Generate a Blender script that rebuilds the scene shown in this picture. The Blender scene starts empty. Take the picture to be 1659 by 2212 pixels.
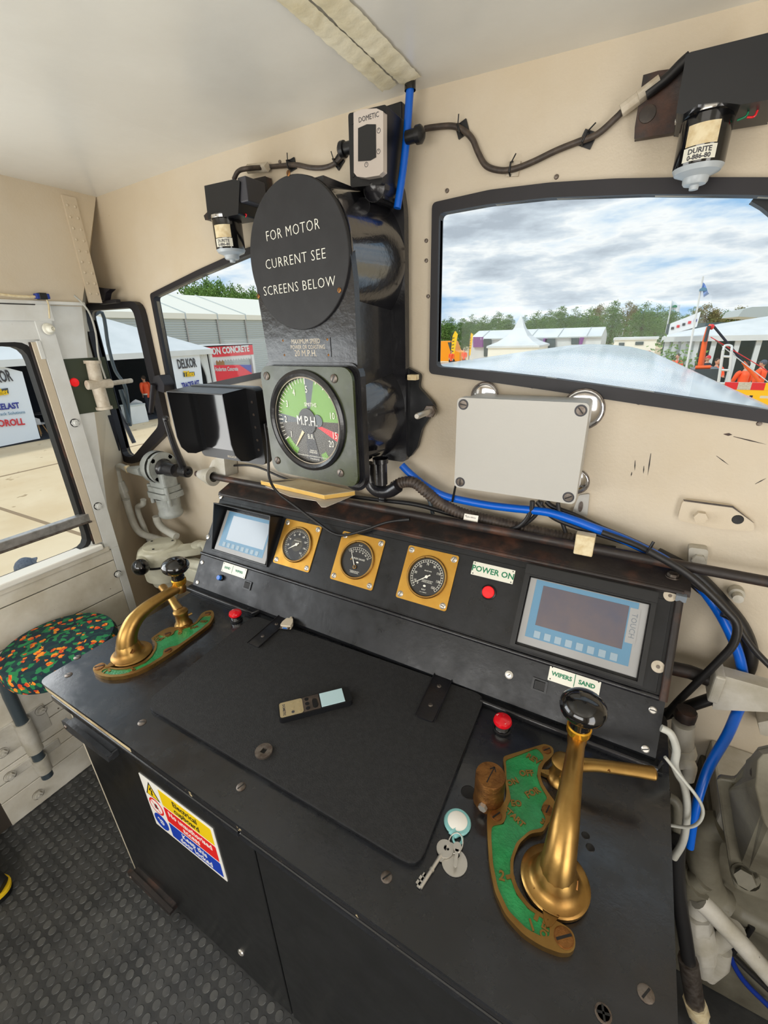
import bpy, math, random
from mathutils import Matrix, Vector
R = math.radians
SC = bpy.context.scene
COL = SC.collection
random.seed(7)

# ---------------------------------------------------------------- camera, sky, lights, exposure
cd = bpy.data.cameras.new('camera')
cd.sensor_fit = 'VERTICAL'; cd.sensor_height = 36; cd.lens = 15.102
cd.clip_start = 0.02; cd.clip_end = 600
cam = bpy.data.objects.new('camera', cd); COL.objects.link(cam)
CR = [[0.86649, -0.16727, 0.47033, 0], [0.49835, 0.34462, -0.79554, 0], [-0.02902, 0.92372, 0.38197, 0]]
cm = Matrix(CR + [[0, 0, 0, 1]]); cm[2][3] = 1.70
cam.matrix_world = cm
SC.camera = cam
SC.view_settings.view_transform = 'Standard'; SC.view_settings.look = 'None'
SC.view_settings.gamma = 1; SC.view_settings.use_curve_mapping = False
SC.view_settings.exposure = 0.0

w = bpy.data.worlds.new('world'); SC.world = w; w.use_nodes = True
nt = w.node_tree; nt.nodes.clear()
N = nt.nodes.new; L = nt.links.new
out = N('ShaderNodeOutputWorld'); bg = N('ShaderNodeBackground'); L(bg.outputs[0], out.inputs[0])
tc = N('ShaderNodeTexCoord'); mp = N('ShaderNodeMapping'); mp.inputs['Scale'].default_value = (1.3, 1.3, 5.2)
mp.inputs['Location'].default_value = (0.3, 0.15, 0.35)
L(tc.outputs['Generated'], mp.inputs[0])
n1 = N('ShaderNodeTexNoise'); n1.inputs['Scale'].default_value = 3.3; n1.inputs['Detail'].default_value = 9
n1.inputs['Roughness'].default_value = .56; L(mp.outputs[0], n1.inputs[0])
cr = N('ShaderNodeValToRGB'); L(n1.outputs[0], cr.inputs[0])
e = cr.color_ramp.elements
e[0].position = .36; e[0].color = (.33, .56, .84, 1)
e[1].position = .47; e[1].color = (.80, .88, .96, 1)
for p_, c_ in ((.535, (1.0, 1.0, 1.0, 1)), (.60, (.70, .76, .83, 1)), (.70, (.47, .52, .59, 1))):
    x = e.new(p_); x.color = c_
L(cr.outputs[0], bg.inputs[0]); bg.inputs[1].default_value = 1.0

def lamp(name, kind, loc, energy, target=None, size=None, color=(1, 1, 1), rot=None):
    l = bpy.data.lights.new(name, kind); l.energy = energy; l.color = color
    o = bpy.data.objects.new(name, l); COL.objects.link(o); o.location = loc
    if target is not None:
        o.rotation_euler = (Vector(target) - Vector(loc)).to_track_quat('-Z', 'Y').to_euler()
    if rot: o.rotation_euler = rot
    if kind == 'AREA' and size:
        l.shape = 'RECTANGLE'; l.size, l.size_y = size
    return o
sun = lamp('sun', 'SUN', (0, 0, 30), 1.7, color=(1, .95, .86), rot=(R(40), R(-12), R(-25)))
sun.data.angle = R(6)
# area lamps added at the cab openings to brighten the interior beyond the sky
lamp('rear_window_fill', 'AREA', (-.55, -1.52, 1.5), 24, (-.55, 2, 1.6), (1.7, .75), (1, .97, .92))
lamp('right_doorway_fill', 'AREA', (1.02, -.35, 1.15), 18, (-2, .3, 1.7), (.75, 1.5), (1, .97, .93))
lamp('left_window_fill', 'AREA', (-1.78, .0, 1.35), 13, (.1, .35, 2.3), (1.0, .8), (.98, .99, 1))

# ---------------------------------------------------------------- helpers
def lin(c):
    c = [x/255 for x in c] if max(c) > 1 else c
    return tuple(x/12.92 if x <= .04045 else ((x+.055)/1.055)**2.4 for x in c) + (1,)
MATS = {}
def mat(name, col, rough=.5, metal=0, spec=.5, col2=None, nscale=8, ndet=6, lo=.4, hi=.65, bump=0, bscale=60, coat=0,
        rvar=0, speck=None, sscale=90, spos=.68, emit=None, estr=0):
    m = bpy.data.materials.new(name); m.use_nodes = True; t = m.node_tree; b = t.nodes['Principled BSDF']
    b.inputs['Base Color'].default_value = lin(col); b.inputs['Roughness'].default_value = rough
    b.inputs['Metallic'].default_value = metal; b.inputs['Specular IOR Level'].default_value = spec
    b.inputs['Coat Weight'].default_value = coat; b.inputs['Coat Roughness'].default_value = .08
    co = t.nodes.new('ShaderNodeTexCoord'); src = None
    def noise(s, d=5, r=.6):
        n = t.nodes.new('ShaderNodeTexNoise'); n.inputs['Scale'].default_value = s; n.inputs['Detail'].default_value = d
        n.inputs['Roughness'].default_value = r; t.links.new(co.outputs['Object'], n.inputs[0]); return n.outputs[0]
    def ramp(s, a, b_, c0=(0, 0, 0, 1), c1=(1, 1, 1, 1)):
        r = t.nodes.new('ShaderNodeValToRGB'); t.links.new(s, r.inputs[0])
        r.color_ramp.elements[0].position = a; r.color_ramp.elements[1].position = b_
        r.color_ramp.elements[0].color = c0; r.color_ramp.elements[1].color = c1; return r.outputs[0]
    if col2:
        src = ramp(noise(nscale, ndet), lo, hi, lin(col), lin(col2))
    if speck:
        mx = t.nodes.new('ShaderNodeMix'); mx.data_type = 'RGBA'
        t.links.new(ramp(noise(sscale, 3, .7), spos, spos+.03), mx.inputs[0])
        if src: t.links.new(src, mx.inputs[6])
        else: mx.inputs[6].default_value = lin(col)
        mx.inputs[7].default_value = lin(speck); src = mx.outputs[2]
    if src: t.links.new(src, b.inputs['Base Color'])
    if rvar:
        mr = t.nodes.new('ShaderNodeMapRange'); t.links.new(noise(nscale*1.7, 6), mr.inputs[0])
        mr.inputs[1].default_value = .3; mr.inputs[2].default_value = .7
        mr.inputs[3].default_value = max(.02, rough-rvar); mr.inputs[4].default_value = min(1, rough+rvar)
        t.links.new(mr.outputs[0], b.inputs['Roughness'])
    if bump:
        bp = t.nodes.new('ShaderNodeBump'); bp.inputs['Strength'].default_value = bump; bp.inputs['Distance'].default_value = .004
        t.links.new(noise(bscale, 4), bp.inputs['Height']); t.links.new(bp.outputs[0], b.inputs['Normal'])
    if emit:
        b.inputs['Emission Color'].default_value = lin(emit); b.inputs['Emission Strength'].default_value = estr
    MATS[name] = m; return m
def fabric(name):
    m = bpy.data.materials.new(name); m.use_nodes = True; t = m.node_tree; b = t.nodes['Principled BSDF']; b.inputs['Roughness'].default_value = .9
    co = t.nodes.new('ShaderNodeTexCoord'); N = t.nodes.new; K = t.links.new
    wv = N('ShaderNodeTexNoise'); wv.inputs['Scale'].default_value = 60; K(co.outputs['Object'], wv.inputs[0])
    g = N('ShaderNodeTexVoronoi'); g.inputs['Scale'].default_value = 70; g.inputs['Randomness'].default_value = 1; K(co.outputs['Object'], g.inputs['Vector'])
    r1 = N('ShaderNodeValToRGB'); K(g.outputs['Color'], r1.inputs[0]); r1.color_ramp.interpolation = 'CONSTANT'
    r1.color_ramp.elements[0].color = lin((18, 44, 56)); r1.color_ramp.elements[1].position = .45; r1.color_ramp.elements[1].color = lin((34, 128, 76))
    x = r1.color_ramp.elements.new(.62); x.color = lin((20, 62, 60))
    va = N('ShaderNodeVectorMath'); va.operation = 'MULTIPLY_ADD'; K(wv.outputs['Color'], va.inputs[0]); va.inputs[1].default_value = (.022, .022, .022); K(co.outputs['Object'], va.inputs[2])
    o = N('ShaderNodeTexVoronoi'); o.inputs['Scale'].default_value = 34; K(va.outputs[0], o.inputs['Vector'])
    sm = N('ShaderNodeMath'); sm.operation = 'LESS_THAN'; K(o.outputs['Distance'], sm.inputs[0]); sm.inputs[1].default_value = .32
    mx = N('ShaderNodeMix'); mx.data_type = 'RGBA'; K(sm.outputs[0], mx.inputs[0]); K(r1.outputs[0], mx.inputs[6])
    r2 = N('ShaderNodeValToRGB'); K(wv.outputs[0], r2.inputs[0]); r2.color_ramp.elements[0].position = .42; r2.color_ramp.elements[1].position = .55
    r2.color_ramp.elements[0].color = lin((214, 66, 24)); r2.color_ramp.elements[1].color = lin((244, 150, 40)); K(r2.outputs[0], mx.inputs[7])
    K(mx.outputs[2], b.inputs['Base Color']); MATS[name] = m
def glass(name, tint=(1, 1, 1), gloss=.06, rough=.0):
    m = bpy.data.materials.new(name); m.use_nodes = True; t = m.node_tree; t.nodes.clear()
    o = t.nodes.new('ShaderNodeOutputMaterial'); a = t.nodes.new('ShaderNodeBsdfTransparent'); g = t.nodes.new('ShaderNodeBsdfGlossy')
    a.inputs[0].default_value = lin(tint); g.inputs['Roughness'].default_value = rough
    x = t.nodes.new('ShaderNodeMixShader'); x.inputs[0].default_value = gloss
    t.links.new(a.outputs[0], x.inputs[1]); t.links.new(g.outputs[0], x.inputs[2]); t.links.new(x.outputs[0], o.inputs[0])
    MATS[name] = m; return m

def frame(origin, xa, za):
    """matrix with local x along xa and local z along za"""
    z = Vector(za).normalized(); x = Vector(xa); x = (x - z*x.dot(z)).normalized(); y = z.cross(x)
    m = Matrix((x, y, z)).transposed().to_4x4(); m.translation = Vector(origin); return m
def T(x=0, y=0, z=0): return Matrix.Translation((x, y, z))
def RX(a): return Matrix.Rotation(R(a), 4, 'X')
def RY(a): return Matrix.Rotation(R(a), 4, 'Y')
def RZ(a): return Matrix.Rotation(R(a), 4, 'Z')
I4 = Matrix.Identity(4)
def spline(pts, n=6):
    P = [Vector(p) for p in pts]
    if len(P) < 3: return P
    P = [P[0]*2-P[1]] + P + [P[-1]*2-P[-2]]; o = []
    for i in range(1, len(P)-2):
        a, b, c, d = P[i-1:i+3]
        for k in range(n):
            t = k/n
            o.append(.5*((2*b)+(c-a)*t+(2*a-5*b+4*c-d)*t*t+(3*b-a-3*c+d)*t**3))
    o.append(P[-2]); return o
def rrect(x0, y0, x1, y1, r, n=5):
    o = []
    for cx, cy, a0 in ((x1-r, y1-r, 0), (x0+r, y1-r, 90), (x0+r, y0+r, 180), (x1-r, y0+r, 270)):
        for k in range(n+1):
            a = R(a0+90*k/n); o.append((cx+r*math.cos(a), cy+r*math.sin(a)))
    return o
def circ(x, y, r, n=24, ry=None): return [(x+r*math.cos(2*math.pi*k/n), y+(ry or r)*math.sin(2*math.pi*k/n)) for k in range(n)]
def roundpoly(pts, r, n=4):
    o = []; m = len(pts)
    for i in range(m):
        p = Vector(pts[i]); a = Vector(pts[i-1])-p; b = Vector(pts[(i+1) % m])-p
        q = min(r, a.length*.45, b.length*.45); s = p+a.normalized()*q; f = p+b.normalized()*q
        for k in range(n+1):
            t = k/n; o.append(tuple(s*(1-t)**2+p*2*t*(1-t)+f*t*t))
    return o

_fc = {}
class MB:
    def __init__(s): s.v = []; s.f = []; s.m = []; s.s = []; s.names = []; s.M = I4.copy()
    def mi(s, m):
        if m not in s.names: s.names.append(m)
        return s.names.index(m)
    def add(s, vs, fs, m, smooth=False, M=None):
        A = s.M @ M if M is not None else s.M; k = len(s.v); i = s.mi(m)
        s.v += [A @ Vector(p) for p in vs]
        for f in fs: s.f.append([k+q for q in f]); s.m.append(i); s.s.append(smooth)
        return s
    def box(s, a, b, m, M=None):
        x0, y0, z0 = a; x1, y1, z1 = b
        return s.add([(x0,y0,z0),(x1,y0,z0),(x1,y1,z0),(x0,y1,z0),(x0,y0,z1),(x1,y0,z1),(x1,y1,z1),(x0,y1,z1)],
              [(0,3,2,1),(4,5,6,7),(0,1,5,4),(1,2,6,5),(2,3,7,6),(3,0,4,7)], m, False, M)
    def prism(s, poly, z0, z1, m, M=None, top=None, smooth=False):
        n = len(poly); ar = sum(poly[i-1][0]*poly[i][1]-poly[i][0]*poly[i-1][1] for i in range(n))
        if ar < 0: poly = poly[::-1]
        tp = top if top else poly
        if top and ar < 0: tp = top[::-1]
        vs = [(x, y, z0) for x, y in poly]+[(x, y, z1) for x, y in tp]
        s.add(vs, [list(range(n))[::-1], list(range(n, 2*n))], m, False, M)
        return s.add(vs, [(i, (i+1) % n, n+(i+1) % n, n+i) for i in range(n)], m, smooth, M)
    def tube(s, pts, r, m, n=10, sm=0, M=None, caps=True, flat=1):
        P = spline(pts, sm) if sm else [Vector(p) for p in pts]
        k = len(P); rr = r if isinstance(r, (list, tuple)) else [r]*k
        if len(rr) != k: rr = [rr[min(len(rr)-1, int(i*(len(rr)-1)/(k-1)))] + (rr[min(len(rr)-1, int(i*(len(rr)-1)/(k-1))+1)]-rr[min(len(rr)-1, int(i*(len(rr)-1)/(k-1)))])*((i*(len(rr)-1)/(k-1)) % 1) for i in range(k)]
        t0 = (P[1]-P[0]).normalized(); up = Vector((0, 0, 1)) if abs(t0.z) < .9 else Vector((1, 0, 0))
        u = (up-t0*up.dot(t0)).normalized(); vs = []
        for i in range(k):
            t = (P[min(i+1, k-1)]-P[max(i-1, 0)]).normalized(); u = (u-t*u.dot(t)).normalized(); v = t.cross(u)
            for j in range(n):
                a = 2*math.pi*j/n; vs.append(P[i]+(u*math.cos(a)*flat+v*math.sin(a))*rr[i])
        fs = [(i*n+j, i*n+(j+1) % n, (i+1)*n+(j+1) % n, (i+1)*n+j) for i in range(k-1) for j in range(n)]
        s.add(vs, fs, m, True, M)
        if caps: s.add(vs[:n], [list(range(n))[::-1]], m, False, M); s.add(vs[-n:], [list(range(n))], m, False, M)
        return s
    def lathe(s, prof, m, M=None, n=28, smooth=True):
        """prof: (radius, z) from one end to the other, about local z"""
        rows = []; cur = [prof[0]]
        for i in range(1, len(prof)):
            cur.append(prof[i])
            if i < len(prof)-1:
                d0 = math.atan2(prof[i][1]-prof[i-1][1], prof[i][0]-prof[i-1][0]); d1 = math.atan2(prof[i+1][1]-prof[i][1], prof[i+1][0]-prof[i][0])
                if abs((d1-d0+math.pi) % (2*math.pi)-math.pi) > R(38): rows.append(cur); cur = [prof[i]]
        rows.append(cur)
        for c in rows:
            vs = [(r*math.cos(2*math.pi*j/n), r*math.sin(2*math.pi*j/n), z) for r, z in c for j in range(n)]
            s.add(vs, [(i*n+j, i*n+(j+1) % n, (i+1)*n+(j+1) % n, (i+1)*n+j) for i in range(len(c)-1) for j in range(n)], m, smooth, M)
        return s
    def ball(s, c, r, m, M=None, n=20):
        rx, ry, rz = r if isinstance(r, (tuple, list)) else (r, r, r)
        h = n//2; vs = []; 
        for i in range(h+1):
            a = math.pi*i/h
            for j in range(n):
                b = 2*math.pi*j/n
                vs.append((c[0]+rx*math.sin(a)*math.cos(b), c[1]+ry*math.sin(a)*math.sin(b), c[2]+rz*math.cos(a)))
        fs = [(i*n+j, (i+1)*n+j, (i+1)*n+(j+1) % n, i*n+(j+1) % n) for i in range(h) for j in range(n)]
        return s.add(vs, fs, m, True, M)
    def holes(s, outer, inners, z0, z1, m, M=None):
        """flat plate with holes between z0 and z1"""
        c = bpy.data.curves.new('tmp', 'CURVE'); c.dimensions = '2D'; c.fill_mode = 'BOTH'; c.extrude = abs(z1-z0)/2
        for loop in [outer]+inners:
            sp = c.splines.new('POLY'); sp.points.add(len(loop)-1); sp.use_cyclic_u = True
            for p, q in zip(sp.points, loop): p.co = (q[0], q[1], 0, 1)
        return s._curve(c, m, (M if M is not None else I4) @ T(0, 0, (z0+z1)/2))
    def _curve(s, c, m, M):
        o = bpy.data.objects.new('tmp', c); COL.objects.link(o); bpy.context.view_layer.update()
        dg = bpy.context.evaluated_depsgraph_get(); me = bpy.data.meshes.new_from_object(o.evaluated_get(dg))
        vs = [v.co.copy() for v in me.vertices]; fs = [list(p.vertices) for p in me.polygons]
        bpy.data.objects.remove(o); bpy.data.curves.remove(c); bpy.data.meshes.remove(me)
        return s.add(vs, fs, m, False, M)
    def text(s, txt, size, m, M, ext=.0004, al='CENTER', bold=0, sx=1, space=1, sh=0):
        c = bpy.data.curves.new('tmp', 'FONT'); c.body = txt; c.size = size; c.align_x = al; c.align_y = 'CENTER'
        c.extrude = ext; c.offset = bold; c.resolution_u = 2; c.space_character = space; c.space_line = .85; c.shear = sh
        return s._curve(c, m, M @ Matrix.Diagonal((sx, 1, 1, 1)))
    def build(s, name, parent=None, bev=0, seg=2):
        me = bpy.data.meshes.new(name); me.from_pydata(s.v, [], s.f)
        for q in s.names: me.materials.append(MATS[q])
        me.polygons.foreach_set('material_index', s.m); me.polygons.foreach_set('use_smooth', s.s); me.update()
        o = bpy.data.objects.new(name, me); COL.objects.link(o)
        if parent: o.parent = parent
        if bev:
            b = o.modifiers.new('bevel', 'BEVEL'); b.width = bev; b.segments = seg; b.limit_method = 'ANGLE'; b.angle_limit = R(40)
            b.harden_normals = False
        return o
def tag(o, label=None, cat=None, group=None, kind=None):
    if label: o['label'] = label
    if cat: o['category'] = cat
    if group: o['group'] = group
    if kind: o['kind'] = kind
    return o
def thing(name, label, cat, M=None, group=None):
    o = bpy.data.objects.new(name, None); COL.objects.link(o); o.empty_display_size = .02
    if M is not None: o.matrix_world = M
    return tag(o, label, cat, group)
def struct(mb, name, label=None, bev=0): return tag(mb.build(name, None, bev), label, kind='structure')
def copy_tree(o, M=None, label=None):
    c = o.copy(); COL.objects.link(c)
    if M is not None: c.matrix_world = M
    if label: c['label'] = label
    for ch in list(o.children):
        d = ch.copy(); COL.objects.link(d); d.parent = c
        for g in list(ch.children):
            h = g.copy(); COL.objects.link(h); h.parent = d
    return c
def screw(mb, M, r=.008, m='steel', slot='black', h=.003):
    mb.lathe([(r, 0), (r, h*.5), (r*.75, h), (0, h)], m, M, 14)
    mb.box((-r*.8, -r*.13, h*.9), (r*.8, r*.13, h*1.08), slot, M)
def hexbolt(mb, M, r=.012, h=.008, m='steel'):
    mb.prism(circ(0, 0, r, 6), 0, h, m, M)

# ---------------------------------------------------------------- materials
mat('cream', (206, 194, 174), .42, col2=(200, 185, 160), nscale=2.5, speck=(150, 120, 80), sscale=45, spos=.74, bump=.15, bscale=140)
mat('cream_low', (212, 202, 182), .42, col2=(206, 193, 170), nscale=3, speck=(120, 100, 75), sscale=38, spos=.72, bump=.15, bscale=140)
mat('ceil', (228, 226, 218), .25, col2=(220, 217, 208), nscale=2, bump=.05, bscale=40)
mat('tape', (236, 229, 204), .6, col2=(218, 207, 174), nscale=14, bump=.25, bscale=70)
mat('capgrey', (178, 186, 192), .35)
mat('doorgrey', (222, 224, 222), .4, col2=(208, 208, 203), nscale=5, speck=(150, 150, 145), sscale=60, spos=.73)
mat('plank', (222, 217, 204), .5, col2=(198, 190, 172), nscale=6, speck=(90, 80, 65), sscale=30, spos=.72, bump=.1)
mat('plankgap', (60, 52, 44), .8)
mat('rubber', (44, 45, 46), .5, col2=(66, 66, 65), nscale=9, bump=.2)
mat('stud', (58, 59, 60), .42, col2=(84, 84, 82), nscale=14)
mat('blackgloss', (17, 18, 20), .34, spec=.35, col2=(29, 30, 33), nscale=14, rvar=.1, bump=.08, bscale=70, speck=(150, 150, 150), sscale=110, spos=.775)
mat('deskblack', (18, 20, 24), .25, spec=.8, col2=(29, 31, 36), nscale=10, rvar=.12, bump=.06, bscale=80, speck=(140, 140, 140), sscale=85, spos=.775)
mat('castblack', (22, 22, 26), .28, spec=.5, col2=(32, 32, 36), nscale=14, bump=.35, bscale=45, coat=.3, speck=(170, 170, 170), sscale=70, spos=.775)
mat('drumblack', (22, 22, 26), .16, spec=.9, col2=(32, 32, 36), nscale=14, bump=.3, bscale=45, coat=1, speck=(170, 170, 170), sscale=70, spos=.77)
mat('wornedge', (196, 178, 140), .6, col2=(150, 130, 96), nscale=20)
mat('chippededge', (26, 26, 28), .45, speck=(190, 172, 134), sscale=26, spos=.62)
mat('hingegrey', (52, 54, 57), .35, col2=(40, 41, 43), nscale=20, bump=.2)
mat('doorblack', (13, 14, 15), .33, spec=1, col2=(20, 21, 23), nscale=12, rvar=.05, coat=.0, speck=(130, 130, 130), sscale=90, spos=.785)
mat('mattblack', (26, 26, 29), .6, col2=(34, 34, 37), nscale=20)
mat('black', (14, 14, 15), .5)
mat('plasticblack', (18, 19, 22), .38)
mat('pad', (25, 25, 26), .75, col2=(36, 36, 37), nscale=120, bump=.35, bscale=420, speck=(200, 200, 200), sscale=150, spos=.765)
mat('rustblack', (40, 34, 32), .5, col2=(96, 62, 46), nscale=11, lo=.5, hi=.75, rvar=.15, bump=.2)
mat('frameblack', (28, 25, 31), .5, col2=(22, 20, 25), nscale=10)
mat('steel', (206, 202, 194), .32, metal=.75)
mat('chrome', (225, 225, 228), .1, metal=1)
mat('dullsteel', (128, 120, 113), .45, metal=.8, col2=(92, 80, 72), nscale=60)
mat('brass', (168, 134, 76), .38, metal=.95, col2=(138, 102, 54), nscale=9, rvar=.1, bump=.06, bscale=60, speck=(96, 62, 28), sscale=55, spos=.70)
mat('brassplate', (190, 146, 64), .42, metal=.75, col2=(180, 132, 52), nscale=16, rvar=.08)
mat('bronze', (150, 104, 58), .42, metal=.9, col2=(110, 74, 42), nscale=40, bump=.4, bscale=120)
mat('brassbright', (232, 176, 60), .25, metal=.9)
mat('enamel', (20, 122, 62), .22, col2=(30, 140, 76), nscale=40, bump=.5, bscale=160, coat=.4)
mat('bakelite', (12, 12, 14), .12, coat=.5)
mat('red', (222, 18, 34), .25, coat=.5)
mat('redlamp', (228, 22, 30), .35, emit=(230, 20, 20), estr=.25)
mat('blue', (20, 104, 200), .3)
mat('bluehose', (0, 92, 200), .3)
mat('darkblue', (14, 48, 140), .35)
mat('white', (238, 236, 228), .45)
mat('plate', (226, 224, 210), .4)
mat('green', (14, 120, 80), .4)
mat('boxgrey', (184, 182, 176), .4, bump=.05, bscale=200)
mat('fitgrey', (196, 192, 182), .45, col2=(172, 166, 150), nscale=12, speck=(96, 88, 74), sscale=50, spos=.70, bump=.15)
mat('castgrey', (162, 166, 162), .42, col2=(134, 138, 134), nscale=14, speck=(86, 82, 74), sscale=40, spos=.68, bump=.25)
mat('castcream', (196, 194, 176), .36, col2=(174, 170, 150), nscale=9, speck=(120, 108, 84), sscale=40, spos=.72, bump=.12)
mat('gearbeige', (112, 108, 94), .5, col2=(86, 81, 68), nscale=8, speck=(92, 84, 62), sscale=40, spos=.69, bump=.2)
mat('cable', (30, 29, 30), .42)
mat('cablebrown', (58, 50, 45), .5, col2=(84, 72, 62), nscale=50)
mat('tapewhite', (206, 196, 178), .5, col2=(184, 170, 148), nscale=40)
mat('cablewhite', (186, 186, 178), .4, col2=(166, 164, 154), nscale=14)
mat('greenwall', (54, 62, 46), .6)
mat('alum', (190, 188, 186), .35, metal=.7, col2=(150, 148, 144), nscale=30)
mat('screenlit', (150, 160, 170), .15, emit=(214, 224, 236), estr=.1)
mat('screendark', (102, 92, 96), .18, col2=(84, 84, 100), nscale=6)
mat('hmiblue', (96, 140, 170), .35)
mat('hmigrey', (160, 160, 160), .4)
mat('hmikey', (150, 170, 184), .4)
mat('dialblack', (24, 24, 26), .4)
mat('dialolive', (62, 58, 48), .4)
mat('dialwhite', (236, 234, 222), .5)
mat('lime', (92, 146, 8), .35)
mat('olive', (42, 48, 26), .3, col2=(54, 62, 28), nscale=10, rvar=.1)
mat('slate', (64, 74, 80), .4)
mat('paper', (214, 200, 168), .7, col2=(196, 176, 138), nscale=14)
mat('paperyellow', (222, 180, 92), .65)
mat('paperwhite', (226, 216, 200), .7)
mat('silverplastic', (204, 194, 186), .35, metal=.2)
mat('lcd', (186, 214, 220), .25)
mat('gold', (180, 164, 128), .4, metal=.3)
mat('teal', (132, 190, 190), .4)
mat('signyellow', (240, 204, 0), .4)
mat('signred', (226, 26, 26), .4)
mat('signblue', (10, 60, 176), .4)
mat('dsub', (214, 202, 180), .4)
mat('labelcream', (226, 212, 176), .5, col2=(206, 184, 140), nscale=60)
mat('mirrorgrey', (120, 128, 136), .25)
mat('dullgreen', (70, 78, 66), .4)
mat('skin', (206, 158, 132), .55)
mat('hivis', (255, 96, 48), .6)
mat('strip', (226, 226, 214), .4)
mat('darkcloth', (40, 44, 58), .8)
mat('hair', (60, 48, 40), .7)
mat('capblue', (78, 86, 100), .8, col2=(100, 108, 120), nscale=60)
mat('concrete', (226, 206, 172), .85, col2=(214, 190, 152), nscale=.5, speck=(170, 146, 112), sscale=2.2, spos=.66)
mat('joint', (150, 128, 100), .9)
mat('pvc', (222, 226, 228), .55, col2=(206, 212, 214), nscale=.6)
mat('pvccream', (240, 238, 226), .55)
mat('panelgrey', (188, 196, 196), .5)
mat('banner', (232, 240, 250), .5)
mat('concretered', (226, 54, 66), .5)
mat('posterred', (230, 44, 64), .5)
mat('posterblue', (70, 80, 170), .5)
mat('tentdark', (44, 52, 64), .7)
mat('orangepaint', (248, 104, 40), .4)
mat('vanorange', (252, 160, 10), .4)
mat('yellowflag', (250, 206, 30), .6)
mat('barrieryellow', (252, 192, 20), .5)
mat('sheetblue', (140, 170, 230), .6)
mat('windowdark', (70, 84, 84), .25)
mat('brick', (170, 84, 62), .7)
mat('purple', (130, 70, 140), .6)
mat('logoblue', (40, 50, 150), .5)
mat('logored', (214, 50, 60), .5)
mat('logodark', (60, 60, 66), .5)
mat('wood', (196, 150, 96), .5)
mat('shell', (228, 228, 230), .4)
mat('bark', (96, 78, 58), .9)
mat('leaf', (70, 108, 40), .8, col2=(116, 150, 64), nscale=1.5, lo=.35, hi=.65)
mat('leafdark', (62, 100, 46), .8, col2=(104, 140, 60), nscale=1.2, lo=.35, hi=.65)
mat('leafrust', (132, 112, 62), .8, col2=(100, 120, 54), nscale=1.4)
mat('bonnetpaint', (196, 216, 234), .2, coat=.35, col2=(214, 226, 236), nscale=1.2)
mat('rubberdark', (22, 22, 23), .7)
fabric('moquette')
glass('windowglass', (.99, 1, 1), .008)
glass('gaugeglass', (1, 1, 1), .012)

# ---------------------------------------------------------------- the cab: floor, walls, ceiling, windows
m = MB(); m.box((-2.15, -1.6, -.06), (1.1, 1.14, 0), 'rubber')
for i in range(-22, 34):
    for j in range(-28, 32):
        x = -1.442+.0313*j; y = .071+.0305*i
        if y > .92 or x < -1.83 or x > -.35 or (x > -1.2 and y > .36): continue
        m.prism(circ(x, y, .0122, 12), 0, .0016, 'stud', top=circ(x, y, .0108, 12))
struct(m, 'floor', 'black studded rubber floor')
m = MB()
pr = [(-2.3, 2.11), (-2.0, 2.155), (-1.82, 2.189), (-1.2, 2.199), (-.56, 2.195), (.07, 2.168), (1.1, 2.1)]
for a, b in zip(pr, pr[1:]):
    m.add([(a[0], -1.6, a[1]), (b[0], -1.6, b[1]), (b[0], 1.2, b[1]), (a[0], 1.2, a[1]), (a[0], -1.6, a[1]+.03), (b[0], -1.6, b[1]+.03), (b[0], 1.2, b[1]+.03), (a[0], 1.2, a[1]+.03)],
          [(0, 1, 2, 3), (7, 6, 5, 4), (0, 4, 5, 1), (3, 2, 6, 7), (0, 3, 7, 4), (1, 5, 6, 2)], 'ceil')
struct(m, 'ceiling', 'pale painted cab ceiling')
# puckered cream tape over the ceiling joint
m = MB(); random.seed(3)
def tape(xa, xb, ya, yb, z, ragged, m):
    n = 220; vs = []; fs = []
    for i in range(n+1):
        y = ya+(yb-ya)*i/n
        for k in range(5):
            x = xa+(xb-xa)*k/4; zz = z-.003-.0007*math.sin(i*1.3+k*.5+2*math.sin(i*.13))*(1 if k in (0, 1, 3) else .5)-.004*(k in (1, 2))
            yy = y
            if i == n: yy += random.uniform(-ragged, ragged)
            vs.append((x+random.uniform(-.0015, .0015), yy, zz))
    fs = [(i*5+k, i*5+k+1, (i+1)*5+k+1, (i+1)*5+k) for i in range(n) for k in range(4)]
    m.add(vs, fs, 'tape', True)
tape(-.598, -.556, -.6, 1.055, 2.193, .012, m); tape(-.552, -.502, -.6, 1.06, 2.193, .008, m)
struct(m, 'trim_1', 'puckered cream tape over the ceiling joint')

TOPR = [(-.494, 1.98), (-.358, 1.984), (-.231, 1.977), (-.11, 1.964), (.006, 1.947), (.128, 1.927), (.3, 1.892), (.52, 1.84)]
BOTR = [(.52, 1.46), (.38, 1.49), (.228, 1.518), (.02, 1.541), (-.185, 1.566), (-.35, 1.584), (-.497, 1.6)]
TOPI = [(-.476, 1.957), (-.358, 1.958), (-.229, 1.951), (-.05, 1.93), (.109, 1.905), (.3, 1.868), (.49, 1.82)]
BOTI = [(.49, 1.492), (.38, 1.516), (.222, 1.543), (.014, 1.570), (-.188, 1.594), (-.35, 1.609), (-.476, 1.617)]
WR_O = TOPR+BOTR; WR_I = TOPI+BOTI
WL_O = [(-1.618, 1.862), (-1.343, 1.914), (-1.119, 1.951), (-.85, 1.978), (-.63, 1.984), (-.63, 1.615), (-.85, 1.604), (-1.134, 1.573), (-1.325, 1.541), (-1.63, 1.500)]
WL_I = [(-1.602, 1.849), (-1.323, 1.900), (-1.094, 1.935), (-.85, 1.955), (-.66, 1.96), (-.66, 1.634), (-.85, 1.624), (-1.13, 1.593), (-1.319, 1.563), (-1.612, 1.517)]
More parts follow.
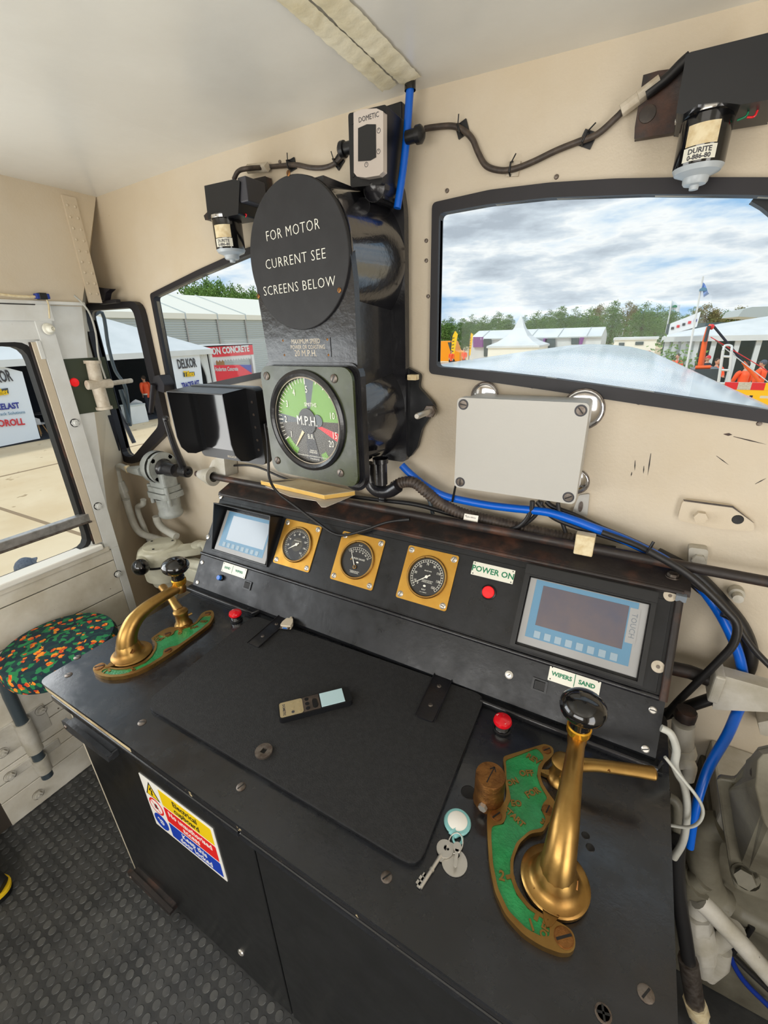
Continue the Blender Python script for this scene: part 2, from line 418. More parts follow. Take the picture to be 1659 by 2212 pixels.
WT_O = roundpoly([(-2.085, 1.852), (-1.675, 1.842), (-1.675, 1.352), (-1.975, 1.176), (-2.085, 1.176)], .05)
WT_I = roundpoly([(-2.055, 1.826), (-1.718, 1.822), (-1.718, 1.378), (-1.985, 1.208), (-2.055, 1.208)], .035)
AX = Matrix(((1, 0, 0, 0), (0, 0, 1, 0), (0, 1, 0, 0), (0, 0, 0, 1)))      # (x, z, y) -> (x, y, z)
m = MB()
m.holes([(-2.12, -.06), (1.1, -.06), (1.1, 2.25), (-1.6, 2.25), (-1.83, 2.2), (-2.12, 1.85)], [WR_I, WL_I, WT_I], 1.11, 1.122, 'cream', AX)
struct(m, 'wall_front', 'cream painted front wall of the cab')
for k, (x, z) in enumerate([(-0.5125,1.9074),(-0.5121,1.8652),(-0.4611,2.0001),(-0.2221,1.9871),(-0.4914,1.6538),(-0.5063,1.7859),(-0.4853,1.6074),(0.0011,1.5453),(0.2149,1.5148),(-0.2285,1.573),(-0.9874,1.4458),(-0.5,2.1979),(-0.948,2.1386)]):
    m = MB(); m.lathe([(.005, 1.110), (.004, 1.107), (0, 1.1065)], 'dullsteel', Matrix(((1, 0, 0, x), (0, 0, 1, 0), (0, 1, 0, z), (0, 0, 0, 1))), 8)
    tag(m.build('wall_rivet'), 'small rivet head in the front wall', kind='structure')
# left side wall with the door, its planked foot and the corner return
CL = [(-.06, .79), (.617, .813), (.883, .818), (1.2, .862), (1.5, .905), (1.825, .956), (2.0, 1.03), (2.2, 1.112)]
SX = Matrix(((0, 0, 1, 0), (1, 0, 0, 0), (0, 1, 0, 0), (0, 0, 0, 1)))        # (y, z, x) -> (x, y, z)
DW = roundpoly([(-.75, .94), (.757, .94), (.762, 1.712), (-.75, 1.712)], .045)
m = MB()
m.holes([(-1.6, -.06)]+[(y, z) for z, y in CL[:6]]+[(-1.6, 1.836)], [DW], -1.86, -1.82, 'doorgrey', SX)
for i in range(5, 7):
    (z0, y0), (z1, y1) = CL[i], CL[i+1]
    m.add([(-1.82, -1.6, z0), (-1.82, y0, z0), (-1.82, y1, z1), (-1.82, -1.6, z1)], [(0, 1, 2, 3)], 'cream')
for i in range(len(CL)-1):
    (z0, y0), (z1, y1) = CL[i], CL[i+1]
    xb = lambda z: -2.09 if z < 1.83 else -2.09+(z-1.83)/.37*.27
    m.add([(-1.82, y0, z0), (xb(z0), 1.112, z0), (xb(z1), 1.112, z1), (-1.82, y1, z1)], [(0, 1, 2, 3)], 'cream')
struct(m, 'wall_left', 'grey painted left side wall with the cab door')
m = MB()
zs = [0, .12, .195, .255, .34, .40, .555, .703, .854, .905]
for a, b in zip(zs, zs[1:]): m.box((-1.82, (.187 if a < .3 else -1.6), a+.002), (-1.806, .805, b-.002), 'plank')
m.box((-1.819, -1.6, .0), (-1.812, .80, .905), 'plankgap')
struct(m, 'trim_3', 'worn off-white boards of the door foot', bev=.002)
# sliding drop light: dark edge, aluminium rail, sill and two panes
m = MB(); m.holes([(y*1.0, z) for y, z in DW], [roundpoly([(-.73, .943), (.741, .943), (.743, 1.700), (-.73, 1.700)], .05)], -1.865, -1.825, 'rubberdark', SX)
m.box((-1.822, .757, .95), (-1.806, .783, 1.71), 'cream'); m.box((-1.822, .752, .95), (-1.812, .758, 1.71), 'rustblack')
struct(m, 'window_3', 'side window rubber and runner'); 
m = MB(); m.box((-1.836, -.76, 1.050), (-1.805, .765, 1.082), 'alum'); m.box((-1.838, -.76, 1.044), (-1.80, .768, 1.051), 'dullsteel')
struct(m, 'trim_4', 'aluminium rail across the side window', bev=.003)
m = MB(); m.box((-1.86, -.8, .922), (-1.79, .775, .945), 'white'); m.box((-1.82, -1.6, .9), (-1.80, .80, .922), 'plank')
struct(m, 'trim_5', 'white sill below the side window', bev=.005)
m = MB(); m.box((-1.846, -.74, .95), (-1.842, .742, 1.705), 'windowglass'); struct(m, 'window_4', 'glass of the side window')
# door post, header rail with its slot
m = MB(); m.box((-1.82, .785, .906), (-1.8055, .838, 1.80), 'doorgrey'); m.box((-1.82, .806, .0), (-1.8055, .838, .906), 'doorgrey'); m.box((-1.82, -1.6, 1.718), (-1.808, .838, 1.776), 'doorgrey')
m.box((-1.82, -1.6, 1.776), (-1.801, .845, 1.828), 'doorgrey'); m.box((-1.82, -1.6, 1.828), (-1.796, .958, 1.838), 'doorgrey'); m.box((-1.803, -1.6, 1.824), (-1.7995, .8, 1.827), 'black')
m.box((-1.822, .77, 1.655), (-1.8025, .784, 1.714), 'doorgrey')
struct(m, 'door_1', 'grey cab door post and header', bev=.002)
m = MB(); m.box((-1.822, .842, 1.455), (-1.8165, .99, 1.651), 'greenwall')
m.lathe([(.016, 0), (.014, .004), (0, .006)], 'redlamp', frame((-1.8165, (0.8576,1.5693)[0], (0.8576,1.5693)[1]), (0, 1, 0), (1, 0, 0)), 18)
tag(m.build('side_panel'), 'dark green patch panel with round orange-red lamp beside door post', 'panel')
# window rubbers and panes of the front wall
for nm, o_, i_, lb in (('window_1', WR_O, WR_I, 'right front window frame'), ('window_2', WL_O, WL_I, 'left front window frame')):
    m = MB(); m.holes(roundpoly(o_, .012), [roundpoly(i_, .012)], 1.099, 1.126, 'frameblack', AX)
    struct(m, nm, lb, bev=.004)
    m = MB(); m.prism(i_, 1.116, 1.119, 'windowglass', AX); struct(m, nm.replace('_1', '_5').replace('_2', '_6'), 'glass of the '+lb.replace(' frame', ''))
m = MB(); m.holes(WT_O, [WT_I], 1.085, 1.126, 'frameblack', AX); W7 = struct(m, 'window_7', 'tall opening corner window frame', bev=.008)
m = MB(); m.prism(WT_I, 1.118, 1.121, 'windowglass', AX); struct(m, 'window_8', 'glass of the tall corner window')
# right and rear walls with their openings (out of the picture, they hold the added fill lamps)
m = MB(); m.holes([(-1.6, -.06), (1.14, -.06), (1.14, 2.13), (-1.6, 2.13)], [[(-.75, .05), (.06, .05), (.06, 2.0), (-.75, 2.0)]], 1.06, 1.1, 'cream_low', SX)
struct(m, 'wall_right', 'right side wall with doorway')
m = MB(); m.holes([(-2.15, -.06), (1.1, -.06), (1.1, 2.2), (-2.15, 2.2)], [[(-1.5, 1.1), (.4, 1.1), (.4, 1.95), (-1.5, 1.95)]], -1.64, -1.6, 'cream', AX)
struct(m, 'wall_rear', 'rear wall with its window')
# rivets and cover strip above the door
m = MB()
m.box((-1.822, .985, 1.84), (-1.812, 1.03, 2.17), 'cream', T(0, 0, 0))
for k in range(9):
    for y in (.995, 1.02): m.ball((-1.812, y, 1.87+.034*k), (.003, .005, .005), 'cream', n=8)
struct(m, 'trim_6', 'riveted cover strip above the door')
for k, (y, z) in enumerate([(0.8128,1.4289),(0.8053,1.0982),(0.8021,0.7874)]):
    m = MB(); m.lathe([(.0155, 0), (.0155, .002)], 'black', frame((-1.806, y, z), (0, 1, 0), (1, 0, 0)), 18); M = frame((-1.804, y, z), (0, 1, 0), (1, 0, 0))
    m.lathe([(.0155, 0), (0, .0003)], 'black', M, 18); m.prism(circ(0, 0, .0135, 6), 0, .006, 'doorgrey', M); m.lathe([(.008, .006), (.006, .009), (0, .0095)], 'doorgrey', M, 14)
    tag(m.build('hex_bolt', bev=.0008), ['hexagonal bolt head on door post nearest the green patch', 'hexagonal bolt head on door post halfway down the side window', 'hexagonal bolt head on the boards below the window sill'][k], 'bolt', 'door post bolts')
M = frame((-1.802, (0.8165,1.7507)[0], (0.8165,1.7507)[1]), (0, 1, 0), (1, .15, 0)); m = MB()
m.lathe([(.019, 0), (.018, .006), (.012, .009), (.011, .022), (.006, .026), (.0045, .02), (0, .018)], 'plate', M, 20)
tag(m.build('buffer_stud'), 'round cream rubber buffer on door header rail', 'buffer')

# ---------------------------------------------------------------- driver's desk: cupboard and worktop
t = thing('control_cupboard', 'black two-door cupboard with warning sign, carrying the desk worktop', 'cupboard', T(-.55, .58, 0))
t0 = T(.55, -.58, 0)
m = MB(); m.M = t0
m.box((-1.25, .345, 0), (.165, .80, .8445), 'blackgloss'); m.box((-1.252, .33, .0), (-1.236, .36, .8445), 'cream_low')
m.box((-1.25, .318, .832), (.165, .35, .8445), 'cream_low')
m.build('carcass', t, .002)
XS = -.5275
for a, b in ((-1.236, XS-.0025), (XS+.0025, .165)):
    m = MB(); m.M = t0; m.box((a, .328, .02), (b, .3455, .822), 'doorblack'); m.box((a-.008 if a < -1 else a, .303, .806), (b, .328, .826), 'deskblack')
    d = m.build('cupboard_door', t, .003)
    if a < -1: d['label'] = 'left door with the warning sign'; dl = d
    else:
        d['label'] = 'right door without a sign'
for px, (a, b), br in (((-1.225), (.73, .0), 0), ((-1.215), (.05, 0), 1)):
    m = MB(); m.M = t0
    z = a; q = 'hingegrey' if not br else 'rustblack'
    m.prism([(px-.005, z-.016), (px+.02, z-.019), (px+.215, z-.013), (px+.22, z+.009), (px+.02, z+.02), (px-.006, z+.014)], .300, .3115, q, AX)
    m.prism([(px+.004, z-.026), (px+.21, z-.022), (px+.21, z+.004), (px+.004, z+.008)], .3115, .3285, q, AX)
    m.lathe([(.007, 0), (.005, .003), (0, .004)], 'dullsteel', frame((px+.012, .2995, z), (1, 0, 0), (0, -1, 0)), 12)
    h = m.build('door_hinge', t, .004)
    h['label'] = 'brown worn lower hinge' if br else 'black upper hinge'
m = MB(); m.M = t0
x, z = (-0.6962,0.1363); m.lathe([(.011, 0), (.010, .004), (.006, .006), (.006, .003), (0, .003)], 'steel', frame((x, .329, z), (1, 0, 0), (0, -1, 0)), 14)
m.build('door_lock', dl)
# warning sign, a printed plate with three colour bands
q = [(-0.9337,0.6947),(-0.6603,0.6986),(-0.6616,0.5056),(-0.9397,0.4915)]
x0 = (q[0][0]+q[3][0])/2; x1 = (q[1][0]+q[2][0])/2; z1 = (q[0][1]+q[1][1])/2; z0 = (q[2][1]+q[3][1])/2
W_ = x1-x0; H_ = z1-z0
m = MB(); m.M = t0 @ frame((x0, .3278, z0), (1, 0, 0), (0, -1, 0))
S = lambda u, v: (u*W_, v*H_)
def rr(m, a, b, c, d, z, q, r=.004): m.prism(rrect(a*W_, b*H_, c*W_, d*H_, r), 0, z, q)
rr(m, 0, 0, 1, 1, .0012, 'white', .002)
rr(m, .27, .655, .965, .955, .0016, 'signyellow'); rr(m, .27, .345, .965, .63, .0016, 'signred'); rr(m, .27, .045, .965, .32, .0016, 'signblue')
TT = lambda u, v, z=.0019: T(u*W_, v*H_, z)
for tx, v, c in (('Electrical', .865, 'black'), ('cupboard', .735, 'black'), ('No unauthorised', .545, 'white'), ('access', .425, 'white'), ('Keep this', .245, 'white'), ('door locked', .12, 'white')):
    m.text(tx, .135*H_, c, TT(.617, v), .0002, bold=.0003, sx=.92 if 'unau' not in tx else .88)
a = H_*.30
m.prism([(.03*W_, .66*H_), (.235*W_, .66*H_), (.1325*W_, .955*H_)], 0, .0016, 'black'); m.prism([(.053*W_, .678*H_), (.212*W_, .678*H_), (.1325*W_, .91*H_)], 0, .0019, 'signyellow')
m.prism([S(.135, .86), S(.105, .785), S(.135, .795), S(.122, .72), S(.112, .73), S(.13, .695), S(.152, .735), S(.14, .735), S(.158, .815), S(.13, .80), S(.152, .86)], 0, .0022, 'black')
m.lathe([(.105*W_, 0), (.105*W_, .0016), (0, .0016)], 'signred', T(.1325*W_, .487*H_, 0)); m.lathe([(.085*W_, 0), (.085*W_, .0019), (0, .0019)], 'white', T(.1325*W_, .487*H_, 0))
hx, hy = .1325*W_, .487*H_
m.prism([(hx-.006, hy-.008), (hx+.006, hy-.008), (hx+.009, hy), (hx+.007, hy+.002), (hx+.005, hy), (hx+.005, hy+.009), (hx+.0032, hy+.009), (hx+.003, hy+.002), (hx+.002, hy+.011), (hx, hy+.011), (hx-.0005, hy+.002), (hx-.002, hy+.010), (hx-.004, hy+.010), (hx-.0035, hy), (hx-.006, hy+.006), (hx-.0075, hy+.005)], 0, .0022, 'black')
m.box((-.088*W_, -.0012, 0), (.088*W_, .0012, .0024), 'signred', T(hx, hy, 0) @ RZ(-45))
hx, hy = .1325*W_, .183*H_
m.lathe([(.105*W_, 0), (.105*W_, .0016), (0, .0016)], 'signblue', T(hx, hy, 0))
m.prism(circ(hx+.002, hy-.001, .0085, 18, .0105), 0, .0019, 'white'); m.prism(circ(hx-.0015, hy+.001, .0026, 12), 0, .0022, 'signblue'); m.prism(circ(hx+.006, hy+.001, .0026, 12), 0, .0022, 'signblue'); m.box((hx-.002, hy-.0075, 0), (hx+.006, hy-.006, .0022), 'signblue'); m.prism(circ(hx-.009, hy+.008, .0042, 12), 0, .0019, 'white'); m.prism(circ(hx-.009, hy+.008, .0018, 10), 0, .0022, 'signblue')
m.build('warning_sign', dl)['label'] = 'white sign with yellow, red and blue bands'

t = thing('desk_worktop', 'black painted steel worktop of the driving desk, with slotted screws along the front', 'worktop', T(-.55, .58, .845)); t0 = T(.55, -.58, -.845)
m = MB(); m.M = t0
po = roundpoly([(-1.268, .298), (.178, .298), (.178, .80), (.178, .955), (-1.272, .955)], .026)
m.prism(po, .8625, .87, 'deskblack'); m.build('top_plate', t, .0025)
m = MB(); m.M = t0; po2 = [(x*.9992-.0005, y+.002) for x, y in po]; lf = [p for p in po2 if p[0] < -1]
m.prism([p for p in lf if p[1] > .6]+[p for p in lf if p[1] < .6]+[(-.86, .30), (-.86, .95)], .8452, .8622, 'wornedge'); m.build('worn_edge', t, .001)
m = MB(); m.M = t0; m.prism([(-.859, .30), (.176, .30), (.176, .95), (-.859, .95)], .8452, .8622, 'chippededge'); m.build('chipped_edge', t, .001)
for k, (x, y) in enumerate([(-1.2716,0.398),(-1.2178,0.3488),(-0.8885,0.3508),(-0.561,0.3525),(-0.2296,0.3593),(0.1418,0.4119),(0.094,0.364)]):
    m = MB(); M = t0 @ T(x, y, .87) @ RZ([20, 25, 30, 75, 60, 60, 15][k]); screw(m, M, .0095 if k < 5 else .0105, 'dullsteel', h=.0025)
    if k == 6: screw(m, M @ RZ(90), .0105, 'dullsteel', h=.0025)
    m.build('screw', t)
for x, y, r in ((*(-0.1597,0.5599), .0125), (*(0.0474,0.5854), .006), (*(0.0567,0.5685), .0062)):
    m = MB(); m.M = t0; m.lathe([(r*1.18, .87), (r*1.05, .8708), (r*.9, .8703), (0, .8702)], 'black', T(x, y, 0), 18); m.build('cable_hole', t)

# hinged pad on the worktop
q = [(-0.9242,0.3826),(-0.1875,0.3899),(-0.2022,0.8175),(-0.9506,0.77)]
q = [(x, min(y, .798)) for x, y in q]
t = thing('writing_flap', 'rough black rubber-faced flap lying in the middle of the worktop', 'flap', T(-.57, .6, .8705)); t0 = T(.57, -.6, -.8705)
m = MB(); m.M = t0; po = roundpoly(q, .03); m.prism(po, .8705, .8775, 'blackgloss'); m.prism(po, .8775, .8835, 'pad'); m.build('flap_panel', t, .002)
for pts, kn in (([(-0.8768,0.8751),(-0.8347,0.8674),(-0.8206,0.6617),(-0.8644,0.6629)], (-0.8551,0.8713)), ([(-0.3444,0.8741),(-0.2971,0.8779),(-0.2815,0.6642),(-0.323,0.661)], (-0.3162,0.8808))):
    m = MB(); m.M = t0; m.prism(roundpoly(pts, .006), .8837, .8875, 'castblack')
    a, b = Vector(pts[0]), Vector(pts[1]); c, d = Vector(pts[3]), Vector(pts[2]); u = ((a+b)-(c+d)).normalized(); n = Vector((-u.y, u.x))
    f = (a+b)/2; wv = (b-a).length*.5
    m.prism([tuple(f-n*wv-u*.01), tuple(f+n*wv-u*.01), tuple(f+n*wv+u*.018), tuple(f-n*wv+u*.018)], .8705, .899, 'rustblack')
    for s_ in (-1, 1):
        e1_ = f+n*wv*s_; m.tube([(*(e1_), .8885), (*((c+d)/2+n*wv*s_), .8885)], .0018, 'castblack', 6)
    hs = m.build('hinge_strap', t, .0015)
    for k in (.22, .5, .8):
        m = MB(); m.M = t0; p = f*(1-k)+(c+d)/2*k; screw(m, T(p.x, p.y, .8875) @ RZ(30*k*9), .0055, 'dullsteel', h=.002); m.build('screw', hs)

# ---------------------------------------------------------------- raised instrument console
PL0, PL1, PU1 = Vector((0, .80, .885)), Vector((0, .86, .98)), Vector((0, .99, 1.165))
FLO = frame(PL0, (1, 0, 0), Vector((1, 0, 0)).cross(PL1-PL0)); FUP = frame(PL1, (1, 0, 0), Vector((1, 0, 0)).cross(PU1-PL1))
XL, XR = -1.285, .152
t = thing('instrument_console', 'long black sloping instrument console standing along the back of the desk', 'console', T(-.56, .9, .87)); t0 = T(.56, -.9, -.87)
YZ = Matrix(((0, 0, 1, 0), (1, 0, 0, 0), (0, 1, 0, 0), (0, 0, 0, 1)))
m = MB(); m.M = t0
m.prism([(.80, .8705), (.80, .885), (.86, .98), (.99, 1.165), (1.055, 1.188), (1.055, .8705)], XL, XR, 'blackgloss', YZ); m.build('casing', t, .003)
m = MB(); m.M = t0; m.prism([(.985, 1.164), (.991, 1.176), (1.056, 1.199), (1.056, 1.189), (.995, 1.168)], XL-.012, XR+.012, 'rustblack', YZ)
m.tube([(XL, .99, 1.170), (XR, .99, 1.170)], .006, 'rustblack', 8); m.build('top_cover', t, .002)
m = MB(); m.M = t0; m.tube([(XL-.003, .8625, .984), (XR-.012, .8625, .984)], .0058, 'castblack', 10); m.build('front_bead', t)
m = MB(); m.M = t0; m.tube([(XR-.005, .856, .985), (XR-.005, .984, 1.158)], .008, 'rustblack', 10); m.box((XR-.013, .975, 1.156), (XR+.006, .994, 1.170), 'mirrorgrey'); m.build('corner_bead', t)
m = MB(); m.M = t0
m.M = t0 @ FUP; m.box((XL+.002, .013, 0), (XR-.018, .209, .0018), 'blackgloss'); m.build('face_panel', t, .001)
for a, b in ((-1.305, -.955), (-.215, .166)):
    m = MB(); m.M = t0; m.box((a, .776, .8702), (b, .81, .877), 'blackgloss'); m.tube([(a+.006, .780, .880), (b-.01, .780, .880), (b-.004, .80, .880)], .0055, 'castblack', 8); m.build('foot_flange', t, .002)
for k, (u, v) in enumerate([(0.1292,0.219),(0.1291,0.0665),(-1.2829,0.221),(-1.2803,0.0662)]):
    m = MB(); m.M = t0 @ FUP; M = T(u, v, .002)
    if k < 2:
        m.lathe([(.0125, 0), (.0125, .0015), (.004, .0025), (.004, .001), (0, .001)], 'tapewhite', M, 20); m.prism(circ(0, 0, .0035, 8), 0, .0022, 'dullsteel', M)
    else: screw(m, M @ RZ(40), .009, 'steel')
    m.build('screw', t)
for k, (u, v) in enumerate([(0.1331,0.0901),(0.1322,0.0104),(-1.2696,0.0853),(-1.2638,0.0134)]):
    m = MB(); m.M = t0 @ FLO; screw(m, T(u, v, .0003) @ RZ(25*k), .0075, 'steel'); m.build('screw', t)
x, y, zz = (0.1333,1.0305,1.185); m = MB(); m.M = t0; m.lathe([(.014, 1.1895), (.014, 1.1915)], 'dullsteel', T(x-.004, 1.018, 0), 16); hexbolt(m, T(x-.004, 1.018, 1.1905), .011, .008, 'dullsteel'); m.build('hex_bolt', t)

# gauges: square brass plate, bezel, dial, needle, four screws
def gauge(c, label, draw):
    g = thing('pressure_gauge', label, 'gauge', FUP @ T(c[0], c[1], .002), 'round gauges on the console')
    m = MB(); m.prism(rrect(-.075, -.075, .075, .075, .006), 0, .003, 'brassplate'); m.build('brass_plate', g, .0006)
    m = MB(); m.lathe([(.0585, .003), (.0585, .007), (.0565, .0095), (.053, .0095), (.0515, .0065), (.0515, .004)], 'brass', None, 44); m.build('bezel', g)
    draw(g)
    m = MB(); m.lathe([(.0515, .0085), (.03, .0092), (0, .0094)], 'gaugeglass', None, 32); m.build('gauge_glass', g)
    for sx in (-1, 1):
        for sy in (-1, 1):
            m = MB(); M = T(sx*.063, sy*.063, .003); m.lathe([(.0085, 0), (.0085, .0008), (.006, .0022), (.0052, .003), (0, .0032)], 'steel', M, 16); m.box((-.005, -.0008, .003), (.005, .0008, .0035), 'black', M @ RZ(30+40*sx*sy)); m.build('screw', g)
    return g
def ticks(m, r0, r1, n, a0, a1, wd, z, q, big=0, ext=.003):
    for k in range(n+1):
        a = R(a0+(a1-a0)*k/n); b = big and k % big == 0
        m.box((r0-(ext if b else 0), -wd*(1.6 if b else 1), z), (r1, wd*(1.6 if b else 1), z+.0003), q, Matrix.Rotation(a, 4, 'Z'))
def ring(m, r0, r1, a0, a1, z, q, n=40):
    vs = []
    for k in range(n+1):
        a = R(a0+(a1-a0)*k/n)
        for r in (r0, r1): vs.append((r*math.cos(a), r*math.sin(a), z))
    m.add(vs, [(2*k, 2*k+1, 2*k+3, 2*k+2) for k in range(n)], q)
def pol(a, r, z=.0046): return T(r*math.cos(R(a)), r*math.sin(R(a)), z)
def d_brake(g):
    m = MB(); m.lathe([(.0515, .0035), (0, .0035)], 'dialblack', None, 40)
    ring(m, .0405, .0412, -45, 225, .0042, 'dialwhite'); ring(m, .0465, .0472, -45, 225, .0042, 'dialwhite')
    ticks(m, .041, .047, 30, 225, -45, .00035, .0040, 'dialwhite', 2, .0)
    for n in (0, 10, 30, 50, 70, 90, 110, 130, 150): m.text(str(n), .0095, 'dialwhite', pol(225-270*n/150, .0345 if n else .030), .0001, sx=.8)
    m.text('BRAKE PIPE', .0042, 'dialwhite', T(0, .016, .0042), .0001); m.text('WESTINGHOUSE BRAKE\n& SIGNAL CO. LTD.\nLONDON, ENGLAND', .0032, 'dialwhite', T(.004, -.012, .0042), .0001)
    m.prism(circ(0, -.025, .004, 14, .0028), .0035, .0042, 'dialwhite'); m.text('lb/in²', .006, 'dialwhite', T(0, -.035, .0042), .0001); m.text('10/11 0289977', .0034, 'dialwhite', T(0, -.0425, .0042), .0001)
    m.build('dial', g)
    m = MB(); M = Matrix.Rotation(R(216), 4, 'Z'); m.prism([(-.012, -.0016), (.042, -.0004), (.042, .0004), (-.012, .0016)], .0058, .0063, 'dialwhite', M); m.lathe([(.0042, .005), (.0042, .0072), (0, .0075)], 'dialwhite', None, 16); m.build('needle', g)
def d_main(g):
    m = MB(); m.lathe([(.0515, .0035), (0, .0035)], 'dialblack', None, 40); m.lathe([(.022, .0036), (0, .0037)], 'dialolive', T(0, 0, 0), 30)
    ring(m, .0415, .0515, -60, 240, .0038, 'dialolive')
    ticks(m, .041, .0455, 32, 225, -45, .0003, .0041, 'dialwhite', 4, .002)
    for n in (20, 40, 60, 80, 100, 120, 140, 160): m.text(str(n), .0085, 'dialwhite', pol(225-270*n/160, .0335), .0001, sx=.8)
    m.text('MAIN RESERVOIR', .0038, 'dialwhite', T(0, .012, .0042), .0001)
    m.build('dial', g)
    m = MB(); M = Matrix.Rotation(R(216), 4, 'Z'); m.prism([(-.01, -.0022), (.012, -.002), (.035, -.0003), (.035, .0003), (.012, .002), (-.01, .0022)], .0058, .0063, 'dialwhite', M); m.lathe([(.0048, .005), (.0048, .0072), (0, .0075)], 'dialwhite', None, 16); m.build('needle', g)
def d_duplex(g):
    m = MB(); m.lathe([(.0515, .0035), (0, .0035)], 'dialblack', None, 40); P = T(0, -.022, 0)
    c = MB(); ring(c, .0515, .0521, 128, 40, .0042, 'dialwhite'); ring(c, .0585, .0591, 128, 40, .0042, 'dialwhite'); ticks(c, .052, .0588, 12, 128, 40, .0003, .004, 'dialwhite')
    m.add(c.v, c.f, 'dialwhite', M=P)
    for k, n in enumerate((20, 40, 60, 80, 100, 120)): 
        a = 116-14.5*k; m.text(str(n), .0065, 'dialwhite', P @ pol(a, .0465) @ RZ(a-90), .0001, sx=.75)
    m.text('lb in²', .006, 'dialwhite', T(0, .0435, .0042), .0001); m.text('DUPLEX GAUGE', .0072, 'dialwhite', T(.003, .003, .0042), .0001, sx=.9)
    m.prism(circ(.004, -.0075, .004, 14, .0026), .0035, .0042, 'dialwhite'); m.text('WESTINGHOUSE BRAKE\n& SIGNAL CO. LTD.\nLONDON, ENGLAND', .0031, 'dialwhite', T(.002, -.037, .0042), .0001)
    m.build('dial', g)
    m = MB(); M = P @ Matrix.Rotation(R(121), 4, 'Z'); m.prism([(0, -.0012), (.056, -.0005), (.056, .0005), (0, .0012)], .0056, .0061, 'dialwhite', M); m.lathe([(.0058, .005), (.0058, .007), (.003, .0075), (0, .0075)], 'brass', P, 16); m.lathe([(.004, .0075), (0, .0078)], 'dialblack', P, 14); m.build('needle', g)
    m = MB(); m.lathe([(.002, .004), (0, .0045)], 'brass', T(-.02, -.002, 0), 10); m.build('dial_pin', g)
gauge((-.877, .121), 'brass-plated gauge with a dark grey-brown dial, next to the hooded screen', d_main)
gauge((-.646, .123), 'brass-plated duplex gauge with a short curved scale, middle one of three', d_duplex)
gauge((-.420, .126), 'brass-plated gauge with black dial numbered to 150, left of the red lamp', d_brake)

# touch panels
def hmi(name, label, x0, x1, v0, v1, lit, hood):
    g = thing(name, label, 'touch screen', FUP @ T(x0, v0, .002)); w_, h_ = x1-x0, v1-v0
    if hood:
        m = MB(); th = .0035
        top = h_+.022; 
        for a in (-.012, w_+.012-th): m.add([(a, -.004, 0), (a+th, -.004, 0), (a+th, top, 0), (a, top, 0), (a, -.004, .006), (a+th, -.004, .006), (a+th, top-.012, .062), (a, top-.012, .062)], [(0, 3, 2, 1), (4, 5, 6, 7), (0, 1, 5, 4), (1, 2, 6, 5), (2, 3, 7, 6), (3, 0, 4, 7)], 'plasticblack')
        m.add([(-.012, top, 0), (w_+.012, top, 0), (w_+.012, top-.012, .062), (-.012, top-.012, .062), (-.012, top-th, 0), (w_+.012, top-th, 0), (w_+.012, top-.012-th, .062), (-.012, top-.012-th, .062)], [(0, 1, 2, 3), (4, 7, 6, 5), (0, 4, 5, 1), (3, 2, 6, 7), (0, 3, 7, 4), (1, 5, 6, 2)], 'plasticblack')
        m.box((-.012, -.006, 0), (w_+.012, 0, .006), 'plasticblack'); m.build('hood', g, .001)
    else:
        m = MB(); m.holes([(-.014, -.012), (w_+.012, -.012), (w_+.012, h_+.03), (-.014, h_+.03)], [[(-.002, -.006), (w_+.002, -.006), (w_+.002, h_+.002), (-.002, h_+.002)]], 0, .011, 'plasticblack')
        m.prism([(-.014, h_+.028), (w_+.012, h_+.028), (w_+.012, h_+.006), (-.014, h_+.006)], .011, .016, 'plasticblack'); m.build('hood', g, .001)
    z = .004
    m = MB(); m.box((0, 0, 0), (w_, h_, z), 'hmigrey'); m.build('front_frame', g, .0015)
    m = MB(); m.box((.06*w_, .115*h_, z), (.925*w_, .985*h_, z+.0005), 'hmiblue')
    if not lit: m.box((.865*w_, .42*h_, z+.0005), (.945*w_, .90*h_, z+.0008), 'hmigrey'); m.text('TOUCH', .062*w_, 'mirrorgrey', T(.905*w_, .66*h_, z+.001) @ RZ(-90), .0001, space=1.05, sx=.95)
    m.build('bezel_film', g)
    m = MB()
    if lit: m.box((.17*w_, .30*h_, z+.0005), (.90*w_, .90*h_, z+.001), 'screenlit')
    else: m.box((.13*w_, .315*h_, z+.0005), (.855*w_, .915*h_, z+.001), 'screendark')
    m.build('screen', g)
    for k in range(8):
        m = MB(); u = (.135+.092*k)*w_; m.prism(rrect(u, .135*h_, u+.056*w_, .235*h_, .001), z, z+.0012, 'hmikey'); m.build('function_key', g)
    return g
hmi('touch_screen', 'small touch panel showing a pale lit screen under deep black hood, left end', -1.226, -.980, .031, .178, True, True)
hmi('touch_screen', 'larger touch panel with dull brown-grey screen marked TOUCH, right end', -.157, .095, .031, .190, False, False)

# engraved name plates
def plate(name, label, fr, q, texts, bar=None, sz=.013, dots=True):
    cx = sum(p[0] for p in q)/4; cy = sum(p[1] for p in q)/4
    W_ = (q[1][0]-q[0][0]+q[2][0]-q[3][0])/2; H_ = (q[0][1]-q[3][1]+q[1][1]-q[2][1])/2
    g = thing(name, label, 'name plate', fr @ T(cx, cy, .0022), 'engraved name plates')
    m = MB(); m.prism(rrect(-W_/2, -H_/2, W_/2, H_/2, .0012), 0, .0015, 'plate'); m.build('plate_body', g, .0004)
    m = MB()
    for tx, u in texts: m.text(tx, sz, 'green', T(u*W_, 0, .0016), .0002, bold=.0005)
    if bar is not None: m.box((bar*W_-.0008, -H_*.4, .0014), (bar*W_+.0008, H_*.4, .0018), 'green')
    m.build('lettering', g)
    for sx in (-1, 1):
        for sy in (-1, 1): m = MB(); m.lathe([(.0016, .0015), (.0014, .002), (0, .0021)], 'black', T(sx*(W_/2-.005), sy*(H_/2-.004), 0), 8); m.build('pin', g)
    return g
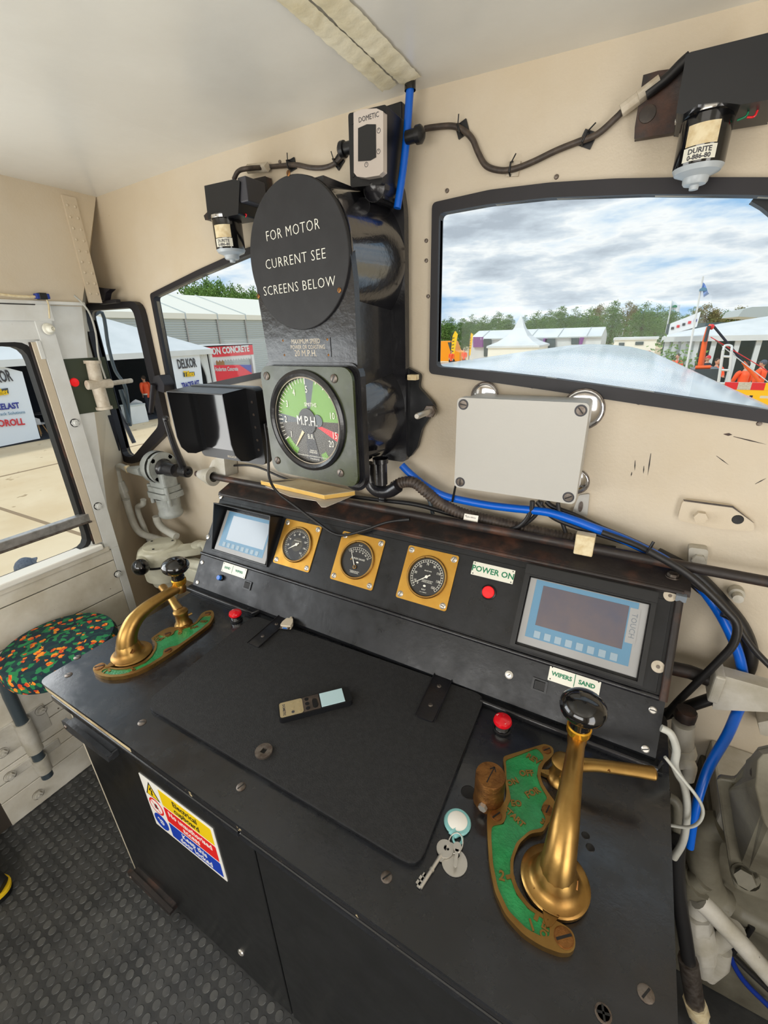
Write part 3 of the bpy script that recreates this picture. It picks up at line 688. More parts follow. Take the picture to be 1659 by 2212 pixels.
plate('name_plate', 'white plate engraved POWER ON in green', FUP, [(-0.3053,0.1973),(-0.1964,0.1969),(-0.196,0.1617),(-0.3044,0.1625)], [('POWER ON', 0)], None, .0205)
plate('name_plate', 'white plate engraved WIPERS then SAND in green, below the larger touch panel', FLO, [(-0.0745,0.1143),(0.0325,0.1171),(0.0322,0.0817),(-0.0744,0.0804)], [('WIPERS', -.24), ('SAND', .25)], .015, .0128)
plate('name_plate', 'white plate engraved SAND then WIPERS in green, below the hooded screen', FLO, [(-1.1694,0.1108),(-1.0536,0.1127),(-1.0465,0.0797),(-1.1584,0.0773)], [('SAND', -.28), ('WIPERS', .22)], -.06, .0105)
def button(name, label, cat, fr, p, col, r, h, group=None):
    g = thing(name, label, cat, fr @ T(p[0], p[1], .0022), group)
    m = MB(); m.lathe([(r*1.25, 0), (r*1.25, .003), (r*1.05, .005), (r, .004)], 'plasticblack', None, 22); m.build('collar', g)
    m = MB(); m.lathe([(r, 0), (r, h), (r*.9, h+.0015), (0, h+.002)], col, None, 22); m.build('push_cap' if 'lamp' not in name else 'lens', g); return g
button('indicator_lamp', 'round red indicator lamp below the POWER ON plate', 'lamp', FUP, (-0.2493,0.128), 'redlamp', .0155, .006)
button('push_button', 'blue push button below the SAND plate at the left end', 'button', FLO, (-1.1567,0.0563), 'blue', .0085, .012, 'blue push buttons')
button('push_button', 'blue push button half hidden behind the right lever knob', 'button', FLO, (0.0318,0.0633), 'blue', .0095, .010, 'blue push buttons')
def rocker(label, p):
    g = thing('rocker_switch', label, 'switch', FLO @ T(p[0], p[1], .0003), 'black rocker switches')
    m = MB(); m.holes([(-.017, -.014), (.017, -.014), (.017, .014), (-.017, .014)], [[(-.012, -.0105), (.012, -.0105), (.012, .0105), (-.012, .0105)]], 0, .003, 'plasticblack'); m.build('switch_frame', g, .0006)
    m = MB(); m.M = RY(12); m.box((-.0115, -.010, -.001), (.0115, .010, .0055), 'plasticblack'); m.build('rocker', g, .001)
rocker('black rocker switch beside the blue button at the left end', (-1.0317,0.0616)); rocker('black rocker switch left of the plate that begins with WIPERS', (-0.0889,0.0627))
g = thing('key_switch', 'small chrome key switch between right hinge strap and rocker switch', 'switch', FLO @ T(*(-0.1589,0.0629), .0003))
m = MB(); m.lathe([(.0095, 0), (.0095, .002), (.006, .003), (.006, .006), (0, .0065)], 'steel', None, 18); m.build('barrel', g); m = MB(); m.box((-.004, -.0007, .006), (.004, .0007, .0068), 'black', RZ(50)); m.build('key_slot', g)
def mushroom(label, p):
    g = thing('emergency_button', label, 'button', T(p[0], p[1], .8703), 'red mushroom buttons')
    m = MB(); m.lathe([(.019, 0), (.019, .004), (.0165, .005)], 'plasticblack', None, 26); m.build('base_ring', g)
    m = MB(); m.lathe([(.0155, .004), (.0155, .017), (.0145, .0175), (.0145, .009)], 'chrome', None, 26); m.build('chrome_collar', g)
    m = MB(); m.lathe([(.010, .016), (.011, .020), (.0195, .0225), (.0205, .026), (.0185, .0315), (.012, .0345), (0, .036)], 'red', None, 28); m.build('mushroom_head', g)
    m = MB(); m.text('STOP', .006, 'white', T(-.009, .006, .0338) @ RZ(40), .0002); m.text('STOP', .006, 'white', T(.010, -.006, .0336) @ RZ(65), .0002); m.build('marking', g)
mushroom('red mushroom button in chrome collar on the right part of the worktop', (-0.1432,0.7331)); mushroom('red mushroom button in chrome collar on the left part of the worktop', (-0.9955,0.7376))

# ---------------------------------------------------------------- brass controllers on the worktop
Z0 = .8703
def dtext(mb, s, p, q, size, m, z, bold=.0006, M0=I4):
    a = Vector(p); b = Vector(q); ang = math.degrees(math.atan2(b.y-a.y, b.x-a.x)); c = (a+b)/2
    mb.text(s, size, m, M0 @ T(c.x, c.y, z) @ RZ(ang), .0008, bold=bold, sx=.95)
def quadrant(label, outer, green, screws, texts, marks, M0):
    g = thing('quadrant_plate', label, 'quadrant plate', T(M0[0], M0[1], Z0), 'brass quadrant plates'); t0 = T(-M0[0], -M0[1], 0)
    m = MB(); m.M = t0; m.holes(roundpoly(outer, .008, 3), [roundpoly(p, .006, 3) for p in green], 0, .0115, 'brass'); m.build('brass_casting', g, .0022)
    m = MB(); m.M = t0
    for p in green: m.prism([tuple(Vector(q)*1.0) for q in p], .0003, .0095, 'enamel')
    m.build('green_enamel', g)
    for s_, p, q, sz in texts: m = MB(); m.M = t0; dtext(m, s_, p, q, sz, 'brass', .0102); m.build('raised_word', g)
    for p, q, w_ in marks:
        m = MB(); m.M = t0
        a, b = Vector(p), Vector(q); n = (b-a).normalized(); n = Vector((-n.y, n.x))*w_
        m.prism([tuple(a-n), tuple(b-n), tuple(b+n), tuple(a+n)], .008, .0112, 'brass'); m.build('raised_mark', g, .0003)
    for k, (x, y, r) in enumerate(screws):
        m = MB(); m.M = t0; m.lathe([(r*1.12, .0118), (r, .0121), (r*.98, .0135), (0, .0142)], 'bronze', T(x, y, 0), 18); m.box((-r*.95, -r*.13, .0137), (r*.95, r*.13, .01455), 'black', T(x, y, 0) @ RZ([50, 60, 80, 40][k])); m.build('screw', g)
    return g
quadrant('brass and green quadrant plate cast with REV, OFF, FOR and START beside the right lever',
  [(-0.1213,0.6584),(-0.0516,0.7314),(-0.035,0.7316),(-0.03,0.7176),(-0.0351,0.7008),(-0.0439,0.6824),(-0.0459,0.6572),(-0.039,0.6398),(-0.0207,0.6218),(-0.0103,0.614),(-0.0065,0.5992),(-0.0093,0.5796),(-0.0154,0.5623),(-0.018,0.5489),(-0.0378,0.5346),(-0.0503,0.5097),(-0.0534,0.4799),(-0.0474,0.4567),(-0.0333,0.4397),(-0.0145,0.4291),(0.0096,0.4275),(0.032,0.4302),(0.0459,0.4285),(0.0514,0.42),(0.0521,0.4092),(0.0473,0.401),(0.0353,0.3939),(0.0095,0.3887),(-0.0158,0.3894),(-0.0449,0.3996),(-0.0676,0.4206),(-0.0869,0.4553),(-0.1021,0.4941),(-0.1138,0.5292),(-0.1132,0.5424),(-0.0964,0.5572),(-0.0918,0.5711),(-0.0941,0.5894),(-0.1023,0.6093),(-0.1121,0.6384)],
  [[(-0.1143,0.653),(-0.0643,0.7123),(-0.0543,0.7077),(-0.0459,0.6982),(-0.0526,0.6732),(-0.0506,0.6503),(-0.0401,0.6319),(-0.0231,0.6135),(-0.0289,0.6),(-0.03,0.5863),(-0.0189,0.5744),(-0.0211,0.554),(-0.0402,0.5384),(-0.0555,0.5084),(-0.0578,0.4774),(-0.0511,0.4519),(-0.0365,0.4338),(-0.0165,0.4242),(0.0158,0.4217),(0.0177,0.4053),(0.011,0.4002),(-0.0127,0.3981),(-0.0419,0.4067),(-0.0645,0.4277),(-0.0817,0.4581),(-0.0964,0.4973),(-0.1006,0.5142),(-0.0833,0.5283),(-0.0822,0.543),(-0.0865,0.5552),(-0.0829,0.5779),(-0.0908,0.5951),(-0.1012,0.6141),(-0.1089,0.6401)]],
  [(*p, r) for p, r in zip([(-0.0448,0.7172),(-0.0987,0.535),(-0.0191,0.5908),(0.0362,0.414)], (.0085, .0095, .009, .0125))],
  [('REV', *[(-0.0778,0.6863),(-0.0524,0.6817)], .017), ('OFF', *[(-0.0821,0.6381),(-0.0575,0.6525)], .017), ('ON', *[(-0.0969,0.6056),(-0.0817,0.6222)], .016), ('FOR', *[(-0.0593,0.5997),(-0.0411,0.6232)], .017), ('EO', *[(-0.0811,0.5716),(-0.0639,0.5796)], .016), ('START', *[(-0.0847,0.5554),(-0.0546,0.5437)], .0145), ('2', *[(-0.0676,0.4461),(-0.0595,0.4483)], .02), ('3', *[(-0.0274,0.5668),(-0.0188,0.5653)], .014), ('1', *[(-0.01,0.4042),(-0.0044,0.4081)], .02), ('OFF', *[(0.0105,0.4039),(0.0117,0.4175)], .014)],
  [(*[(-0.0569,0.4486),(-0.0462,0.4574)], .003), (*[(-0.004,0.415),(-0.0028,0.4243)], .003)], (-0.0443,0.5098))
quadrant('brass and green quadrant plate lying under the left lever',
  [(-1.1646,0.3869),(-1.1746,0.3957),(-1.1707,0.414),(-1.1571,0.4169),(-1.1372,0.4132),(-1.1128,0.4202),(-1.0907,0.4343),(-1.076,0.453),(-1.0699,0.4745),(-1.0752,0.4975),(-1.0913,0.5198),(-1.1107,0.5362),(-1.1266,0.5416),(-1.1428,0.5425),(-1.1454,0.5541),(-1.1486,0.5814),(-1.1429,0.6035),(-1.1291,0.6125),(-1.1157,0.6124),(-1.1047,0.6254),(-1.0928,0.6438),(-1.0916,0.663),(-1.1032,0.6823),(-1.1127,0.7003),(-1.1108,0.718),(-1.0972,0.7285),(-1.0791,0.7212),(-1.0598,0.7051),(-1.0422,0.6765),(-1.0372,0.64),(-1.0341,0.5877),(-1.0311,0.5491),(-1.0317,0.5081),(-1.0356,0.4651),(-1.0458,0.4343),(-1.0654,0.4103),(-1.094,0.3919),(-1.1246,0.3832),(-1.1505,0.3829)],
  [[(-1.1375,0.3944),(-1.1361,0.4068),(-1.1042,0.4182),(-1.0822,0.4323),(-1.0679,0.4511),(-1.0605,0.4732),(-1.0668,0.4969),(-1.0843,0.5209),(-1.1058,0.5388),(-1.1237,0.5431),(-1.138,0.5467),(-1.1377,0.5667),(-1.1225,0.569),(-1.1046,0.5728),(-1.1013,0.5888),(-1.1132,0.603),(-1.0976,0.6201),(-1.0842,0.6392),(-1.0828,0.6601),(-1.0912,0.679),(-1.0939,0.6937),(-1.0742,0.7072),(-1.0545,0.6825),(-1.0469,0.6438),(-1.0436,0.5949),(-1.0435,0.5599),(-1.0558,0.5492),(-1.0629,0.5296),(-1.0495,0.5187),(-1.0426,0.5123),(-1.0456,0.4716),(-1.0538,0.4423),(-1.0734,0.415),(-1.1003,0.3984),(-1.125,0.392)]],
  [(*p, r) for p, r in zip([(-1.1573,0.4014),(-1.1164,0.5809),(-1.0467,0.5335),(-1.0928,0.7089)], (.0125, .009, .0095, .0085))],
  [('REV', *[(-1.0834,0.6703),(-1.0609,0.679)], .014), ('OFF', *[(-1.0861,0.5997),(-1.1001,0.6157)], .016), ('FOR', *[(-1.076,0.6344),(-1.0692,0.647)], .013), ('EO', *[(-1.1366,0.553),(-1.1161,0.5498)], .02), ('ON', *[(-1.1132,0.5514),(-1.113,0.5655)], .012), ('1', *[(-1.1307,0.3959),(-1.1219,0.3983)], .02), ('2', *[(-1.0662,0.4372),(-1.0576,0.4396)], .018)],
  [(*[(-1.0777,0.4417),(-1.065,0.4401)], .0028), (*[(-1.1265,0.4072),(-1.1148,0.4065)], .003)], (-1.064,0.4835))

def lever(x, y, rz, label):
    g = thing('control_lever', label, 'lever', T(x, y, Z0) @ RZ(rz), 'brass control levers')
    m = MB(); m.lathe([(.0, .0), (.046, .0), (.052, .002), (.053, .011), (.049, .0155), (.031, .019), (.029, .026)], 'brass', None, 40)
    m.prism([(-.012, -.048), (.012, -.05), (.004, -.066), (-.002, -.07), (-.006, -.064)], .003, .013, 'brass'); m.build('hub_disc', g)
    m = MB()
    P = [(0, -.006, .018), (0, -.004, .045), (0, .006, .075), (0, .03, .104), (0, .065, .122), (0, .11, .131), (0, .15, .135), (0, .176, .137)]
    rr = [.031, .028, .025, .0225, .019, .0165, .015, .0145]
    m.lathe([(.048, .0155), (.041, .0175), (.0355, .023), (.0325, .032), (.030, .044), (.022, .056)], 'brass', T(0, -.004, 0), 36)
    c = MB(); c.tube(P, rr, 'brass', 16, 4); m.add([(v.x*.96, v.y, v.z) for v in c.v], c.f, 'brass', True)
    m.lathe([(.0155, -.013), (.017, 0), (.017, .012), (.0145, .016)], 'brass', T(0, .178, .134), 24)
    m.prism(circ(0, 0, .0085, 4), 0, .004, 'bronze', frame((.028, -.006, .035), (0, 1, 0), (1, 0, .15))); m.build('lever_arm', g)
    m = MB(); m.lathe([(.0175, .1465), (.020, .149), (.021, .153), (.021, .163), (.0185, .165)], 'brassbright', T(0, .178, 0), 30); m.build('ferrule', g)
    m = MB(); m.lathe([(.018, .164), (.0185, .172), (.0175, .182), (.0205, .187), (.031, .192), (.0375, .200), (.0395, .208), (.038, .216), (.032, .2245), (.022, .2305), (.010, .2335), (0, .234)], 'bakelite', T(0, .178, 0), 36); m.build('knob', g)
    return g
lever(.012, .484, 2, 'brass control lever with black knob on the right of the worktop')
lever(-1.132, .477, -5, 'brass control lever with black knob on the left of the worktop')
def spool(M, label):
    g = thing('reverser_key', label, 'handle', M, 'brass reverser handles')
    m = MB(); m.lathe([(0, 0), (.026, 0), (.027, .004), (.023, .012), (.019, .018), (.0185, .040), (.022, .046), (.022, .052), (.016, .058), (0, .06)], 'brass', None, 24)
    m.prism([(-.007, .02), (.007, .02), (.003, .038), (-.003, .038)], .002, .012, 'brass'); m.prism(circ(0, 0, .004, 8), 0, .012, 'brass', frame((-.018, .004, .03), (0, 1, 0), (-1, 0, 0))); m.build('hub', g)
    m = MB(); m.tube([(0, -.004, .050), (0, -.03, .054), (0, -.06, .062), (0, -.115, .070), (0, -.150, .074)], [.016, .0145, .0125, .0125, .0135], 'brass', 14, 5, flat=.75)
    m.ball((0, -.150, .074), (.0135, .006, .010), 'brass', n=14); m.build('grip', g); return g
a = (-1.1277,0.6418,0.87); b = (-1.3328,0.7036,0.94)
spool(T(a[0], a[1], Z0) @ RZ(math.degrees(math.atan2(b[1]-a[1], b[0]-a[0]))+90), 'brass reverser handle behind the left lever, reaching out over the desk edge')
a = (-0.0187,0.6603,0.89); b = (0.1832,0.7067,0.935)
spool(T(a[0]+.01, a[1]+.012, Z0) @ RZ(math.degrees(math.atan2(b[1]-a[1], b[0]-a[0]))+90), 'brass reverser handle behind the right lever, pointing past the desk edge')
x, y = (-0.1218,0.5649)
g = thing('plunger', 'brown bronze plunger with an arrow on top, standing left of the green quadrant', 'plunger', T(x, y, Z0))
m = MB(); m.lathe([(.0, 0), (.029, 0), (.0285, .004), (.0275, .008), (.0275, .066), (.0265, .069), (0, .0695)], 'bronze', None, 32); m.build('plunger_body', g)
m = MB(); M = T(0, .0, .0696) @ RZ(-6); m.box((-.0008, -.018, 0), (.0008, .018, .0006), 'black', M); 
for s_ in (-1, 1): m.box((-.0008, -.010, 0), (.0008, 0, .0006), 'black', M @ T(0, .018, 0) @ RZ(35*s_))
m.build('engraved_arrow', g)
m = MB(); hexbolt(m, frame((-.002, -.0275, .017), (1, 0, 0), (-.08, -1, 0)), .008, .007, 'steel'); m.build('set_screw', g)

# ---------------------------------------------------------------- loose things on the flap and worktop
HF = .8837
a = Vector((-0.605,0.5125)); b = Vector((-0.4875,0.6374)); L_ = (b-a).length
g = thing('remote_control', 'slim grey and black remote control lying on the flap', 'remote control', T(a.x, a.y, HF) @ RZ(math.degrees(math.atan2(b.y-a.y, b.x-a.x)))); wd = .0245
m = MB(); m.prism(rrect(0, -wd, L_, wd, .008), 0, .014, 'plasticblack'); m.build('case', g, .003)
m = MB(); m.prism(roundpoly([(.003, -wd+.003), (.33*L_, -wd+.003), (.33*L_, wd-.003), (.003, wd-.003)], .006), .014, .0155, 'gold'); m.build('lower_face', g, .0005)
m = MB(); m.box((.33*L_, -wd+.003, .014), (.56*L_, wd-.003, .0152), 'cablebrown'); m.build('key_field', g)
m = MB(); m.box((.575*L_, -wd+.004, .014), (.90*L_, wd-.003, .0156), 'lcd'); m.build('display', g, .0005)
for i in range(2):
    for j in range(3):
        m = MB(); m.prism(circ((.19+.09*i)*L_, (-.014+.014*j), .0035, 12), .0155, .0163, 'gold' if i+j else 'logodark'); m.build('soft_key', g)
for j in range(3): m = MB(); m.prism(circ(.39*L_, -.014+.014*j, .005, 14), .0152, .016, 'plasticblack'); m.build('key', g)
m = MB(); m.prism(rrect(.46*L_, -.018, .53*L_, .010, .006), .0152, .016, 'plasticblack'); m.build('rocker_key', g)
m = MB(); m.text('DOMETIC', .0078, 'logodark', T(.075*L_, -.002, .0156) @ RZ(-90), .0001, bold=.0002); m.build('lettering', g)
x, y = (-0.5681,0.4255); m = MB(); m.holes(circ(0, 0, .0185, 36), [[(-.005, -.0062), (.006, -.005), (.005, .0062), (-.006, .005)]], 0, .004, 'dullsteel'); o = tag(m.build('square_washer', bev=.0008), 'round steel washer with a square hole, lying on the flap', 'washer'); o.location = (x, y, HF)
a = Vector((-0.8061,0.7604)); b = Vector((-0.8269,0.8199)); 
g = thing('serial_connector', 'cream serial plug with blue socket lying on the left hinge strap', 'connector', T(a.x, a.y, .8882) @ RZ(math.degrees(math.atan2(b.y-a.y, b.x-a.x))-90))
m = MB(); m.prism(roundpoly([(-.0165, 0), (.0165, 0), (.0165, .018), (.010, .036), (-.010, .036), (-.0165, .018)], .003), .001, .014, 'dsub'); m.build('shell', g, .0015)
m = MB(); m.box((-.0085, -.005, .004), (.0085, 0, .011), 'steel'); m.box((-.0065, -.0055, .0055), (.0065, -.0048, .0095), 'blue'); m.build('socket', g, .0005)
for s_ in (-1, 1): m = MB(); m.lathe([(.0027, 0), (.0027, .006), (0, .006)], 'dullsteel', frame((.0128*s_, -.001, .0075), (1, 0, 0), (0, -1, 0)), 10); m.build('thumbscrew', g)
m = MB(); m.tube([(0, .034, .0075), (0, .046, .008)], .0045, 'dsub', 10); m.build('cable_stub', g)

cx, cy = (-0.158,0.4955)
g = thing('key_ring', 'bunch of keys with a pale turquoise round fob, right of the flap', 'keys', T(cx, cy, Z0)); D_ = lambda p: (p[0]-cx, p[1]-cy)
r1, r2 = D_((-0.1475,0.4599)), D_((-0.1392,0.458))
m = MB(); m.lathe([(0, .001), (.0235, .001), (.0245, .004), (.0225, .0068), (.018, .0074)], 'teal', None, 30); q = Vector(D_((-0.1473,0.4732))); m.tube([(0, -.015, .004), (q.x, q.y, .003)], [.013, .007], 'teal', 12, flat=.35); m.tube([(q.x+.008*math.cos(R(k*30)), q.y-.004+.009*math.sin(R(k*30)), .0035) for k in range(13)], .0022, 'teal', 8); m.build('fob', g)
m = MB(); m.lathe([(.018, .0072), (.0155, .0082), (0, .0085)], 'white', None, 28); m.build('fob_disc', g)
m = MB(); c0 = Vector(r1); m.tube([(c0.x+.012*math.cos(R(k*20)), c0.y+.015*math.sin(R(k*20)), .006+.004*math.sin(R(k*20))) for k in range(19)], .0011, 'steel', 6); m.build('split_ring', g)
b1, k1 = Vector(D_((-0.1606,0.4429))), Vector(D_((-0.1737,0.3718)))
m = MB(); m.holes([tuple(b1+Vector(p)) for p in circ(0, 0, .0145, 22)], [[tuple(b1+Vector(p)) for p in circ(.002, .002, .005, 12)]], .0035, .0062, 'steel')
u = (k1-b1).normalized(); m.tube([(*(b1+u*.013), .0048), (*k1, .003)], .0031, 'steel', 10); n = Vector((-u.y, u.x)); 
for s_, w_ in ((-.004, .010), (-.012, .010), (-.0185, .008)): p = k1+u*s_; m.prism([tuple(p-u*.0025), tuple(p-u*.0025-n*w_), tuple(p+u*.003-n*w_), tuple(p+u*.003)], .0018, .0042, 'steel')
m.prism([tuple(k1-u*.021-n*.006), tuple(k1+u*.002-n*.006), tuple(k1+u*.002), tuple(k1-u*.021)], .0018, .0042, 'steel')
m.lathe([(.0042, 0), (.0042, .004)], 'steel', frame((*(k1-u*.034), .004), (0, 0, 1), (u.x, u.y, 0)), 12); m.build('mortice_key', g)
b2 = Vector(D_((-0.1393,0.433))); m = MB(); m.holes([tuple(b2+Vector(p)) for p in circ(0, 0, .0215, 28)], [[tuple(b2+Vector(p)) for p in circ(0, .012, .0045, 12)]], .0008, .0026, 'steel'); m.build('round_tag', g, .0004)
for dx, dy, L2, an in ((.004, -.002, .036, -75), (-.004, -.004, .034, -105)):
    m = MB(); m.M = T(c0.x+dx, c0.y+dy, .007+dx) @ RZ(an); m.prism(circ(.006, 0, .008, 14, .007), 0, .0018, 'steel'); m.prism([(.01, -.003), (L2, -.003), (L2+.002, 0), (L2, .0025), (.026, .003), (.024, .002), (.02, .003), (.01, .003)], 0, .0018, 'steel'); m.build('small_key', g, .0003)

# ---------------------------------------------------------------- speedometer housing on the front wall
MO = Vector((-0.7196,0.875,1.8736)); XA = Vector((math.cos(R(4)), -math.sin(R(4)), 0)); NA = Vector((-math.sin(R(4)), -math.cos(R(4)), 0))
FM = frame((MO.x, MO.y, MO.z), XA, NA)          # local x along the face, local y up, local z towards the driver; local y up
g = thing('speedometer_housing', 'tall black cast housing with covered upper drum and speedometer below, between the front windows', 'speedometer', FM)
du = [(-0.1662,0.0451),(0.1508,-0.0477),(-0.0046,0.1555),(-0.0089,-0.1676)]; dcx = (du[0][0]+du[1][0])/2; dcy = (du[2][1]+du[3][1])/2; dr = .152
gl = [(-0.1522,-0.24),(0.1629,-0.2413),(-0.1613,-0.525),(0.1361,-0.5305)]; gx0 = (gl[0][0]+gl[2][0])/2; gx1 = (gl[1][0]+gl[3][0])/2; gy1 = gl[0][1]; gy0 = (gl[2][1]+gl[3][1])/2
dl_ = [(-0.1231,-0.3577),(0.1108,-0.3862),(-0.0063,-0.2545),(-0.0128,-0.4945)]; sx_ = (dl_[0][0]+dl_[1][0])/2; sy_ = (dl_[2][1]+dl_[3][1])/2; sr = .118
m = MB(); m.lathe([(dr+.012, -.205), (dr-.002, -.02), (dr-.001, -.012), (dr+.001, -.008)], 'drumblack', T(dcx, dcy, 0), 64)
m.box((dcx-.07, dcy+dr-.03, -.205), (dcx+.07, dcy+dr-.006, -.03), 'castblack'); m.build('upper_drum', g)
m = MB(); m.lathe([(.152, -.205), (.134, -.02), (.13, -.012)], 'drumblack', T(sx_+.006, sy_, 0), 56); m.build('lower_drum', g)
m = MB(); m.prism([(gx0+.012, gy1-.02), (gx1-.002, gy1-.02), (gx1+.0, dcy-.06), (dcx+dr*.99, dcy), (dcx-dr*.99, dcy), (gx0-.0, dcy-.06)], -.022, -.004, 'castblack')
m.prism([(gx0+.05, gy0+.05), (gx1-.04, gy0+.05), (gx1-.035, dcy+.05), (gx0+.055, dcy+.05)], -.205, -.02, 'castblack'); m.build('body', g, .004)
m = MB(); bx0, bx1 = dcx-.13, (-0.5504,1.7229)[0]-MO.x-.015
m.prism(roundpoly([(bx0, gy0+.01), (bx1, gy0+.01), (bx1, dcy+.10), (bx1-.01, dcy+.155), (bx1-.045, dcy+.165), (bx1-.09, dcy+.12), (bx0, dcy+.1)], .02), -.225, -.205, 'castblack')
m.prism(circ(bx1-.035, dcy+.138, .03, 20), -.205, -.135, 'castblack'); m.lathe([(.03, -.136), (.018, -.125), (.012, -.12), (0, -.118)], 'castblack', T(bx1-.035, dcy+.138, 0), 18); m.build('back_plate', g, .004)
m = MB(); m.lathe([(dr, -.009), (dr, .0012), (dr-.0015, .0025), (0, .0025)], 'mattblack', T(dcx, dcy, 0), 72); m.build('cover_disc', g)
for s_, a, b in (('FOR MOTOR', *[(-0.094,0.0471),(0.0702,0.0432)]), ('CURRENT SEE', *[(-0.1071,-0.0118),(0.0814,-0.01)]), ('SCREENS BELOW', *[(-0.1251,-0.0699),(0.1037,-0.0622)])):
    m = MB(); c = Vector(a)*.5+Vector(b)*.5; w_ = (Vector(b)-Vector(a)).length; tb = MB(); tb.text(s_, .031, 'dialwhite', I4, .0002, bold=-.0005, space=1.12); xs = [v.x for v in tb.v]; k = w_/(max(xs)-min(xs)); o0 = (max(xs)+min(xs))/2
    an = R(1.2); m.add([(c.x+(v.x-o0)*k*math.cos(an)-v.y*math.sin(an), c.y+v.y*.95+(v.x-o0)*k*math.sin(an), .0028+v.z) for v in tb.v], tb.f, 'dialwhite'); m.build('engraved_text', g)
for a in [(-0.0054,0.1485),(-0.1468,-0.0766),(0.1137,-0.0818)]:
    m = MB(); screw(m, T(a[0], a[1], .0026) @ RZ(60), .0055, 'bronze', h=.002); m.build('cover_screw', g)
q = [(-0.0914,-0.1765),(0.0722,-0.1796),(0.0725,-0.2192),(-0.0956,-0.2206)]
m = MB(); W_ = q[1][0]-q[0][0]; H_ = q[0][1]-q[2][1]; m.M = T(q[0][0], q[2][1], -.004); m.box((0, 0, 0), (W_, H_, .0015), 'castblack'); m.text('MAXIMUM SPEED', .0155, 'tapewhite', T(W_*.52, H_*.82, .0017), .0001, sx=.8); m.text('POWER OR COASTING', .0135, 'tapewhite', T(W_*.55, H_*.52, .0017), .0001, sx=.8); m.text('20 M.P.H.', .021, 'tapewhite', T(W_*.5, H_*.18, .0017), .0001, sx=.9)
np_ = m.build('notice_plate', g)
for u in (0.05, .95):
    for v in (.1, .9): m = MB(); m.M = T(q[0][0], q[2][1], -.004); m.lathe([(.003, .0015), (0, .003)], 'bronze', T(u*W_, v*H_, 0), 8); m.build('rivet', np_)
# speedometer itself: flanged olive bezel plate, chrome ring, dial, pointer
m = MB()
for k, (e_, z0, z1) in enumerate(((.008, -.02, .0), (.002, .0, .006), (-.002, .006, .012), (.0, .012, .020))): (m.prism(rrect(gx0-e_, gy0-e_, gx1+e_, gy1+e_, .03), z0, z1, 'castblack') if k < 2 else m.holes(rrect(gx0-e_, gy0-e_, gx1+e_, gy1+e_, .03), [circ(sx_, sy_, sr-.002, 60)], z0, z1, 'castblack' if k < 3 else 'olive'))
m.lathe([(.02, -.02), (.05, -.03)], 'castblack', T(gx1-.05, gy0+.02, 0))
sp = m.build('gauge_flange', g, .002)
SD = T(sx_, sy_, .020)
m = MB(); m.lathe([(sr+.010, 0), (sr+.009, .006), (sr+.001, .009), (sr-.006, .006), (sr-.010, -.006)], 'castblack', SD, 60); m.lathe([(sr-.008, -.004), (sr-.0075, .002), (sr-.010, .003)], 'tapewhite', SD, 60); m.build('bezel_ring', sp)
m = MB(); zz = -.008; m.lathe([(sr-.006, zz), (0, zz)], 'dialolive', SD, 60)
def sect(a0, a1, r, q, z, r0=.0): 
    n = 16; A = [(r0*math.cos(R(a0)), r0*math.sin(R(a0)))] if r0 == 0 else [(r0*math.cos(R(a1+(a0-a1)*k/n)), r0*math.sin(R(a1+(a0-a1)*k/n))) for k in range(n+1)]
    m.add([(*p, z) for p in A+[(r*math.cos(R(a0+(a1-a0)*k/n)), r*math.sin(R(a0+(a1-a0)*k/n))) for k in range(n+1)]], [list(range(len(A)+n+1))], q, False, SD)
sect(92, 172, sr-.012, 'lime', zz+.0004); sect(2, 74, sr-.012, 'lime', zz+.0004); sect(74, 92, sr-.012, 'slate', zz+.0004); sect(-14, 2, sr-.012, 'cablebrown', zz+.0004); sect(172, 186, sr-.012, 'slate', zz+.0004)
sect(212, 240, sr-.012, 'lime', zz+.0004, .088); sect(292, 304, sr-.012, 'lime', zz+.0004, .09); sect(-26, -14, sr-.014, 'logored', zz+.0004, .03)
m.text('M.P.H.', .034, 'dialwhite', SD @ T(-.003, .0, zz+.004), .0002, sx=.8); m.prism([(-.012, -.10), (.03, -.10), (.018, -.05), (.010, -.02), (-.010, -.02), (-.014, -.05)], zz+.0004, zz+.001, 'dialblack', SD)
m.prism(circ(-.003, 0, .030, 28, .033), zz+.001, zz+.0035, 'dialblack', SD); m.prism(circ(.032, .003, .016, 20), zz+.0004, zz+.0024, 'slate', SD)
c = MB(); ticks(c, sr-.022, sr-.010, 20, 211, 91, .0009, zz+.001, 'dialwhite', 5, .004); ticks(c, sr-.020, sr-.010, 2, 70, 40, .0013, zz+.001, 'dialwhite'); m.add(c.v, c.f, 'dialwhite', M=SD)
for s_, a, r in (('1', 211, .078), ('2', 181, .082), ('3', 151, .081), ('4', 121, .081), ('5', 88, .079), ('10', 13, .083), ('15', -19, .090), ('20', -36, .089)): m.text(s_, .024, 'dialwhite', SD @ T(r*math.cos(R(a)), r*math.sin(R(a)), zz+.0016), .0002, sx=.75)
m.text('SMITHS', .014, 'dialwhite', SD @ T(.012, .042, zz+.0016), .0001, sx=.9); m.text('B.R.', .018, 'dialwhite', SD @ T(.004, -.040, zz+.0016), .0001, sx=.8); m.text('MADE IN\nENGLAND', .006, 'dialwhite', SD @ T(.008, -.079, zz+.0016), .0001); m.text('SMITHS INDUSTRIAL INSTRUMENTS LTD LONDON N.W.2', .0046, 'dialwhite', SD @ T(.008, -.092, zz+.0016), .0001); m.text('TYPE REPEATER', .0046, 'dialwhite', SD @ T(.01, -.099, zz+.0016), .0001)
m.build('speed_dial', sp)
m = MB(); m.prism([(.02, -.005), (.086, -.0012), (.086, .0012), (.02, .005)], zz+.002, zz+.0028, 'labelcream', SD @ RZ(233)); m.build('pointer', sp)
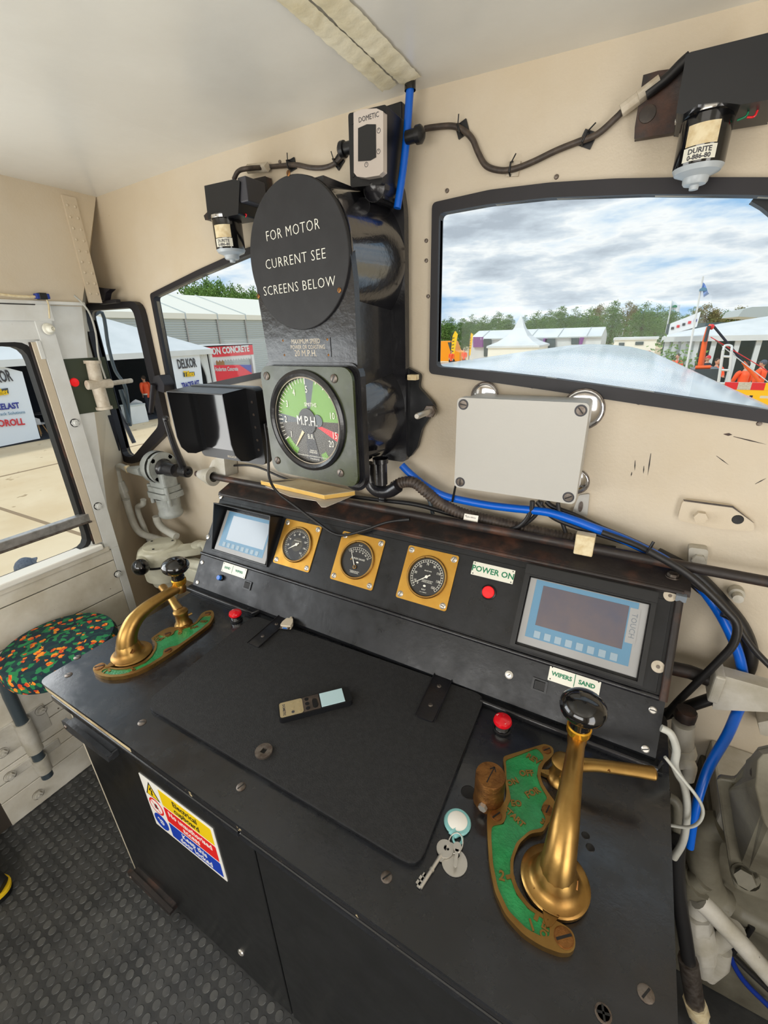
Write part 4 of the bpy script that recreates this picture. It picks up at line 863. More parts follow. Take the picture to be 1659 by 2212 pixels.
m = MB(); m.lathe([(sr-.009, -.001), (.05, .001), (0, .0015)], 'gaugeglass', SD, 40); m.build('dial_glass', sp)
for a in [(-0.1338,-0.2654),(0.0957,-0.2657),(-0.1332,-0.4932),(0.095,-0.496)]:
    m = MB(); screw(m, T(a[0], a[1], .020) @ RZ(60), .0105, 'dullsteel', h=.004); m.build('flange_screw', sp)
m = MB(); x = (-0.5997,0.98,1.3188)[0]-.0
m.lathe([(.018, 0), (.018, .06), (.022, .062), (.022, .075)], 'castblack', frame((dcx+.13, gy0-.035, -.12), (1, 0, 0), (0, 1, 0)), 16); m.build('cable_gland', g)

# ---------------------------------------------------------------- fittings on the front wall
def solo(mb, name, label, cat, bev=0, group=None): return tag(mb.build(name, None, bev), label, cat, group)
WY = lambda x, z, d=0: frame((x, 1.11-d, z), (1, 0, 0), (0, -1, 0))       # local x right, y up, z towards the driver
# reversing-camera monitor with its sun hood
g = thing('monitor', 'black video monitor with sun hood and row of buttons, left of the speedometer', 'monitor', frame((-1.125, .935, 1.45), (1, 0, 0), (0, -1, 0)))
m = MB(); m.prism(rrect(-.148, -.118, .148, .118, .016), -.030, 0, 'plasticblack'); m.prism(rrect(-.135, -.105, .135, .105, .012), -.042, -.03, 'plasticblack'); m.build('screen_body', g, .003)
m = MB(); m.box((-.115, -.085, 0), (.09, .09, .001), 'bakelite'); m.build('screen', g)
m = MB()
for x in (-.142, .106):
    m.prism([(-.0, -.100), (.03, -.102), (.058, -.094), (.078, -.07), (.086, -.035), (.088, .108), (.0, .114)], x, x+.003, 'plasticblack', Matrix(((0, 0, 1, 0), (0, 1, 0, 0), (1, 0, 0, 0), (0, 0, 0, 1))))
m.add([(-.142, .114, 0), (.109, .114, 0), (.109, .108, .088), (-.142, .108, .088), (-.142, .111, 0), (.109, .111, 0), (.109, .105, .088), (-.142, .105, .088)], [(0, 1, 2, 3), (4, 7, 6, 5), (0, 4, 5, 1), (3, 2, 6, 7), (0, 3, 7, 4), (1, 5, 6, 2)], 'plasticblack')
m.build('sun_hood', g, .001)
for k, y in enumerate((.075, .038, .0, -.04, -.07)): m = MB(); m.prism(circ(.128, y, .004, 12), 0, .0015, 'cablebrown'); m.build('button', g)
m = MB(); m.text('BRIGADE', .010, 'tapewhite', T(.0, -.107, .0003), .0002); m.build('lettering', g)
m = MB(); m.ball((.156, .0, -.03), .016, 'plasticblack', n=14); m.tube([(.156, .0, -.03), (.20, .01, -.02)], .009, 'plasticblack', 10); m.tube([(.05, 0, -.04), (.05, 0, -.165)], .014, 'plasticblack', 12); m.build('ball_mount', g)
m = MB(); m.tube([(-0.9518,0.93,1.4653),(-0.9519,0.93,1.4023),(-0.9585,0.93,1.3435),(-0.9633,0.93,1.295)]+[(-0.9525,0.9431,1.2461),(-0.8877,0.9541,1.2009),(-0.7994,0.9538,1.1587),(-0.7437,0.9485,1.1407),(-0.7021,0.9508,1.1423),(-0.6452,0.9675,1.1626),(-0.5857,0.99,1.1894),(-0.5424,1.0014,1.2021),(-0.5109,1.0073,1.2087)], .0042, 'cable', 8, 5); m.tube([(-0.5424,1.0014,1.2021),(-0.5105,1.0064,1.2092)], .0058, 'cable', 10); solo(m, 'monitor_cable', 'black cable drooping from the monitor across two gauges onto the console', 'cable')

# grey junction box on three chrome discs
q = [(-0.3674,1.5634),(-0.0812,1.5518),(-0.0888,1.3335),(-0.3759,1.336)]
x0 = (q[0][0]+q[3][0])/2; x1 = (q[1][0]+q[2][0])/2; z1 = (q[0][1]+q[1][1])/2; z0 = (q[2][1]+q[3][1])/2
g = thing('junction_box', 'pale grey plastic junction box with four corner screws on the front wall', 'junction box', frame(((x0+x1)/2, .985, (z0+z1)/2), (1, 0, 0), (0, -1, 0))); w2, h2 = (x1-x0)/2, (z1-z0)/2
m = MB(); m.prism(rrect(-w2+.004, -h2+.004, w2-.004, h2-.004, .01), -.113, -.03, 'boxgrey'); m.build('box_body', g, .003)
m = MB(); m.prism(rrect(-w2, -h2, w2, h2, .011), -.029, -.012, 'boxgrey'); m.prism(rrect(-w2+.003, -h2+.003, w2-.003, h2-.003, .011), -.012, -.008, 'boxgrey'); m.prism(rrect(-w2, -h2, w2, h2, .011), -.008, 0, 'boxgrey'); m.build('lid', g, .002)
for sx in (-1, 1):
    for sy in (-1, 1): m = MB(); M = T(sx*(w2-.0155), sy*(h2-.0155), 0); m.lathe([(.0125, .0002), (.0095, .0003)], 'logodark', M, 18); m.lathe([(.0095, 0), (.009, .0015), (0, .002)], 'dullsteel', M, 18); m.box((-.008, -.0012, .0016), (.008, .0012, .0024), 'black', M @ RZ(60+50*sx*sy+20*sx)); m.build('lid_screw', g)
for k, (px, r) in enumerate(zip([(-0.3404,1.5475),(-0.1078,1.5275),(-0.1005,1.3541)], (.034, .045, .030))):
    m = MB(); M = WY(*px); m.lathe([(r, 0), (r, .016), (r*.9, .0175), (r*.8, .012), (r*.55, .014), (0, .014)], 'chrome', M, 32)
    m.tube([(r*math.cos(R(a)), r*math.sin(R(a)), .016) for a in range(0, 361, 15)], .0022, 'dullsteel', 6, M=M)
    solo(m, 'chrome_disc', ['chrome disc behind the top left corner of the grey junction box', 'largest chrome disc, behind the top right corner of the grey junction box', 'small chrome disc behind the lower right edge of the grey junction box'][k], 'disc', 0, 'chrome discs behind the box')
# climate control panel in its black box near the ceiling
g = thing('climate_control', 'black box near the ceiling holding a silver control panel', 'control panel', frame((-.598, .985, 2.062), (1, 0, 0), (0, -1, 0)))
q = [(-0.6403,2.1381),(-0.546,2.133),(-0.5616,2.0012),(-0.6435,2.0081)]
m = MB(); m.prism(roundpoly([(a+.598, b-2.062) for a, b in q], .006), -.10, 0, 'plasticblack'); m.box((-.02, .06, -.12), (.05, .10, -.07), 'plasticblack'); m.box((-.02, -.082, -.09), (.03, -.06, -.02), 'plasticblack'); m.build('mounting_box', g, .003)
q = [(-0.6164,2.1296),(-0.5956,2.1306),(-0.5608,2.1245),(-0.5453,2.1164),(-0.5485,2.0179),(-0.5597,2.0129),(-0.5934,2.0145),(-0.6148,2.02),(-0.6225,2.0282)]
m = MB(); m.prism([(a+.598, b-2.062) for a, b in q], 0, .016, 'silverplastic'); m.build('panel_case', g, .003)
q = [(-0.6061,2.1014),(-0.5844,2.1035),(-0.563,2.0991),(-0.5647,2.0448),(-0.5792,2.0417),(-0.6095,2.0457)]
m = MB(); m.prism([(a+.598, b-2.062) for a, b in q], .016, .0172, 'dialblack'); m.build('display', g)
m = MB(); p = (-0.5839,2.1139); m.text('DOMETIC', .0125, 'logodark', T(p[0]+.598+.004, p[1]-2.062, .0163), .0002, sx=.9); m.build('lettering', g)
for a, b in [(-0.5568,2.0879),(-0.5587,2.0537),(-0.5896,2.0368)]: m = MB(); m.tube([(a+.598+.0042*math.cos(R(t_)), b-2.062+.0042*math.sin(R(t_)), .0163) for t_ in range(0, 361, 30)], .0005, 'logodark', 5); m.box((a+.598-.0004, b-2.062, .0158), (a+.598+.0004, b-2.062+.003, .0166), 'logodark'); m.build('touch_key', g)
for p in [(-0.6301,2.1224),(-0.6347,2.0295),(-0.5398,2.0255)]: m = MB(); m.lathe([(.005, 0), (.005, .001), (0, .0012)], 'black', T(p[0]+.598 if p[0] < -.56 else -.0, p[1]-2.062, 0), 10); m.build('box_screw', g)
for s_, px in ((1, (-0.5096,1.05,2.094)), (-1, (-0.6963,1.05,2.1045))):
    m = MB(); M = frame((px[0]+.598-.014*s_, px[2]-2.062, -.065), (0, 1, 0), (s_, 0, 0)); m.lathe([(.013, -.01), (.013, .012), (.017, .014), (.017, .024), (.011, .030), (.007, .032), (0, .032)], 'plasticblack', M, 14); m.build('cable_gland', g)
# black bracket plate with the long bolt beside the speedometer
q = [(-0.5616,1.6197),(-0.5145,1.5988),(-0.5198,1.5663),(-0.4755,1.5253),(-0.4698,1.5071),(-0.4913,1.4808),(-0.5094,1.4538),(-0.5236,1.3996),(-0.546,1.3699),(-0.5796,1.3592),(-0.5758,1.6196)]
m = MB(); m.prism(roundpoly(q, .008), 1.082, 1.0965, 'blackgloss', AX); g = solo(m, 'bracket_plate', 'black ragged-edged bracket plate with a long bolt, right of the speedometer', 'bracket')
a = (-0.4826,1.08,1.5049); b = (-0.4946,1,1.5096); m = MB(); M = frame((a[0], 1.082, a[2]), (1, 0, 0), (0, -1, 0)); m.prism(circ(0, 0, .017, 6), 0, .012, 'dullsteel', M); m.lathe([(.0195, -.0005), (.0195, .002)], 'dullsteel', M, 20); m.lathe([(.008, .01), (.008, .085), (.006, .088), (0, .088)], 'steel', M, 14); m.build('long_bolt', g)
m = MB(); a = (-0.5311,1.5915); m.box((a[0]-.012, 1.06, a[1]-.006), (a[0]+.014, 1.082, a[1]+.008), 'labelcream'); m.build('tape_scrap', g, .002)

# wiper motors
def wiper_motor(label, x, y, z0, z1, r, lz):
    g = thing('wiper_motor', label, 'wiper motor', T(x, y, z0), 'wiper motors above the windows'); h = z1-z0
    m = MB(); m.lathe([(r*.93, 0), (r, .004), (r, h-.006), (r*1.05, h-.004), (r*1.05, h+.006), (0, h+.006)], 'bakelite', None, 36); m.build('motor_can', g)
    m = MB(); m.lathe([(r*1.0, .003), (r*.9, -.004), (r*.52, -.010), (r*.5, -.017), (r*.44, -.020), (r*.2, -.021), (r*.18, -.027), (0, -.028)], 'capgrey', None, 30); m.build('end_cap', g)
    m = MB(); m.lathe([(r*1.055, h-.004), (r*1.055, h+.003)], 'chrome', None, 36); m.box((-r*1.25, -.006, h-.003), (-r*.9, .006, h+.001), 'steel'); m.box((-.008, -r*1.12, h-.003), (.008, -r*.98, h+.003), 'steel'); m.build('clamp_band', g)
    def curved(a0, a1, b0, b1, q, name, txt=None):
        n = 10; rr_ = r*1.006; vs = []
        for k in range(n+1):
            a = R(a0+(a1-a0)*k/n)
            for zz_ in (b0, b1): vs.append((rr_*math.cos(a), rr_*math.sin(a), zz_))
        m = MB(); m.add(vs, [(2*k, 2*k+2, 2*k+3, 2*k+1) for k in range(n)], q, True)
        for s_, sz, zc in (txt or []):
            tb = MB(); tb.text(s_, sz, 'logodark', I4, .0, bold=.0003); am = R((a0+a1)/2)
            m.add([((r*1.013)*math.cos(am+v.x/r), (r*1.013)*math.sin(am+v.x/r), zc+v.y) for v in tb.v], tb.f, 'logodark')
        return m.build(name, g)
    curved(lz-42, lz+28, h*.36, h*.74, 'labelcream', 'worn_label'); curved(lz-44, lz+30, h*.09, h*.34, 'plate', 'part_label', [('DURITE', h*.13, h*.255), ('0-886-80', h*.12, h*.145)])
    return g
wiper_motor('black wiper motor hanging above the right front window', .0205, 1.03, 1.938, 2.012, .0365, -88)
wiper_motor('black wiper motor hanging beside the covered drum, above the left front window', -1.085, 1.02, 1.932, 2.012, .040, -62)
q = [(-0.0254,2.0684),(-0.026,2.0782),(-0.0197,2.08),(0.0713,2.0774),(0.0877,2.0763),(0.107,1.9991),(0.058,2.0014),(0.0304,2.0105),(0.0033,2.0132),(-0.0142,2.0054),(-0.0247,2.0089)]
m = MB(); m.prism(q, .985, 1.09, 'plasticblack', AX); solo(m, 'wiper_cover', 'large black box cover over the right wiper motor, at upper right', 'cover', .003)
q = [(-0.0886,2.107),(-0.0662,2.1074),(-0.0221,2.1023),(0.1046,2.0919),(0.1238,2.0152),(0.1061,2.0108),(0.0661,2.0107),(-0.0153,2.014),(-0.0873,2.0173),(-0.0894,2.0347)]
m = MB(); m.prism(q, 1.090, 1.1045, 'rustblack', AX); p = (-0.0719,2.0498); m.lathe([(.014, 0), (.013, .003), (.006, .004), (0, .004)], 'cablebrown', WY(*p, .019), 18); solo(m, 'wiper_bracket', 'brown-black steel bracket plate behind the right wiper motor', 'bracket', .003)
q = [(-1.1142,2.0849),(-0.9991,2.0813),(-0.9816,2.0737),(-1.0025,2.0049),(-1.1018,2.0077),(-1.1202,2.0083)]
m = MB(); m.prism(q, .985, 1.07, 'plasticblack', AX); m.box(((-0.9949,2.0758)[0], .99, 2.03), ((-0.9949,2.0758)[0]+.03, 1.06, 2.085), 'logodark'); solo(m, 'wiper_cover', 'small black box cover over the left wiper motor', 'cover', .003)
q = [(-1.2466,2.0512),(-1.0957,2.1097),(-0.9796,2.1067),(-0.9789,2.0462),(-1.0657,2.0219),(-1.2431,2.039)]
m = MB(); m.prism(q, 1.082, 1.1045, 'rustblack', AX); solo(m, 'wiper_bracket', 'brown-black steel bracket plate behind the left wiper motor', 'bracket', .003)
for k, (pts, lb) in enumerate((([(0.0724,1.02,2.0031),(0.0702,1.02,1.9959),(0.0598,1.02,1.9929)], 'thin green wire at the right wiper motor'), ([(0.0839,1.02,2.0032),(0.0811,1.02,1.9936),(0.0719,1.02,1.9942)], 'thin red wire at the right wiper motor'), ([(-1.0252,1.01,2.0123),(-1.0129,1.01,2.0079),(-1.006,1.01,2.0029)], 'thin green wire at the left wiper motor'), ([(-1.0194,1.01,2.0122),(-0.9974,1.01,2.0086),(-1.0014,1.01,2.0029)], 'thin red wire at the left wiper motor'))):
    m = MB(); m.tube(pts, .0016, 'green' if k % 2 == 0 else 'red', 6, 5); solo(m, 'motor_wire', lb, 'wire')
# thin cable run along the wall, its clips and taped joints
m = MB(); m.tube([(-0.5129,1.099,2.1198),(-0.4938,1.099,2.1184),(-0.4502,1.099,2.112),(-0.4234,1.099,2.0996),(-0.4018,1.099,2.0804),(-0.3871,1.099,2.0539),(-0.3682,1.099,2.0281),(-0.3372,1.099,2.0147),(-0.3077,1.099,2.0121),(-0.2705,1.099,2.0174),(-0.2268,1.099,2.0277),(-0.1849,1.099,2.0345),(-0.153,1.099,2.0396),(-0.1245,1.099,2.0579),(-0.1144,1.099,2.0658)], .006, 'cablebrown', 8, 5); m.tube([(-0.0788,1.08,2.0745),(-0.0506,1.08,2.0896),(-0.0334,1.08,2.1034),(-0.022,1.08,2.1111)], .009, 'cable', 8, 5); solo(m, 'wall_cable', 'brown-black cable looping from the climate box to the right wiper motor', 'cable')
m = MB(); m.tube([(-0.7294,1.099,2.1161),(-0.7588,1.099,2.1009),(-0.7954,1.099,2.0977),(-0.8396,1.099,2.1052),(-0.8844,1.099,2.1188),(-0.9318,1.099,2.125),(-0.9894,1.099,2.1318)]+[(-1.0014,1.04,2.1168),(-1.0362,1.04,2.1166),(-1.0574,1.04,2.1017)], .0058, 'cablebrown', 8, 5); solo(m, 'wall_cable', 'brown-black cable from the climate box to the left wiper motor', 'cable')
for k, (x, z) in enumerate([(-0.4277,2.1044),(-0.3107,2.0145),(-0.1701,2.0375),(-0.906,2.1242),(-0.7549,2.1048)]):
    m = MB(); m.M = WY(x, z, .0) @ RZ([20, -8, -25, 10, 40][k]); m.box((-.013, -.013, .0005), (.013, .013, .005), 'plasticblack' if k != 1 else 'tapewhite'); m.tube([(-.004, -.012, .004), (-.004, -.008, .017), (-.004, .008, .017), (-.004, .012, .004)], .0022, 'plasticblack', 6)
    m.tube([(-.004, .010, .012), (.004, .022, .018)], .0015, 'plasticblack', 5); solo(m, 'cable_clip', ['square black cable clip where the right cable starts to drop', 'cable clip with white base at the bottom of the cable loop', 'black cable clip on the rising cable left of the wiper bracket', 'black cable clip above the covered drum', 'black cable clip just left of the climate box'][k], 'clip', .0006, 'cable clips')
a, b = [(-0.1155,1.088,2.0626),(-0.0608,1.088,2.0899)]; m = MB(); m.tube([a, tuple(Vector(a)*.45+Vector(b)*.55)], .011, 'tapewhite', 8); m.tube([tuple(Vector(a)*.55+Vector(b)*.45), b], .018, 'tapewhite', 8, flat=.6); solo(m, 'taped_joint', 'white taped cable joint in front of the right wiper bracket', 'cable joint', .001)
a, b = [(-1.0498,1.09,2.1358),(-0.9764,1.09,2.1275)]; m = MB(); m.tube([a, b], .013, 'tapewhite', 4, flat=.9); solo(m, 'taped_joint', 'off-white cable connector above the left wiper cover', 'cable joint', .002)
# blue air hoses
m = MB(); m.tube([(-0.5297,1.06,2.1801),(-0.532,1.06,2.1616),(-0.5368,1.055,2.0942),(-0.5441,1.05,2.0364),(-0.5491,1.045,2.0001),(-0.5543,1.04,1.9665)], .0085, 'bluehose', 12, 4); m.lathe([(.012, 0), (.012, .02)], 'bakelite', T((-0.5297,1.06,2.1756)[0], 1.06, (-0.5297,1.06,2.1756)[2]), 14); solo(m, 'air_hose', 'blue hose dropping from the ceiling past the climate box', 'hose')
m = MB(); m.tube([(-0.5593,1.055,1.3507),(-0.5341,1.055,1.3304),(-0.4829,1.055,1.2986),(-0.426,1.055,1.2783),(-0.3582,1.055,1.273),(-0.294,1.055,1.2718),(-0.2332,1.055,1.2745),(-0.187,1.055,1.2776),(-0.1423,1.055,1.2781),(-0.0876,1.055,1.2686),(-0.0345,1.055,1.2559),(0.0166,1.055,1.2437),(0.0764,1.055,1.2237),(0.1157,1.055,1.207),(0.1751,1.055,1.1714),(0.2277,1.055,1.1146),(0.2743,1.055,1.0432),(0.3022,1.055,0.9827),(0.3239,1.055,0.9107),(0.3095,1.01,0.8893),(0.2891,0.95,0.8686),(0.2622,0.89,0.8346),(0.2525,0.86,0.7929),(0.2519,0.84,0.73),(0.2608,0.83,0.6421)], [.0105]*21+[.0105, .010, .0095, .009, .0085, .008], 'bluehose', 12, 4); solo(m, 'air_hose', 'long bright blue hose sweeping under the junction box and down the right side', 'hose')
m = MB(); m.tube([(-0.5483,1.08,1.3214),(-0.5242,1.08,1.2991),(-0.4866,1.08,1.2545),(-0.4711,1.08,1.2058)], .006, 'slate', 8, 5); solo(m, 'thin_hose', 'dark green-grey thin tube behind the corrugated conduit', 'tube')
# corrugated conduit
def corrug(pts, r, m, mt='cablebrown', pitch=.009, n=10):
    P = spline(pts, 16); L = [0]
    for a, b in zip(P, P[1:]): L.append(L[-1]+(b-a).length)
    k = max(4, int(L[-1]/pitch*4)); Q = []; rr = []; i = 0
    for j in range(k+1):
        s_ = L[-1]*j/k
        while i < len(L)-2 and L[i+1] < s_: i += 1
        t_ = (s_-L[i])/max(1e-6, L[i+1]-L[i]); Q.append(P[i].lerp(P[i+1], t_)); rr.append(r*(1+.09*math.sin(j*math.pi/2)))
    m.tube(Q, rr, mt, n)
g = thing('conduit', 'brown-black corrugated conduit running from the speedometer along the back of the console', 'conduit', T(*(-0.6466,1.02,1.3)))
t0 = Matrix.Translation(-Vector((-0.6466,1.02,1.3)))
m = MB(); m.M = t0; m.tube([(-0.6486,1.02,1.3563),(-0.6503,1.02,1.321),(-0.6469,1.02,1.2928),(-0.6237,1.02,1.2745),(-0.5845,1.02,1.2777),(-0.5536,1.02,1.2992)], .0185, 'castblack', 14, 4); m.build('elbow', g)
m = MB(); m.M = t0; corrug([(-0.5771,1.035,1.2882),(-0.5464,1.035,1.3068),(-0.5096,1.035,1.3107),(-0.4736,1.035,1.2898),(-0.4353,1.045,1.2608),(-0.3834,1.055,1.237),(-0.3332,1.066,1.2254),(-0.2691,1.068,1.2204),(-0.2073,1.068,1.2151),(-0.1259,1.068,1.2123),(-0.0819,1.068,1.2115)], .0155, m); m.build('corrugated_tube', g)
m = MB(); m.M = t0; m.M = m.M @ frame((-0.3429,1.048,1.2263), Vector((-0.3207,1.048,1.2265))-Vector((-0.3668,1.048,1.226)), (0, -1, .4)); m.box((-.02, -.012, .004), (.02, .012, .0055), 'steel'); m.text('DIN 49016', .006, 'logodark', T(0, .004, .0057), .0001); m.build('metal_tag', g)
m = MB(); m.M = t0; m.box(tuple(Vector((-0.0613,1.03,1.2129))-Vector((.014, .016, .014))), tuple(Vector((-0.0396,1.03,1.2387))+Vector((.006, .012, .012))), 'labelcream'); m.build('end_clamp', g, .003)
m = MB(); corrug([(-0.6301,1.06,1.348),(-0.6285,1.06,1.3051),(-0.6302,1.06,1.2576),(-0.6312,1.06,1.2272)], .0125, m, 'plasticblack'); solo(m, 'drop_conduit', 'short black corrugated conduit dropping straight behind the elbow', 'conduit')
# black cables behind the console
for k, (pts, r, lb) in enumerate((
  ([(-0.1886,1.05,1.3042),(-0.1886,1.05,1.2817),(-0.2002,1.05,1.2476),(-0.2273,1.05,1.2198),(-0.2876,1.05,1.1993),(-0.3662,1.05,1.1943)], .006, 'black cable leaving the junction box towards the left'),
  ([(-0.1681,1.06,1.3029),(-0.1714,1.06,1.2811),(-0.1856,1.06,1.2529),(-0.2178,1.06,1.2203),(-0.2653,1.06,1.1997)], .005, 'black cable crossing below the junction box, second from left'),
  ([(-0.1791,1.06,1.3011),(-0.1604,1.06,1.283),(-0.1305,1.06,1.2634),(-0.0752,1.06,1.2492),(0.0078,1.06,1.236),(0.0764,1.06,1.2237),(0.1318,1.06,1.1931),(0.1888,1.06,1.1484),(0.2369,1.06,1.1206),(0.2589,1.06,1.1033)], .007, 'black cable running right from the junction box above the blue hose'),
  ([(-0.1594,1.075,1.2991),(-0.1414,1.075,1.2872),(-0.0911,1.075,1.275),(-0.0258,1.075,1.2531),(0.0362,1.075,1.2356),(0.0967,1.075,1.2131),(0.1571,1.075,1.1799),(0.2089,1.075,1.1397),(0.2551,1.075,1.1023)], .0065, 'black cable running right from the junction box against the wall'),
  ([(-0.1301,1.06,1.3056),(-0.1206,1.06,1.2715),(-0.1027,1.06,1.231)], .005, 'short black cable dropping from the right of the junction box'),
  ([(-0.0232,1.04,1.2561),(0.0558,1.04,1.2377),(0.1147,1.04,1.2106),(0.1742,1.04,1.1711),(0.2161,1.04,1.1503),(0.2575,1.04,1.1097),(0.2814,1.04,1.0754),(0.3139,1.04,1.0381),(0.3534,1.04,1.0039)], .007, 'black cable passing the cable tie and leaving the picture at right'),
  ([(0.0724,1,1.2485),(0.1373,1,1.2195),(0.1846,1,1.1873),(0.2332,1,1.145),(0.2563,1,1.1179),(0.2613,1,1.0719),(0.2481,1,1.0229),(0.2249,1,0.9537),(0.1969,1,0.8699),(0.1801,1,0.8089)], .0085, 'black cable curling back from the cable tie to the console end'),
  ([(0.0976,1.085,1.2085),(0.1765,1.085,1.1738),(0.24,1.085,1.1186),(0.2843,1.085,1.0706),(0.3134,1.085,1.0169),(0.3232,1.085,0.9676),(0.3194,1.085,0.9174)], .015, 'thick black hose beside the blue hose at right'),
  ([(-1.5335,1.09,1.1743),(-1.4074,1.09,1.226),(-1.271,1.09,1.2558),(-1.1739,1.09,1.2586),(-1.0429,1.09,1.2318),(-0.8781,1.09,1.2264)], .004, 'thin black cable arching behind the rod at left'),
  ([(-0.8682,1.075,1.2111),(-0.6502,1.075,1.222),(-0.5218,1.075,1.2284),(-0.4042,1.075,1.2171),(-0.2451,1.075,1.2086),(-0.0709,1.075,1.2031),(0.0117,1.075,1.2053)], .007, 'long black cable lying behind the console top'))):
    m = MB(); m.tube(pts, r, 'cable', 8, 4); solo(m, 'cable', lb, 'cable', 0, 'black cables behind the console')
for k, (p, q_, lb) in enumerate((((-0.4,1.07,1.3061), (-0.3945,1.035,1.2725), 'thin black cable tie hanging below the junction box corner'), ((0.0812,1.035,1.2573), (0.0739,1.03,1.2289), 'black cable tie across the blue hose near the rod'), ((0.2339,1.03,1.1203), (0.26,1.03,1.1111), 'black cable tie bundling the cables at right'))):
    m = MB(); m.tube([p, q_], .0032 if k < 2 else .008, 'plasticblack', 6); solo(m, 'cable_tie', lb, 'cable tie', 0, 'cable ties')
# long rod with cone collar and hand lever, grey horn valve at its left end
def at(*a): return Vector(a)
g = thing('horn_rod', 'long black rod running along the back of the console, with white cone and hand lever', 'rod', T(-.4, 1.03, 1.215)); m = MB(); m.tube([(-1.06, 0, 0), (.95, 0, 0)], .0115, 'rustblack', 14); m.build('shaft', g)
xc = (-1.3919,1.03,1.2147)[0]+.4
m = MB(); m.lathe([(.012, -.055), (.016, -.05), (.036, .02), (.036, .03), (.02, .032)], 'fitgrey', frame((xc, 0, 0), (0, 1, 0), (1, 0, 0)), 24); m.prism([(xc-.03, -.0), (xc+.08, .0), (xc+.09, .09), (xc+.02, .06)], .0, .06, 'fitgrey', Matrix(((1, 0, 0, 0), (0, 0, 1, .015), (0, 1, 0, 0), (0, 0, 0, 1)))); m.build('cone_collar', g, .002)
a = Vector((-1.5306,1.03,1.2117)); xl = a.x+.4; b = Vector((-1.5193,0.99,1.4318))-Vector((-.4, 1.03, 1.215))
m = MB(); m.lathe([(.02, -.022), (.023, -.02), (.023, .018), (.02, .02), (.012, .02)], 'castblack', frame((xl, 0, 0), (0, 1, 0), (1, 0, 0)), 18); m.tube([(xl, 0, 0), tuple(Vector((xl, -.01, 0)).lerp(b, .5)), tuple(b)], [.017, .0135, .0125], 'castblack', 10, 3, flat=.7); m.ball(tuple(b), .0125, 'castblack', n=12); m.build('hand_lever', g)
xr = (-1.6151,1.03,1.2048)[0]
g = thing('horn_valve', 'grey cast valve at the left end of the rod with white pipework', 'valve', T(xr-.06, 1.03, 1.19))
m = MB(); M = frame((.06, 0, .022), (0, 1, 0), (1, 0, 0)); m.lathe([(.0, .03), (.027, .03), (.03, -.03), (.034, -.045), (.04, -.05)], 'castblack', M, 24); m.build('spindle_boot', g)
m = MB(); m.lathe([(.062, -.052), (.066, -.05), (.066, -.066), (.055, -.068)], 'castgrey', M, 32); m.lathe([(.04, -.052), (.062, -.052)], 'castgrey', M, 32)
m.lathe([(.068, -.078), (.068, -.11), (.05, -.14), (0, -.142)], 'castgrey', M, 32); m.build('flanged_head', g)
for k in range(4): m = MB(); hexbolt(m, M @ RZ(45+90*k) @ T(.056, 0, -.072), .010, .02, 'castgrey'); m.build('flange_nut', g)
m = MB(); m.prism(roundpoly([(-.05, -.035), (.055, -.035), (.055, .035), (-.05, .035)], .015), -.075, .035, 'castgrey', T(-.02, 0, -.03)); m.prism(rrect(-.065, -.05, .065, .05, .02), -.045, -.02, 'castgrey', T(-.02, 0, -.06)); m.prism(rrect(-.06, -.045, .06, .045, .02), -.017, .004, 'castgrey', T(-.02, 0, -.06)); m.build('valve_body', g, .006)
m = MB(); m.lathe([(.048, .0), (.046, -.06), (.05, -.066), (.05, -.078), (.044, -.086), (0, -.088)], 'castgrey', T(-.015, 0, -.11), 28); m.build('bottom_bowl', g)
for sx in (-1, 1): m = MB(); m.tube([(-.02+sx*.058, -.03, -.05), (-.02+sx*.058, -.03, -.135)], .009, 'castgrey', 8); m.build('clamp_bolt', g)
off = Vector((xr-.06, 1.03, 1.19)); rel = lambda P: [tuple(Vector(p)-off) for p in P]
m = MB(); m.tube(rel([(-1.7697,1,1.1941),(-1.8172,1,1.1901),(-1.8723,1,1.1873)]), [.026, .022, .015], 'castgrey', 6); m.tube(rel([(-1.8899,1,1.2018),(-1.8771,1,1.1762)]), .012, 'labelcream', 6); m.build('inlet_union', g, .002)
m = MB(); m.tube(rel([(-1.8895,1,1.1872),(-1.9378,1,1.196),(-1.9704,1,1.1792),(-1.9765,1,1.1504),(-1.9765,1,1.1111)]), .0125, 'cablewhite', 10, 4); P = rel([(-1.9772,1,1.1176),(-1.9709,1,1.0676)]); m.tube(P, [.018, .023], 'cablewhite', 6); m.tube(rel([(-1.9739,1,1.0849),(-1.9647,1,1.0325)]), .018, 'cablewhite', 10); m.build('feed_elbow', g)
m = MB(); m.tube(rel([(-1.9254,0.98,1.0459),(-1.9261,0.98,0.9874),(-1.9173,0.98,0.9248),(-1.882,0.98,0.89),(-1.8143,0.98,0.8858),(-1.7271,0.98,0.8865),(-1.677,0.98,0.8818)]), .0155, 'cablewhite', 12, 4); m.build('feed_pipe', g)
m = MB(); m.tube(rel([(-1.8621,1.02,1.0425),(-1.8755,1.02,1.0179),(-1.9232,1.02,0.9961),(-1.932,1.02,0.9575),(-1.9181,1.02,0.9037),(-1.9039,1.02,0.8492),(-1.8912,1.02,0.8083)]), .0125, 'cablewhite', 10, 4); m.build('drain_pipe', g)
m = MB(); m.tube(rel([(-1.7584,1,0.9883),(-1.7567,1,0.9575),(-1.7319,1,0.9356),(-1.6847,1,0.923),(-1.6434,1,0.9139)]), .0165, 'cablewhite', 12, 4); m.build('outlet_pipe', g)
